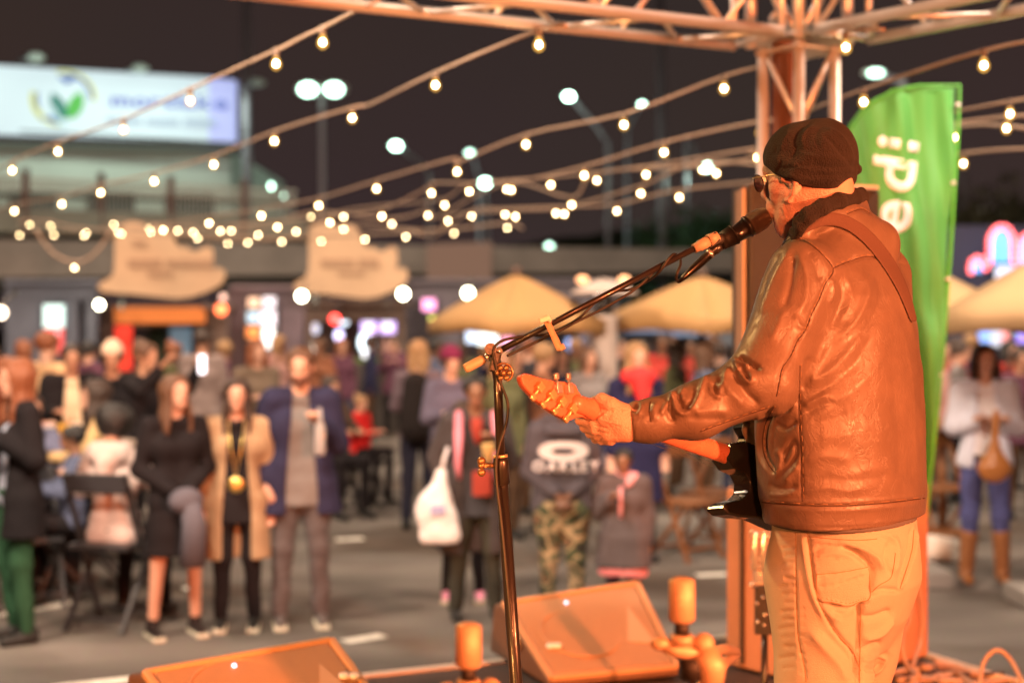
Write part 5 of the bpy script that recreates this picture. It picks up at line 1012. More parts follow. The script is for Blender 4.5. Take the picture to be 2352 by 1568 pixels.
ball_lamp('dim pinkish lamp above the red-orange lights', 512, 683, 24.85, .06, (.8, .5, .4), 2, 'coloured stall lamps'); ball_lamp('warm lamp at the left picture edge', 1, 718, 14, .06, (1, .8, .6), 7)
ball_lamp('pinkish round lamp in front of the patio heater', 1375, 671, 17, .045, (1, .75, .62), 4, 'coloured stall lamps'); ball_lamp('small violet lamp over the crowd right of the red-haired woman', 1594, 742, 24, .06, (.5, .45, 1), 3.5, 'coloured stall lamps')
# parasols
M_canvas = mat('tan parasol canvas', (.43, .245, .095), .75, bump=.1, bscale=30, var=.05, vscale=1)
M_canvas2 = mat('pale tan parasol canvas', (.46, .31, .16), .75, bump=.1, bscale=30, var=.05, vscale=1)
def parasol(label, u, vt, ur, vr, d, m, n=8, rot=.2):
    c = P(u, vt, d); r = X(ur, d)-c.x; zr = Zv(vr, d); root = empty('parasol', (c.x, c.y, 0), 0, label, 'parasol', 'tan market parasols')
    for i in range(n):
        b = MB(); a0, a1 = rot+2*math.pi*i/n, rot+2*math.pi*(i+1)/n; rows = []
        for j in range(7):
            t = j/6; z = c.z+(zr-c.z)*(t**1.15); rows.append([b.b.verts.new((c.x+math.cos(a)*r*t*q+0, c.y+math.sin(a)*r*t*q, z-.05*t*(1-abs(2*s-1)**2)*0+.04*t*math.sin(math.pi*s))) for s, a, q in [(s, a0+(a1-a0)*s, math.cos((a1-a0)/2)/math.cos((a1-a0)*(s-.5))) for s in (0, .25, .5, .75, 1)]])
        rows.append([b.b.verts.new(v_.co+Vector((0, 0, -.14))) for v_ in rows[-1]])
        for j in range(7):
            for s in range(4): f_ = b.b.faces.new((rows[j][s], rows[j][s+1], rows[j+1][s+1], rows[j+1][s])) if j else b.b.faces.new((rows[0][s], rows[1][s+1], rows[1][s])); f_.smooth = True
        bmesh.ops.remove_doubles(b.b, verts=b.b.verts, dist=1e-4); o_ = b.build('canopy_panel', m); q_ = o_.modifiers.new('t', 'SOLIDIFY'); q_.thickness = .006; chl(o_, root)
    chl(MB().tube([(c.x, c.y, .05), (c.x, c.y, c.z)], .03, 10).build('pole', M_wood), root); chl(MB().ball((c.x, c.y, c.z+.03), .06).build('finial', M_wood), root); chl(MB().box((c.x, c.y, .06), (.6, .6, .12), None, .02).build('base', M_conc), root)
parasol('tan market parasol left of the patio heater', 1186, 630, 1392, 738, 15, M_canvas, 4, math.pi/4+.62)
parasol('tan market parasol between the patio heater and the loudspeaker', 1612, 634, 1850, 736, 15.5, M_canvas, 4, math.pi/4+.72)
parasol('pale tan market parasol showing right of the green flag', 2070, 590, 2330, 716, 10.5, M_canvas2, 4, math.pi/4+.65)
parasol('pale tan market parasol cut off by the right edge of the photograph', 2440, 565, 2720, 722, 9.6, M_canvas2, 4, math.pi/4+.72)
# patio heater
ht = empty('patio_heater', (X(1388, 15), 15, 0), 0, 'pale mushroom patio heater standing between the two centre parasols', 'patio heater')
hx = X(1388, 15); M_pale = mat('pale heater enamel', (.50, .42, .38), .5)
chl(MB().lathe([(.22, .02), (.22, .6), (.16, .68), (.14, .9), (.14, 1.95), (.17, 2.0)], 18, Matrix.Translation((hx, 15, 0))).build('body', M_pale), ht); chl(MB().lathe([(.10, 2.0), (.11, 2.18), (.06, 2.2)], 16, Matrix.Translation((hx, 15, 0))).build('burner', M_tube), ht); chl(MB().lathe([(.36, 2.22), (.34, 2.25), (.12, 2.36), (.02, 2.38)], 24, Matrix.Translation((hx, 15, 0))).build('hood', M_pale), ht)
for uu in (1338, 1434): chl(MB().ball(P(uu, 643, 15), .05, (1.3, 1, .9)).build('warm_lamp', lum('heater glow', (1, .5, .25), 1.6)), ht)
# fairground arches
fg = empty('fairground_facade', (X(2300, 26), 26, 0), 0, 'fairground facade of pink bulb arches over glowing blue panels at the right edge', 'fairground ride')
def arch(u, v0, w_, h_, legs, n, mats, d=26):
    pts_ = [(u-w_/2, v0+h_+legs*(1-k/4)) for k in range(4)]+[(u-w_/2*math.cos(a), v0+h_*(1-math.sin(a))) for a in np.linspace(0, math.pi, n)]+[(u+w_/2, v0+h_+legs*(k+1)/4) for k in range(4)]
    p3 = [np.array(P(*p, d)) for p in pts_]
    q3 = [Vector(p) for p in p3]
    b = MB(); b.poly([p+Vector((0, .12, 0)) for p in q3], .05, (0, 1, 0)); chl(b.build('arch_panel', lum('blue fair panel', (.10, .40, .95), 1.8)), fg)
    chl(MB().tube([p+Vector((0, .06, 0)) for p in q3], .04, 8).build('arch_rim', mat('red rim', (.6, .1, .1), .5)), fg)
    sm = smooth(p3, 3)
    acc = [sm[0]]
    for p in sm[1:]:
        if np.linalg.norm(p-acc[-1]) > .085: acc.append(p)
    for i, p in enumerate(acc): o_ = link('bulb', BULB2, None, fg); o_.location = Vector(p)-fg.location-Vector((0, .04, 0)); o_.matrix_parent_inverse = Matrix()
BULB2 = MB().ball((0, 0, 0), .045, (1, 1, 1), 8, 6).mesh('bulb'); BULB2.materials.append(lum('pink bulb', (1, .16, .18), 5)); 
arch(2300, 520, 56, 40, 42, 12, None); arch(2246, 592, 34, 18, 14, 8, None); arch(2366, 538, 52, 34, 40, 12, None)
boxy(fg, 'glow_panel', 2290, 2400, 610, 640, 26.4, .1, lum('mixed glow', (.6, .65, .75), 1.3))
for i, (u, v, w_, h_, c_, s_) in enumerate([(2235, 745, 14, 30, (1, .1, .14), 2.2), (2262, 765, 24, 44, (.22, .4, .9), 1.3), (2288, 765, 22, 60, (.6, .68, .85), .8), (2310, 790, 16, 80, (.9, .35, .35), .9), (2341, 750, 18, 30, (.2, .9, .55), 2.2), (2352, 772, 30, 30, (.35, .25, .9), 1.3)]): boxy(fg, 'light_panel', u-w_/2, u+w_/2, v-h_/2, v+h_/2, 25.5, .06, lum('fair %d' % i, c_, s_))
chl(MB().box((X(2330, 27), 27.5, 1.9), (4.5, .3, 3.8)).build('back_wall', mat('dark ride wall', (.05, .05, .09), .6)), fg)

# ------------------------------------------------------------------ festoon strings
def bulb_mesh():
    gm = bpy.data.materials.new('amber bulb glass'); gm.use_nodes = True; n = gm.node_tree.nodes; l = gm.node_tree.links; n.remove(n['Principled BSDF']); em = n.new('ShaderNodeEmission'); em.inputs[0].default_value = (1, .50, .09, 1); em.inputs[1].default_value = 2.2
    tr_ = n.new('ShaderNodeBsdfTransparent'); ms = n.new('ShaderNodeMixShader'); ms.inputs[0].default_value = .38; l.new(tr_.outputs[0], ms.inputs[1]); l.new(em.outputs[0], ms.inputs[2]); l.new(ms.outputs[0], n['Material Output'].inputs[0])
    cm = mat('hot filament core', (1, .8, .5), .3, emit=(1, .74, .40), estr=75)
    b = MB().lathe([(.010, .006), (.013, -.004), (.0200, -.016), (.0225, -.028), (.0195, -.040), (.006, -.051)], 12); nf = len(b.b.faces); b.ball((0, 0, -.023), .0105, (1, 1, 1.15), 8, 6)
    for i_, f_ in enumerate(b.b.faces): f_.material_index = 0 if i_ < nf else 1
    me = b.mesh('bulb'); me.materials.append(gm); me.materials.append(cm); return me
BULB = bulb_mesh()
SOCK = MB().lathe([(.012, .045), (.015, .04), (.015, .010), (.012, .008)], 8).mesh('socket'); SOCK.materials.append(mat('socket', (.10, .07, .05), .5))
M_cable = mat('festoon cable', (.30, .21, .15), .6, bump=.4, bscale=40)
def festoon(label, pts_, bulbs, r=.0075):
    """pts_: (u, v, d) of the cable; bulbs: pixels where a bulb hangs; its distance comes from the cable there"""
    pts_ = sorted(pts_); us = [p[0] for p in pts_]; inv = [1/p[2] for p in pts_]
    allp = sorted([(u, v-.065*F*np.interp(u, us, inv), 1/np.interp(u, us, inv)) for u, v in bulbs]+[p for p in pts_])
    p3 = [np.array(P(*p)) for p in allp]; root = empty('festoon_lights', tuple(p3[0]), 0, label, 'string lights', 'strings of festoon bulbs')
    sm = smooth(p3, 4); chl(MB().tube([Vector(p) for p in sm], r, 7).build('cable', M_cable), root)
    for (u, v) in bulbs:
        d = 1/np.interp(u, us, inv); c = P(u, v, d)+Vector((0, 0, .028))
        o_ = link('bulb', BULB, None, root); o_.location = c-root.location; s_ = link('socket', SOCK, None, o_); s_.location = (0, 0, 0)
festoon('first string of warm festoon bulbs, dropping in front of the shop sign', [(870, 0, 5.3), (690, 88, 6.2), (-60, 420, 11)], [(741, 100), (634, 149), (437, 234), (284, 300), (133, 350), (28, 393)])
festoon('second string of warm festoon bulbs, starting under the roof truss', [(1300, 60, 5.5), (850, 240, 8), (-20, 490, 14)], [(1238, 106), (1000, 198), (809, 273), (630, 326), (491, 380), (354, 418), (231, 444), (142, 470), (33, 486)])
festoon('third string of warm festoon bulbs, crossing behind the truss column', [(2030, 68, 5.6), (1800, 140, 6.6), (1040, 365, 9.5), (340, 522, 15)], [(1943, 112), (1663, 206), (1433, 289), (1208, 334), (1050, 396), (865, 435), (732, 474), (600, 497), (480, 514), (375, 530)])
festoon('fourth string of warm festoon bulbs, passing just above the knit cap', [(2420, 88, 5.4), (1800, 275, 7.5), (1000, 420, 11.5), (420, 530, 17)], [(2260, 153), (1984, 237), (1746, 306), (1525, 352), (1342, 405), (1174, 438), (991, 445), (877, 498), (758, 512), (637, 523), (506, 532)])
festoon('fifth string, reappearing as the upper one right of the flag', [(2420, 236, 6.5), (1740, 350, 9), (900, 470, 14), (380, 530, 19)], [(2320, 264), (1740, 364), (1484, 403), (1265, 426), (1078, 441), (1021, 473), (789, 499), (680, 533), (531, 531), (408, 531)])
festoon('sixth string, the middle one right of the flag', [(2420, 278, 7), (1900, 330, 8.5), (1000, 500, 14.5), (240, 532, 20)], [(2312, 297), (1645, 400), (1371, 416), (1313, 472), (1164, 436), (983, 496), (900, 516), (714, 500), (593, 541), (443, 535), (342, 524), (261, 517)], .0095)
festoon('seventh string, the lower one right of the flag with a bulb against its edge', [(2420, 305, 7.2), (1900, 385, 9), (1000, 530, 15), (240, 538, 21)], [(2192, 318), (1614, 392), (1472, 446), (1296, 493), (1184, 499), (1029, 509), (789, 528), (647, 556), (454, 548), (346, 534), (279, 538)], .0095)
festoon('eighth string, lowest of those right of the flag', [(2420, 340, 7.5), (1900, 400, 9.5), (1000, 540, 16), (30, 545, 22)], [(2213, 378), (1560, 455), (1417, 486), (1277, 491), (1160, 494), (1083, 498), (932, 545), (838, 551), (569, 558), (272, 535), (193, 542), (124, 541), (45, 541)], .0095)
festoon('lowest far string running just above the stall signs', [(1200, 525, 18), (600, 550, 21), (40, 510, 22)], [(1165, 524), (1043, 537), (738, 555), (523, 561), (198, 536), (116, 520), (68, 517)], .014)
festoon('short slack string sagging to a single bulb left of the first stall sign', [(80, 525, 15), (120, 580, 15), (215, 585, 15), (262, 522, 15)], [(171, 616)], .014)

# ------------------------------------------------------------------ people
SK = [mat('fair skin', (.55, .31, .22), .55), mat('tanned skin', (.42, .21, .13), .55), mat('brown skin', (.22, .105, .06), .5), mat('dark brown skin', (.12, .055, .033), .45)]
def cl(name, c, r=.85): return mat('cloth '+name, c, r, spec=.12, bump=.2, bscale=120, var=.12, vscale=8)
HAIR = {n: mat('hair '+n, c, .5, bump=.5, bscale=180) for n, c in dict(black=(.012, .010, .010), dark=(.035, .018, .012), brown=(.10, .045, .022), blond=(.30, .17, .075), auburn=(.20, .06, .02), grey=(.25, .23, .21)).items()}
def joints(h, arms, sit=False, seed=0):
    s = h/1.7; J = {}; J['pel'] = np.array([0, 0, .50*h]); drop = 0
    if sit: J['pel'] = np.array([0, .0, .56]); drop = .50*h-.56
    up_ = lambda x, y, z: np.array([x*s, y*s, z*h-drop])
    J['chest'] = up_(0, .01, .72); J['neck'] = up_(0, .02, .845); J['head'] = up_(0, -.005, .932)
    for k, sg_ in (('l', 1), ('r', -1)):
        J['sh'+k] = up_(.165*sg_, .015, .805); S_ = J['sh'+k]; a = arms[0 if k == 'l' else 1]
        v = {'down': ((.045*sg_, .03, -.28), (.05*sg_, -.02, -.53)), 'fwd': ((.05*sg_, -.02, -.27), (-.03*sg_, -.25, -.22)), 'hold': ((.06*sg_, .02, -.27), (-.06*sg_, -.20, -.12)), 'cross': ((.055*sg_, -.05, -.26), (-.16*sg_, -.20, -.20)), 'clasp': ((.06*sg_, .02, -.28), (-.12*sg_, -.17, -.42)), 'up': ((.10*sg_, -.22, -.04), (.04*sg_, -.38, .14)), 'pocket': ((.10*sg_, .06, -.26), (.03*sg_, -.06, -.47)), 'table': ((.06*sg_, -.12, -.24), (-.05*sg_, -.36, -.22)), 'chin': ((.05*sg_, -.10, -.25), (-.08*sg_, -.18, -.02)), 'out': ((.14*sg_, -.10, -.22), (.22*sg_, -.30, -.12))}[a]
        J['el'+k] = S_+np.array(v[0])*s; J['wr'+k] = S_+np.array(v[1])*s; d_ = J['wr'+k]-J['el'+k]; d_ /= np.linalg.norm(d_); J['ha'+k] = J['wr'+k]+d_*.10*s
        hp = J['pel']+np.array([.085*s*sg_, 0, -.01*h]); J['hp'+k] = hp
        if sit: J['kn'+k] = hp+np.array([.05*sg_, -.42*s, .02]); J['an'+k] = np.array([J['kn'+k][0]+.02*sg_, J['kn'+k][1]+.03, .09])
        else: J['kn'+k] = np.array([(.095+.01*(seed % 3))*s*sg_, -.015-.02*((seed+(sg_ > 0)) % 2), .285*h]); J['an'+k] = np.array([(.11+.015*(seed % 3))*s*sg_, .02, .052*h])
    return J
def headp(c, s, turn=0, tilt_=0):
    Mx = np.array((Euler((tilt_, 0, turn)).to_matrix())); g = lambda x, y, z: c+Mx@np.array([x, y, z])*s; lat = Mx@np.array([1., 0, 0])
    return [cap(g(0, .02, .02), g(0, -.025, .018), .084*s, .074*s, lat, .92), cap(g(0, -.035, -.02), g(0, -.050, -.078), .062*s, .042*s, lat, .95), cap(g(0, -.062, -.102), g(0, -.066, -.108), .022*s, .02*s), cap(g(0, -.088, 0), g(0, -.108, -.030), .009*s, .013*s), cap(g(-.03, -.078, .012), g(.03, -.078, .012), .012*s, .012*s), cap(g(-.02, -.088, -.066), g(.02, -.088, -.066), .008*s, .008*s),
            cap(g(.078, .0, .0), g(.078, .004, -.03), .014*s, .010*s), cap(g(-.078, .0, .0), g(-.078, .004, -.03), .014*s, .010*s)], g
def person(label, u, d, h, yaw, skin, top, bot, hair, arms=('down', 'down'), sit=False, seed=0, fem=False, shoes=(.03, .03, .03), sole=None, coat=None, skirt=None, bare=False, turn=0, tilt_=0, vox=.0135, base=0.0, group=None, extra=None, hat=None, wide=1.0, skw=1.0):
    s = h/1.7; J = joints(h, arms, sit, seed); root = empty('person', (X(u, d), d, base), yaw, label, 'person', group); bw = .92 if fem else 1.05; bw *= wide
    def put(o_): o_.parent = root; return o_
    hp_, g = headp(J['head'], s*.98, turn, tilt_); C = lambda a, b_, r0, r1, n=None, f=1: cap(J[a] if isinstance(a, str) else a, J[b_] if isinstance(b_, str) else b_, r0*s, r1*s, n, f)
    pr = hp_+[C('neck', g(0, .015, -.06), .052, .050), cap(J['neck']+[-.05*s, 0, -.04*s], J['neck']+[.05*s, 0, -.04*s], .045*s, .045*s), cap(J['chest']+[-.07*s, 0, 0], J['chest']+[.07*s, 0, 0], .078*s, .078*s), cap(J['pel']+[-.06*s, 0, .04], J['pel']+[.06*s, 0, .04], .075*s, .075*s), C('chest', 'pel', .078, .074)]
    for k in 'lr':
        pr += [C('sh'+k, 'el'+k, .042, .034), C('el'+k, 'wr'+k, .034, .025), C('hp'+k, 'kn'+k, .075, .050), C('kn'+k, 'an'+k, .050, .034)]
        w0 = J['wr'+k]; hd = J['ha'+k]-w0; hd /= np.linalg.norm(hd); sx = np.cross(hd, [0, 0, 1.]) if abs(hd[2]) < .9 else np.cross(hd, [0, 1., 0]); sx /= np.linalg.norm(sx); nn = np.cross(hd, sx)
        pr.append(cap(w0+hd*.02*s, w0+hd*.075*s, .030*s, .034*s, nn, .5))
        for i in range(4):
            b0_ = w0+hd*.09*s+sx*(i-1.5)*.019*s; b1_ = b0_+hd*(.035, .042, .040, .030)[i]*s+nn*.008*s; b2_ = b1_+hd*.018*s+nn*.022*s; pr += [cap(b0_, b1_, .009*s, .0085*s), cap(b1_, b2_, .0085*s, .0075*s)]
        pr += [cap(w0+hd*.03*s+sx*.02*s, w0+hd*.07*s+sx*.048*s+nn*.012*s, .012*s, .009*s)]
    put(sculpt('body', pr, vox, .02*s, SK[skin], it=1))
    for sg_ in (-1, 1): put(MB().ball(Vector(g(.031*sg_, -.083, -.004)), .0135*s, (1.2, .7, .8), 8, 6).build('eye', mat('dark eye', (.02, .015, .012), .2)))
    for sg_ in (-1, 1): put(MB().tube([Vector(g(.014*sg_, -.096, .014)), Vector(g(.030*sg_, -.093, .019)), Vector(g(.046*sg_, -.080, .012))], .0042*s, 5).build('eyebrow', HAIR[hair[0]]))
    put(MB().tube([Vector(g(-.024, -.0955, -.070)), Vector(g(0, -.099, -.072)), Vector(g(.024, -.0955, -.070))], .0055*s, 6).build('mouth', mat('lips', (.30, .08, .06), .4)))
    # upper garment
    tname, tcol, tlen = top; arms_r = .052*bw; tz = J['pel'][2]+(.0 if tlen == 0 else tlen)
    def torso_(r, low, sl=True, open_=False):
        sh_ = abs(J['shl'][0]); P_ = [cap(J['neck']+[-.07*s, 0, -.055*s], J['neck']+[.07*s, 0, -.055*s], .055*s+r, .055*s+r), cap([-.085*s*bw, .01, J['chest'][2]], [.085*s*bw, .01, J['chest'][2]], .098*s+r, .098*s+r), cap(J['pel']+[-.075*s*bw, 0, .12*s], J['pel']+[.075*s*bw, 0, .12*s], (.080 if fem else .095)*s+r, (.080 if fem else .095)*s+r), cap(J['pel']+[-.085*s*bw, 0, .01], J['pel']+[.085*s*bw, 0, .01], .096*s+r, .096*s+r)]
        if low < J['pel'][2]-.1 and not sit: P_ += [cap([-.09*s*bw, 0, J['pel'][2]], [-.10*s*bw, 0, low], .10*s+r, .115*s+r), cap([.09*s*bw, 0, J['pel'][2]], [.10*s*bw, 0, low], .10*s+r, .115*s+r), cap([0, 0, J['pel'][2]], [0, 0, low], .11*s+r, .13*s+r)]
        P_ += [cap([x_*s*bw, .005, J['chest'][2]], J['pel']+np.array([x_*s*bw, 0, .04]), (.076 if fem else .088)*s+r, (.078 if fem else .09)*s+r) for x_ in (-.055, .055)]
        if sl:
            for k in 'lr': P_ += [cap(J['sh'+k], J['el'+k], .056*s*bw+r, .046*s*bw+r), cap(J['el'+k], J['wr'+k]*.93+J['el'+k]*.07, .046*s+r, .034*s+r)]
        return P_
    fold = lambda q: vnoise(q, 24, seed)*.006*s
    nkc = lambda q: -pdist(cap(J['neck']+[0, 0, .0], J['head'], .055*s, .07*s), q)
    low = J['pel'][2]-tlen
    if coat:
        cname, ccol, clen = coat; lo2 = J['pel'][2]-clen
        put(sculpt(tname, torso_(.004, low, False), vox, .035*s, cl(*tcol), carve=[lambda q: low-q[2], nkc], field=fold))
        put(sculpt(cname, torso_(.020, lo2), vox, .035*s, cl(*ccol), carve=[lambda q: lo2-q[2], nkc, lambda q: -np.maximum(np.abs(q[0])-(.045+.05*np.clip((J['neck'][2]-q[2])/.6, 0, 1))*s, q[1]+.02)+0*q[2]], field=fold))
    else: put(sculpt(tname, torso_(.008 if skw == 1 else .022, low), vox, .035*s, cl(*tcol), carve=[lambda q: low-q[2], nkc], field=fold))
    # lower garment
    if skirt:
        sn, scol, sl_ = skirt; zb_ = J['pel'][2]-sl_; put(sculpt(sn, [loft([(zb_, 0, 0, .235*s, .15*s), (zb_+.05, 0, 0, .23*s, .145*s)], 0, 2.2)] if sn == 'pink_hem' else [loft([(zb_, 0, 0, .20*s*skw, .155*s*skw), (J['pel'][2]-.05, 0, 0, .175*s*skw, .125*s*skw), (J['pel'][2]+.12, 0, 0, .135*s, .10*s)], 0, 2.2)], vox, .02, cl(*scol), field=fold))
    if not bare:
        bn, bcol = bot; P_ = [cap(J['pel']+[-.06*s*bw, 0, .03], J['pel']+[.06*s*bw, 0, .03], .10*s, .10*s)]
        for k in 'lr': P_ += [C('hp'+k, 'kn'+k, .092*bw if not fem else .090, .064), C('kn'+k, 'an'+k, .062, .046 if fem else .055)]
        put(sculpt(bn, P_, vox, .03*s, cl(*bcol) if not isinstance(bcol, bpy.types.Material) else bcol, field=fold))
    for k in 'lr':
        a = J['an'+k]; P_ = [cap(a+[0, .03*s, -.045*s], a+[0, -.14*s, -.060*s], .040*s, .032*s), cap(a+[0, .02*s, -.02*s], a+[0, .0, .01], .040*s, .042*s)]
        z0_ = a[2]-.09*s
        so = put(sculpt('shoe', P_, .010, .02, cl('shoe %d' % int(shoes[0]*1000+shoes[1]*100), shoes, .5), carve=lambda q: z0_-q[2]))
        if sole: q_ = MB().box((a[0], a[1]-.055*s, z0_+.012), (.085*s, .27*s, .026), None, .01).build('sole', cl('sole', sole, .6)); q_.parent = so
    # hair
    inner = lambda q: -pdist(headp(J['head'], s*.98, turn, tilt_)[0][0], q)-.0
    face = lambda q: -pdist(cap(g(0, -.115, -.015), g(0, -.10, -.10), .072*s, .07*s), q)
    hs_ = [cap(g(0, .022, .026), g(0, -.020, .026), .094*s, .083*s)]
    if hair[1] in ('long', 'mid'):
        L_ = (.34 if hair[1] == 'long' else .17)*s
        for x in (-1, 1): hs_ += [cap(g(.070*x, .01, 0), g(.085*x, .02, 0)+[0, 0, -L_], .030*s, .026*s), cap(g(.066*x, -.035, .0), g(.088*x, -.045, 0)+[0, -.01, -L_*.8], .022*s, .020*s)]
        hs_ += [cap(g(-.04, .05, 0), g(-.05, .06, 0)+[0, 0, -L_*1.05], .05*s, .035*s), cap(g(.04, .05, 0), g(.05, .06, 0)+[0, 0, -L_*1.05], .05*s, .035*s)]
    if hair[1] == 'bun': hs_.append(cap(g(0, .06, .09), g(0, .07, .10), .045*s, .045*s))
    if hair[1] == 'afro': hs_ = [cap(g(0, .03, .035), g(0, .0, .05), .125*s, .12*s)]
    put(sculpt('hair', hs_, min(vox, .012), .02, HAIR[hair[0]], carve=face, field=lambda q: vnoise((q[0], q[1], q[2]*.35), 85, 2+seed)*.006+vnoise(q, 30, seed)*.005))
    if hat: put(sculpt(hat[0], [cap(g(0, .02, .055), g(0, -.02, .055), .094*s, .086*s), cap(g(-.03, -.09, .045), g(.03, -.09, .045), .03*s, .03*s) if hat[0] == 'baseball_cap' else cap(g(0, .0, .10), g(0, .0, .11), .05*s, .05*s)], vox, .02, cl('hat '+hat[1], hat[2]), carve=lambda q: (g(0, 0, .02)[2]-q[2])))
    if extra: extra(root, J, s, g)
    return root
def camo():
    m = bpy.data.materials.new('camouflage cloth'); m.use_nodes = True; n = m.node_tree.nodes; l = m.node_tree.links; b = n['Principled BSDF']; t = n.new('ShaderNodeTexCoord'); z = n.new('ShaderNodeTexNoise'); z.inputs['Scale'].default_value = 9; z.inputs['Detail'].default_value = 1.5
    r = n.new('ShaderNodeValToRGB'); r.color_ramp.interpolation = 'CONSTANT'; e_ = r.color_ramp.elements; e_[0].position = 0; e_[0].color = (.02, .02, .016, 1); e_[1].position = .42; e_[1].color = (.05, .07, .035, 1); x = e_.new(.5); x.color = (.33, .25, .15, 1); x = e_.new(.58); x.color = (.05, .07, .04, 1); x = e_.new(.64); x.color = (.16, .09, .05, 1)
    l.new(t.outputs['Object'], z.inputs['Vector']); l.new(z.outputs['Fac'], r.inputs[0]); l.new(r.outputs[0], b.inputs['Base Color']); b.inputs['Roughness'].default_value = .85; return m
M_camo = camo()
FR = 'people standing in front of the stage'
def held(root, o_): o_.parent = root
def thing_at(root, name, label, cat, shape, m, group=None, loc=(0, 0, 0)):
    """an object held or worn loosely by a person: own top-level object, placed in the person's frame"""
    o_ = shape.build(name, m); o_.matrix_world = Matrix.Translation(root.location) @ Matrix.Rotation(root.rotation_euler.z, 4, 'Z') @ Matrix.Translation(loc); return tag(o_, label, cat, group)
BK = ('black', (.014, .012, .014)); Y = lambda deg: R(deg)
# A, at the left edge
person('woman in black jacket and dark green trousers at the left edge of the picture', 42, 8.55, 1.70, Y(-55), 0, ('blouse', ('pale blue print', (.42, .46, .58)), .08), ('trousers', ('bottle green', (.025, .075, .04))), ('auburn', 'long'), ('hold', 'hold'), coat=('jacket', BK, .22), seed=1, fem=True, group=FR, vox=.0115)
pB = person('laughing woman with long brown hair in a short black dress holding a grey jacket', 402, 8.7, 1.60, Y(28), 0, ('dress', BK, .10), ('', None), ('brown', 'long'), ('clasp', 'clasp'), skirt=('dress_skirt', BK, .30), bare=True, seed=2, fem=True, shoes=(.02, .015, .015), sole=(.55, .52, .42), tilt_=-.15, turn=.3, group=FR, vox=.0115)
thing_at(pB, 'folded_jacket', 'grey jacket hanging from the hands of the woman in the black dress', 'jacket', (lambda m_: m_.ball((.0, -.25, .85), .09, (1.2, .7, .9)).tube([(.02, -.26, .84), (.05, -.25, .70), (.04, -.24, .46)], [.06, .075, .08], 12))(MB()), cl('grey jacket', (.11, .11, .14)))
def pendant(root, J, s, g):
    o_ = MB().tube([(-.05, -.10, J['neck'][2]-.02), (-.03, -.155, J['neck'][2]-.2), (0, -.16, J['neck'][2]-.36), (.03, -.155, J['neck'][2]-.2), (.05, -.10, J['neck'][2]-.02)], .004, 6).lathe([(.045, -.006), (.05, 0), (.045, .006), (.02, .008)], 16, Matrix.Translation((0, -.165, J['neck'][2]-.41)) @ Matrix.Rotation(R(90), 4, 'X')).build('pendant_necklace', mat('gold pendant', (.8, .6, .2), .3, .9)); o_.parent = root
person('smiling woman in black with a long tan cardigan and a round gold pendant', 545, 8.9, 1.57, Y(8), 0, ('top', BK, .12), ('leggings', BK), ('dark', 'long'), ('down', 'down'), coat=('cardigan', ('tan wool', (.34, .24, .15)), .34), seed=3, fem=True, tilt_=-.1, extra=pendant, group=FR, vox=.0115, shoes=(.02, .02, .02), sole=(.3, .28, .25))
pD = person('bearded man in an open navy jacket over a grey shirt holding a glass bottle', 690, 9.0, 1.76, Y(12), 0, ('shirt', ('mid grey', (.16, .15, .15)), .12), ('jeans', ('grey denim', (.10, .09, .095))), ('brown', 'short'), ('hold', 'pocket'), coat=('jacket', ('navy', (.024, .025, .06)), .17), seed=4, group=FR, vox=.0115, shoes=(.10, .09, .09), sole=(.5, .3, .3), turn=-.15, wide=1.12,
    extra=lambda root, J, s, g: [setattr(sculpt('beard', [cap(g(0, -.062, -.085), g(0, -.066, -.112), .044*s, .030*s), cap(g(.05, -.03, -.07), g(-.05, -.03, -.07), .030*s, .030*s)], .01, .02, mat('beard', (.12, .05, .03), .8), carve=lambda q: q[2]-(g(0, 0, -.06)[2])), 'parent', root)])
thing_at(pD, 'glass_bottle', 'clear glass bottle in the hand of the man in the navy jacket', 'bottle', MB().lathe([(.032, -.14), (.035, -.12), (.035, .03), (.014, .08), (.013, .15)], 14, Matrix.Translation((.10, -.30, 1.24))), mat('clear bottle glass', (.6, .6, .62), .12, trans=.5))
mat('cloth red scarf', (.30, .035, .02), .85)
def straps(root, J, s, g):
    for x in (-.10, .11):
        o_ = MB().tube([(x*1.15, .09, J['neck'][2]-.06), (x*1.1, -.03, J['neck'][2]-.01), (x*1.15, -.135, J['neck'][2]-.12), (x*1.2, -.15, J['neck'][2]-.32), (x*1.1, -.13, J['neck'][2]-.42)], [.018, .026, .028, .022, .012], 8).build('backpack_strap', cl('pink strap', (.75, .27, .36))); o_.parent = root
    o_ = MB().box((.03, -.165, J['pel'][2]+.10), (.12, .02, .16), None, .008).build('red_print', mat('cloth red scarf', ())); o_.parent = root
    o_ = sculpt('backpack', [cap((0, .20, J['chest'][2]+.05), (0, .22, J['pel'][2]+.12), .12, .13)], .015, .02, cl('pink pack', (.6, .2, .3))); o_.parent = root
    o_ = MB().tube([(0, -.13, J['neck'][2]-.03), (.0, -.135, J['neck'][2]-.10), (.01, -.13, J['neck'][2]-.17), (.0, -.12, J['neck'][2]-.20)], [.04, .038, .03, .01], 10).build('scarf', mat('cloth red scarf', (.30, .035, .02), .85)); o_.parent = root
pE = person('person in a long dark grey coat with pink rucksack straps holding a cup', 1092, 9.2, 1.58, Y(5), 2, ('sweater', ('charcoal', (.05, .05, .06)), .12), ('trousers', ('dark speckled', (.05, .05, .04))), ('black', 'short'), ('hold', 'pocket'), coat=('coat', ('dark grey coat', (.060, .052, .056)), .36), seed=5, group=FR, vox=.0115, extra=straps, wide=1.1)
thing_at(pE, 'takeaway_cup', 'yellowish takeaway cup held by the person with pink straps', 'cup', MB().lathe([(.030, -.06), (.042, .05), (.045, .055)], 14, Matrix.Translation((.06, -.33, 1.10))), mat('yellow cup', (.75, .52, .22), .5))
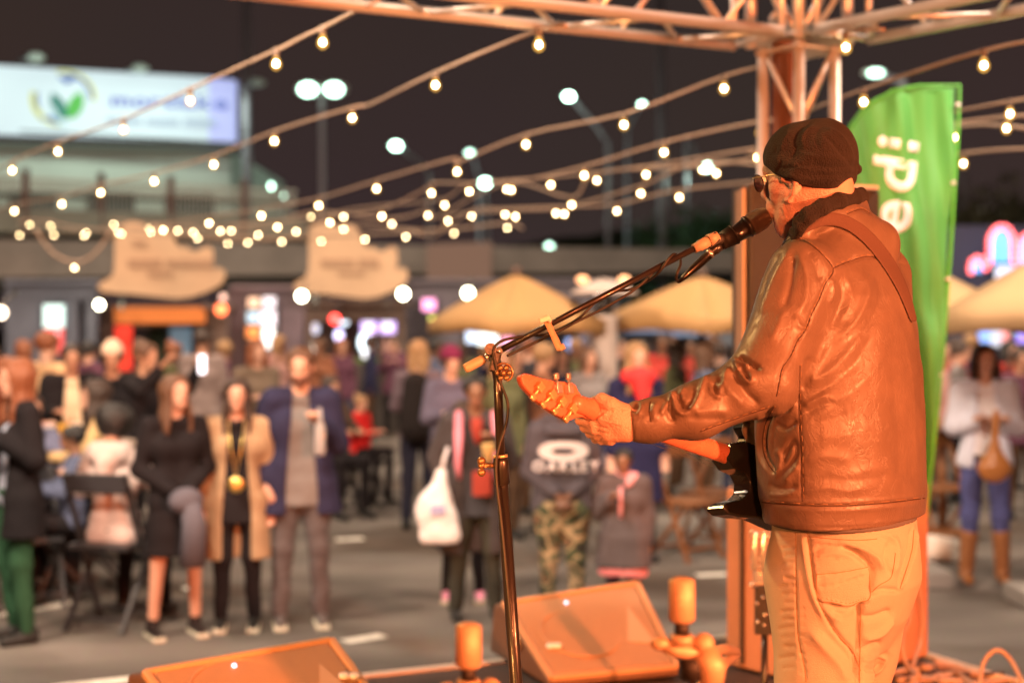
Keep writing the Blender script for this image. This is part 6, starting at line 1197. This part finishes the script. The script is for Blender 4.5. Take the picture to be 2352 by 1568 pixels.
bagp = P(1010, 1160, 9.0); bg_ = sculpt('carrier_bag', [cap((bagp.x+.01, bagp.y, bagp.z+.20), (bagp.x-.02, bagp.y, bagp.z-.02), .04, .10, (0, 1, 0), .5), cap((bagp.x-.03, bagp.y, bagp.z-.02), (bagp.x+.0, bagp.y, bagp.z-.17), .12, .13, (0, 1, 0), .4)], .01, .04, mat('white plastic bag', (.72, .70, .74), .4), carve=lambda q: bagp.z-.24-q[2], field=lambda q: vnoise(q, 40, 4)*.006)
tag(bg_, 'white plastic carrier bag hanging from the arm of the person with pink straps', 'bag')
o = MB().tube([Vector((bagp.x+.01, bagp.y, bagp.z+.2)), Vector((bagp.x+.03, bagp.y, bagp.z+.3)), Vector((bagp.x+.05, bagp.y+.05, bagp.z+.36))], .012, 6).build('handle', MATS['white plastic bag']); o.parent = bg_
o = MB().box((bagp.x-.01, bagp.y-.062, bagp.z-.02), (.09, .01, .06)).build('print', mat('blue bag print', (.35, .35, .6), .5)); o.parent = bg_
person('child in black leggings and pink and white trainers behind the dark grey coat', 1064, 9.8, 1.38, Y(0), 1, ('hoodie', ('dull plum', (.10, .05, .07)), .1), ('leggings', BK), ('dark', 'mid'), ('down', 'down'), seed=2, fem=True, group=FR, shoes=(.75, .30, .45), sole=(.7, .7, .66))
def hoodie(root, J, s, g):
    z = J['chest'][2]; yy = -.155*s*1.0-.022
    def pl(x, y): return Vector((x-.0, yy-.0+abs(x)**2*1.2, z+y))
    M_w = mat('white print on hoodie', (.62, .58, .62), .7)
    R_ = MB(); n = 28; o1 = [pl(.155*math.cos(a)*abs(math.cos(a))**-.25 if abs(math.cos(a)) > 1e-3 else 0, .02+.060*math.sin(a)) for a in np.linspace(0, 2*math.pi, n, False)]; i1 = [pl(.075*math.cos(a), .02+.022*math.sin(a)) for a in np.linspace(0, 2*math.pi, n, False)]
    vo = [R_.b.verts.new(p) for p in o1]; vi = [R_.b.verts.new(p) for p in i1]
    for k in range(n): R_.b.faces.new((vo[k], vo[(k+1) % n], vi[(k+1) % n], vi[k]))
    o_ = R_.build('chest_logo', M_w); o_.parent = root; q_ = o_.modifiers.new('t', 'SOLIDIFY'); q_.thickness = .004
    x = -.19
    for ch in 'OAKLEY':
        me = text_mesh(ch, .085, .004); xs = [v_.co.x for v_ in me.vertices]; x0_ = min(xs); w_ = max(xs)-x0_
        for v_ in me.vertices: v_.co = pl(x+(v_.co.x-x0_)*1.05, -.105+v_.co.y)
        o_ = link('letter', me, M_w, root); q_ = o_.modifiers.new('t', 'SOLIDIFY'); q_.thickness = .004; x += w_*1.05+.010
    o_ = sculpt('hood', [cap((-.09, .03, J['neck'][2]-.01), (.09, .03, J['neck'][2]-.01), .06, .06), cap((-.08, -.06, J['neck'][2]-.06), (.08, -.06, J['neck'][2]-.06), .04, .04)], .012, .03, cl('grey hoodie', (.075, .068, .085))); o_.parent = root
person('boy in a dark grey hoodie with white chest print and camouflage trousers', 1292, 8.9, 1.53, Y(0), 3, ('hoodie', ('grey hoodie', (.075, .068, .085)), .10), ('trousers', M_camo), ('black', 'short'), ('clasp', 'clasp'), seed=6, group=FR, extra=hoodie, tilt_=.45, wide=1.28, vox=.0115)
def pinkc(root, J, s, g):
    o_ = sculpt('pink_hood', [cap((-.05, .02, J['neck'][2]-.01), (.06, .0, J['neck'][2]-.01), .038, .04), cap((.06, .0, J['neck'][2]-.01), (.03, -.06, J['neck'][2]-.04), .035, .02)], .01, .02, cl('pink fleece', (.75, .35, .40))); o_.parent = root
    o_ = MB().tube([(-.01, -.105, J['neck'][2]-.05), (-.01, -.125, J['pel'][2]+.15)], .011, 6).build('zip_edge', cl('pink fleece', (.75, .35, .40))); o_.parent = root
person('small child in a grey coat with pink hood, pink hem and pink-trimmed zip', 1432, 8.85, 1.13, Y(-8), 2, ('coat', ('grey child coat', (.10, .085, .095)), .17), ('leggings', ('dark plum', (.04, .02, .03))), ('black', 'short'), ('down', 'hold'), skirt=('pink_hem', ('pink hem', (.80, .26, .28)), .22), seed=0, fem=True, group=FR, extra=pinkc, vox=.009, wide=1.3, skw=.98)
def redscarf(root, J, s, g): o_ = sculpt('red_scarf', [cap((-.09, -.05, J['neck'][2]), (.09, -.05, J['neck'][2]), .06, .06), cap((0, -.10, J['neck'][2]-.02), (0, -.16, J['neck'][2]-.22), .10, .03)], .012, .03, mat('cloth bright red scarf', (.75, .03, .03), .8)); o_.parent = root
person('brown-haired woman in a bright red scarf and long navy coat behind the small child', 1462, 11.4, 1.76, Y(15), 0, ('coat', ('deep navy', (.02, .02, .06)), .40), ('trousers', BK), ('blond', 'long'), ('down', 'down'), seed=3, fem=True, group=FR, extra=redscarf)
# right: woman in white denim
def belt(root, J, s, g):
    o_ = MB().tube([(.155*math.cos(a), .12*math.sin(a), J['pel'][2]+.05) for a in np.linspace(0, 6.3, 20)], .02, 6, False).build('belt', mat('dark belt', (.05, .02, .01), .5)); o_.parent = root
    o_ = MB().box((0, -.125, J['pel'][2]+.05), (.10, .02, .05), None, .008).build('belt_buckle', M_gold); o_.parent = root
    for k in 'lr':
        a, kn = J['an'+k], J['kn'+k]; o_ = sculpt('tall_boot', [cap(a+[0, 0, -.03], a*.35+kn*.65, .052, .066), cap(a+[0, .03, -.05], a+[0, -.13, -.062], .045, .036)], .01, .02, mat('tan boot leather', (.27, .11, .04), .45), carve=lambda q: a[2]-.088-q[2]); o_.parent = root
pI = person('woman with crossed arms in a pale denim jacket, blue jeans and tan boots', 2262, 10.5, 1.76, Y(-8), 0, ('t_shirt', ('white tee', (.75, .72, .75)), -.02), ('jeans', ('blue denim', (.075, .085, .22))), ('dark', 'mid'), ('cross', 'cross'), coat=('denim_jacket', ('pale denim', (.60, .63, .74)), .03), seed=1, fem=True, tilt_=-.15, extra=belt, vox=.0115, shoes=(.3, .12, .04), group=FR, wide=1.08)
bgx = P(2284, 1062, 10.1); o = sculpt('handbag', [cap((bgx.x, bgx.y, bgx.z+.09), (bgx.x, bgx.y, bgx.z-.02), .05, .125, (0, 1, 0), .55), cap((bgx.x, bgx.y, bgx.z+.12), (bgx.x+.01, bgx.y-.01, bgx.z+.36), .03, .022)], .009, .03, mat('tan handbag leather', (.38, .15, .04), .35)); tag(o, 'round tan leather handbag hanging in front of the woman with crossed arms', 'bag')
# seated and standing people at the left
LS = 'people round the bar tables at the left'
person('bearded man in a black jacket over a cream tee behind the left table', 165, 12.0, 1.74, Y(20), 1, ('t_shirt', ('white tee', ())if 0 else ('cream tee', (.7, .55, .38)), .1), ('trousers', BK), ('dark', 'short'), ('down', 'fwd'), coat=('jacket', BK, .2), seed=2, group=LS, wide=1.3)
person('person in a glowing beige fleece turned away at the left', 108, 13.2, 1.84, Y(150), 0, ('fleece', ('beige fleece', (.72, .45, .25)), .1), ('trousers', BK), ('auburn', 'short'), ('fwd', 'fwd'), seed=3, group=LS)
person('person in a black coat and pale bobble cap below the first stall sign', 258, 12.0, 1.74, Y(10), 1, ('coat', BK, .3), ('trousers', BK), ('dark', 'short'), ('down', 'down'), seed=4, group=LS, hat=('bobble_cap', 'cream', (.75, .55, .42)), wide=1.2)
pM = person('dark-clothed woman raising a phone right of the bobble cap', 334, 11.6, 1.76, Y(60), 1, ('jacket', BK, .2), ('trousers', BK), ('brown', 'bun'), ('up', 'up'), seed=5, fem=True, group=LS)
thing_at(pM, 'smartphone', 'smartphone with lit torch raised above the crowd', 'phone', MB().box((.10, -.52, 1.58), (.075, .012, .15), None, .004), lum('phone light', (.9, .9, 1), 2.5))
person('seated woman with dark hair in a beige coat facing left', 222, 10.2, 1.66, Y(-75), 0, ('coat', ('beige coat', (.58, .40, .20)), .1), ('trousers', BK), ('dark', 'long'), ('table', 'table'), sit=True, seed=6, fem=True, group=LS, tilt_=-.2, base=.12)
pO = person('seated person seen from behind in a pale hooded top with a black hair bun', 262, 9.0, 1.60, Y(165), 0, ('hooded_top', ('pale hoodie', (.55, .46, .44)), .12), ('trousers', BK), ('black', 'afro'), ('out', 'out'), sit=True, seed=7, fem=True, group=LS, tilt_=.5, vox=.0115, wide=1.25,
   extra=lambda root, J, s, g: [setattr(sculpt('hood', [cap((-.09, .05, J['neck'][2]-.02), (.09, .05, J['neck'][2]-.02), .075, .075), cap((.0, .10, J['neck'][2]-.08), (0, .12, J['neck'][2]-.2), .07, .04)], .012, .03, cl('pale hoodie', (.55, .46, .44))), 'parent', root)])
person('seated person with pinkish sweater bending over the left table', 70, 10.0, 1.62, Y(40), 0, ('sweater', ('blue grey knit', (.14, .15, .24)), .1), ('trousers', BK), ('dark', 'short'), ('table', 'chin'), sit=True, seed=8, group=LS, base=.05)
person('seated dark-haired child in profile at the left table', 168, 9.7, 1.32, Y(-70), 2, ('sweater', ('denim blue', (.10, .12, .2)), .1), ('trousers', BK), ('black', 'short'), ('table', 'table'), sit=True, seed=9, group=LS)
person('person with red-brown hair at the table behind the woman in green trousers', 18, 11.0, 1.66, Y(70), 0, ('jacket', ('dark rust', (.14, .04, .02)), .1), ('trousers', BK), ('auburn', 'mid'), ('fwd', 'fwd'), seed=10, fem=True, group=LS)
person('person in a taupe T-shirt seen from behind below the red-orange lights', 466, 15.5, 1.86, Y(170), 1, ('t_shirt', ('taupe', (.22, .17, .16)), .12), ('trousers', ('brown', (.09, .05, .03))), ('dark', 'short'), ('fwd', 'fwd'), seed=11, wide=1.2, group='people in the middle of the square')
person('person in an olive brown jacket behind the woman with the pendant', 590, 14.0, 1.76, Y(30), 0, ('jacket', ('olive brown', (.16, .12, .09)), .15), ('trousers', BK), ('auburn', 'mid'), ('down', 'fwd'), seed=12, fem=True, group='people in the middle of the square', wide=1.15)
person('dark-haired seated woman with arms on her knees behind the navy jacket', 760, 14.2, 1.66, Y(40), 1, ('jacket', ('umber', (.07, .045, .035)), .1), ('trousers', BK), ('dark', 'long'), ('table', 'table'), sit=True, seed=13, fem=True, group='people in the middle of the square', base=.0)
person('child in a red jumper sitting with stretched legs right of the navy jacket', 828, 15.0, 1.20, Y(60), 0, ('jumper', ('bright red', (.72, .03, .03)), .08), ('trousers', BK), ('blond', 'short'), ('fwd', 'fwd'), sit=True, seed=14, group='people in the middle of the square', base=.0)
person('woman with light brown hair seen from behind wearing a black rucksack', 962, 13.2, 1.76, Y(175), 0, ('jacket', ('mauve brown', (.12, .09, .11)), .1), ('trousers', ('near-black blue', (.02, .02, .035))), ('blond', 'long'), ('fwd', 'fwd'), seed=15, fem=True, group='people in the middle of the square',
   extra=lambda root, J, s, g: [setattr(sculpt('rucksack', [cap((0, .18, J['chest'][2]+.08), (0, .20, J['pel'][2]+.08), .12, .15)], .015, .02, cl('black pack', (.015, .012, .012))), 'parent', root)])
person('person in a maroon cap and grey-violet jacket left of the pink straps', 1036, 12.2, 1.70, Y(20), 0, ('jacket', ('grey violet', (.11, .10, .15)), .1), ('trousers', BK), ('dark', 'short'), ('down', 'fwd'), seed=16, group='people in the middle of the square', hat=('baseball_cap', 'maroon', (.16, .02, .06)))
# far crowd: a few figures built once, then copied with their parts
tops = [('charcoal', (.05, .045, .05)), ('rust brown', (.22, .09, .05)), ('dusty pink', (.42, .24, .22)), ('slate blue', (.12, .14, .22)), ('black', (.018, .015, .017)), ('cream', (.50, .40, .32)), ('brick red', (.42, .05, .04)), ('olive', (.12, .12, .06)), ('plum', (.12, .05, .08)), ('grey', (.24, .22, .22)), ('navy', (.03, .035, .09))]
protos = []
for i, (fe, hr, ar) in enumerate([(False, 'short', ('down', 'fwd')), (True, 'long', ('fwd', 'down')), (False, 'short', ('hold', 'down')), (True, 'mid', ('down', 'down')), (False, 'short', ('down', 'pocket')), (True, 'bun', ('hold', 'hold'))]):
    protos.append(person('x', 1000, 15, 1.70, 0, 0, ('jacket', tops[i], .12), ('trousers', BK), ('dark', hr), ar, seed=20+i, fem=fe, vox=.019))
def clone(root):
    r_ = root.copy(); COL.objects.link(r_)
    for c_ in root.children: n_ = c_.copy(); COL.objects.link(n_); n_.parent = r_; n_.matrix_parent_inverse = c_.matrix_parent_inverse.copy()
    return r_
rf = random.Random(11); used_p = set(); marks = [(560, 'near the drinks fridge'), (700, 'by the bar counter'), (820, 'in front of the menu screens'), (1000, 'under the neon panels'), (1120, 'left of the first tan parasol'), (1240, 'below the first tan parasol'), (1340, 'left of the patio heater'), (1450, 'right of the patio heater'), (1560, 'below the second tan parasol'), (1660, 'left of the loudspeaker'), (2180, 'just right of the green flag'), (2330, 'at the right picture edge')]
spots = [(515, 18.5, 1.70), (640, 20, 1.76), (735, 21, 1.7), (785, 22.5, 1.68), (850, 23.5, 1.74), (905, 24, 1.7), (1002, 19, 1.72), (1062, 21, 1.66), (1122, 16, 1.68), (1150, 12.6, 1.70), (1185, 14.2, 1.70), (1215, 18, 1.72), (1250, 13, 1.74), (1292, 15.5, 1.66), (1322, 18.6, 1.72), (1352, 14.4, 1.68), (1405, 19.5, 1.7), (1425, 22, 1.7), (1520, 18.8, 1.78), (1555, 15.8, 1.70), (1590, 20.4, 1.7), (1618, 14.6, 1.70), (1655, 17.6, 1.68), (1690, 15.4, 1.66), (1545, 23, 1.7), (1480, 22.5, 1.68), (1640, 22, 1.75), (2146, 14.6, 1.72), (2178, 17.4, 1.7), (2205, 15.2, 1.74), (2232, 19.2, 1.78), (2318, 16.4, 1.72), (2345, 14.0, 1.68), (55, 17, 1.72), (205, 17.5, 1.7), (400, 16.5, 1.70), (-20, 15, 1.7)]
for i, (u, d, h) in enumerate(spots):
    pi = i % 6; r_ = protos[pi] if i < 6 else clone(protos[pi]); s_ = h/1.70; yaw_ = rf.choice([0, 25, -30, 60, 150, -160, 100, -80])
    r_.location = (X(u, d), d, 0); r_.rotation_euler.z = R(yaw_); r_.scale = (s_, s_, s_)
    tc_i = rf.randrange(len(tops)); sk_ = rf.choice([0, 0, 1, 2, 3]); hc = rf.choice(['black', 'dark', 'brown', 'blond', 'auburn'])
    if u == 1520: tc_i = 6
    for c_ in r_.children:
        nm = c_.name.split('.')[0]
        if nm == 'jacket': setmat(c_, cl(*tops[tc_i]))
        elif nm == 'body': setmat(c_, SK[sk_])
        elif nm == 'hair': setmat(c_, HAIR[hc])
        elif nm == 'trousers': setmat(c_, cl(*rf.choice([BK, ('blue denim', ()) if 0 else ('dull denim', (.07, .08, .15)), ('brown', (.09, .05, .03))])))
    mk = min(marks, key=lambda m_: abs(m_[0]-u))[1] if 400 < u < 1720 or u > 2100 else ['behind the far left table', 'in front of the blue-grey container', 'under the first stall sign', 'at the left picture edge'][i % 4]
    fc = 'facing the stage' if abs(yaw_) <= 60 else ('turned away' if abs(yaw_) > 120 else 'in profile')
    r_['label'] = 'distant %s-haired guest in %s jacket %s, %s' % (hc, tops[tc_i][0].replace('rust brown', 'rust').replace('dusty ', '').replace('brick ', ''), mk, fc); r_['group'] = 'guests in the far crowd'
# ------------------------------------------------------------------ furniture
def chair(label, x, y, yaw, seat=.46, m=None):
    m = m or mat('black folding chair', (.03, .03, .035), .45); root = empty('folding_chair', (x, y, 0), yaw, label, 'chair', 'folding chairs'); A = lambda b, n_: setattr(b.build(n_, m), 'parent', root)
    A(MB().box((0, 0, seat), (.42, .40, .035), None, .01), 'seat'); A(MB().box((0, .21, seat+.40), (.42, .025, .12), None, .01), 'backrest')
    for x_ in (-.21, .21): A(MB().bar((x_, .22, seat+.46), (x_, -.20, .0), .028), 'leg'); A(MB().bar((x_*.92, -.16, seat-.01), (x_*.92, .24, 0), .028), 'leg')
    A(MB().bar((-.21, -.12, .09), (.21, -.12, .09), .022), 'stretcher'); A(MB().bar((-.19, .19, .08), (.19, .19, .08), .022), 'stretcher')
o = pO.location; chair('black folding chair under the person in the pale hooded top', o.x+.0, o.y-.02, R(180-15), .52)
M_wd = mat('brown slatted wood', (.22, .09, .035), .5, var=.2, vscale=10)
for i, (u, d, yw, lb) in enumerate([(60, 9.6, 30, 'black folding chair at the far left, behind the green trousers'), (130, 9.9, -60, 'black folding chair under the seated child at the left'), (215, 10.35, -75, 'black folding chair under the woman in the beige coat'), (762, 14.2, 40, 'dark folding chair under the woman behind the navy jacket'), (828, 15.05, 60, 'dark folding chair under the child in the red jumper')]): chair(lb, X(u, d), d, R(yw))
for i, (u, d, yw, lb) in enumerate([(1580, 11.6, 40, 'brown wooden folding chair right of the small child'), (1640, 12.2, -50, 'brown wooden folding chair left of the subwoofer'), (2165, 12.6, 20, 'brown wooden folding chair left of the woman in denim')]): chair(lb, X(u, d), d, R(yw), .46, M_wd)
def table(label, u, d, z, r, m, top=None):
    root = empty('table', (X(u, d), d, 0), 0, label, 'table', 'bar tables'); A = lambda b, n_, mm=m: setattr(b.build(n_, mm), 'parent', root)
    A(MB().lathe([(r, z-.04), (r+.01, z-.02), (r, z)], 28), 'tabletop', top or m); A(MB().tube([(0, 0, .03), (0, 0, z-.03)], .04, 12), 'pedestal'); A(MB().lathe([(.28, .0), (.28, .02), (.06, .05)], 20), 'foot'); return root
table('round table crowded with drinks at the left', 140, 10.6, 1.02, .55, M_wood, mat('pale tabletop', (.42, .32, .26), .5))
table('high wooden table left of the woman in denim', 2165, 13.0, 1.02, .42, M_wd)
for i, (u, v, c_, lb) in enumerate([(120, 957, (.75, .70, .68), 'white paper cup at the back of the drinks table'), (140, 975, (.80, .42, .05), 'tall orange drink on the left table'), (158, 982, (.85, .72, .6), 'pale cup right of the orange drink'), (150, 1004, (.85, .45, .04), 'lower amber drink at the front of the left table'), (102, 950, (.5, .35, .45), 'purple-lidded cup on the left table')]):
    q = P(u, v, 10.4); q.z = 1.02; q.y = 10.35+.12*(i % 3); tag(MB().lathe([(.030, .002), (.040, .14), (.041, .145)], 12, Matrix.Translation(q)).build('drink_cup', mat('cup %d' % i, c_, .35, emit=None)), lb, 'cup', 'drinks on the left table')
q = P(2165, 1082, 11.4); o = sculpt('white_bundle', [cap((q.x-.08, q.y, .10), (q.x+.06, q.y, .09), .11, .10), cap((q.x+.14, q.y, .08), (q.x+.16, q.y, .12), .08, .06)], .012, .03, mat('white cloth', (.75, .70, .64), .8), carve=lambda z_: .004-z_[2], field=lambda z_: vnoise(z_, 20, 2)*.012); tag(o, 'crumpled white cloth bundle on the ground under the wooden table', 'bundle')

# trees on the slope at the right
def tree(label, u, d, h, r, seed, m):
    rt = random.Random(seed); x = X(u, d); root = empty('tree', (x, d, 0), 0, label, 'tree', 'dark trees on the slope'); tk = MB(); tk.tube([(x, d, 0), (x+.2, d, h*.35), (x-.1, d, h*.62)], [.28, .2, .12], 8)
    for k in range(6): a = rt.uniform(0, 6.3); tk.tube([(x, d, h*(.35+.05*k)), (x+math.cos(a)*r*.5, d+math.sin(a)*r*.5, h*(.55+.06*k))], [.09, .03], 6)
    chl(tk.build('trunk', mat('bark', (.06, .04, .03), .9)), root); b = MB(); vs = []
    for k in range(2600):
        a, e_, q_ = rt.uniform(0, 6.283), rt.uniform(-1, 1), rt.random()**.4; lump = 1+.35*math.sin(a*3+seed)*math.cos(e_*4+seed)
        c = Vector((x+math.cos(a)*math.sqrt(1-e_*e_)*r*q_*lump, d+math.sin(a)*math.sqrt(1-e_*e_)*r*q_*lump, h*.72+e_*r*.75*q_*lump)); n_ = Vector((rt.gauss(0, 1), rt.gauss(0, 1), rt.gauss(0, 1))).normalized(); t_ = n_.orthogonal().normalized(); w_ = n_.cross(t_); sz = rt.uniform(.10, .22)
        v_ = [b.b.verts.new(c+t_*sz), b.b.verts.new(c+w_*sz*.5), b.b.verts.new(c-t_*sz), b.b.verts.new(c-w_*sz*.5)]; b.b.faces.new(v_)
    o_ = b.build('crown', m); chl(o_, root)
M_leaf = mat('dim olive leaves', (.06, .06, .03), .8, var=.4, vscale=1)
tree('dark tree on the slope just right of the green flag', 2215, 46, 5.8, 2.4, 5, M_leaf); tree('dark tree behind the fairground arches', 2330, 50, 6.4, 3.0, 8, M_leaf)
tree('dim tree rising behind the overpass left of the loudspeaker', 1620, 62, 6.5, 3.2, 4, mat('dim green leaves', (.03, .09, .03), .8, var=.4, vscale=1))
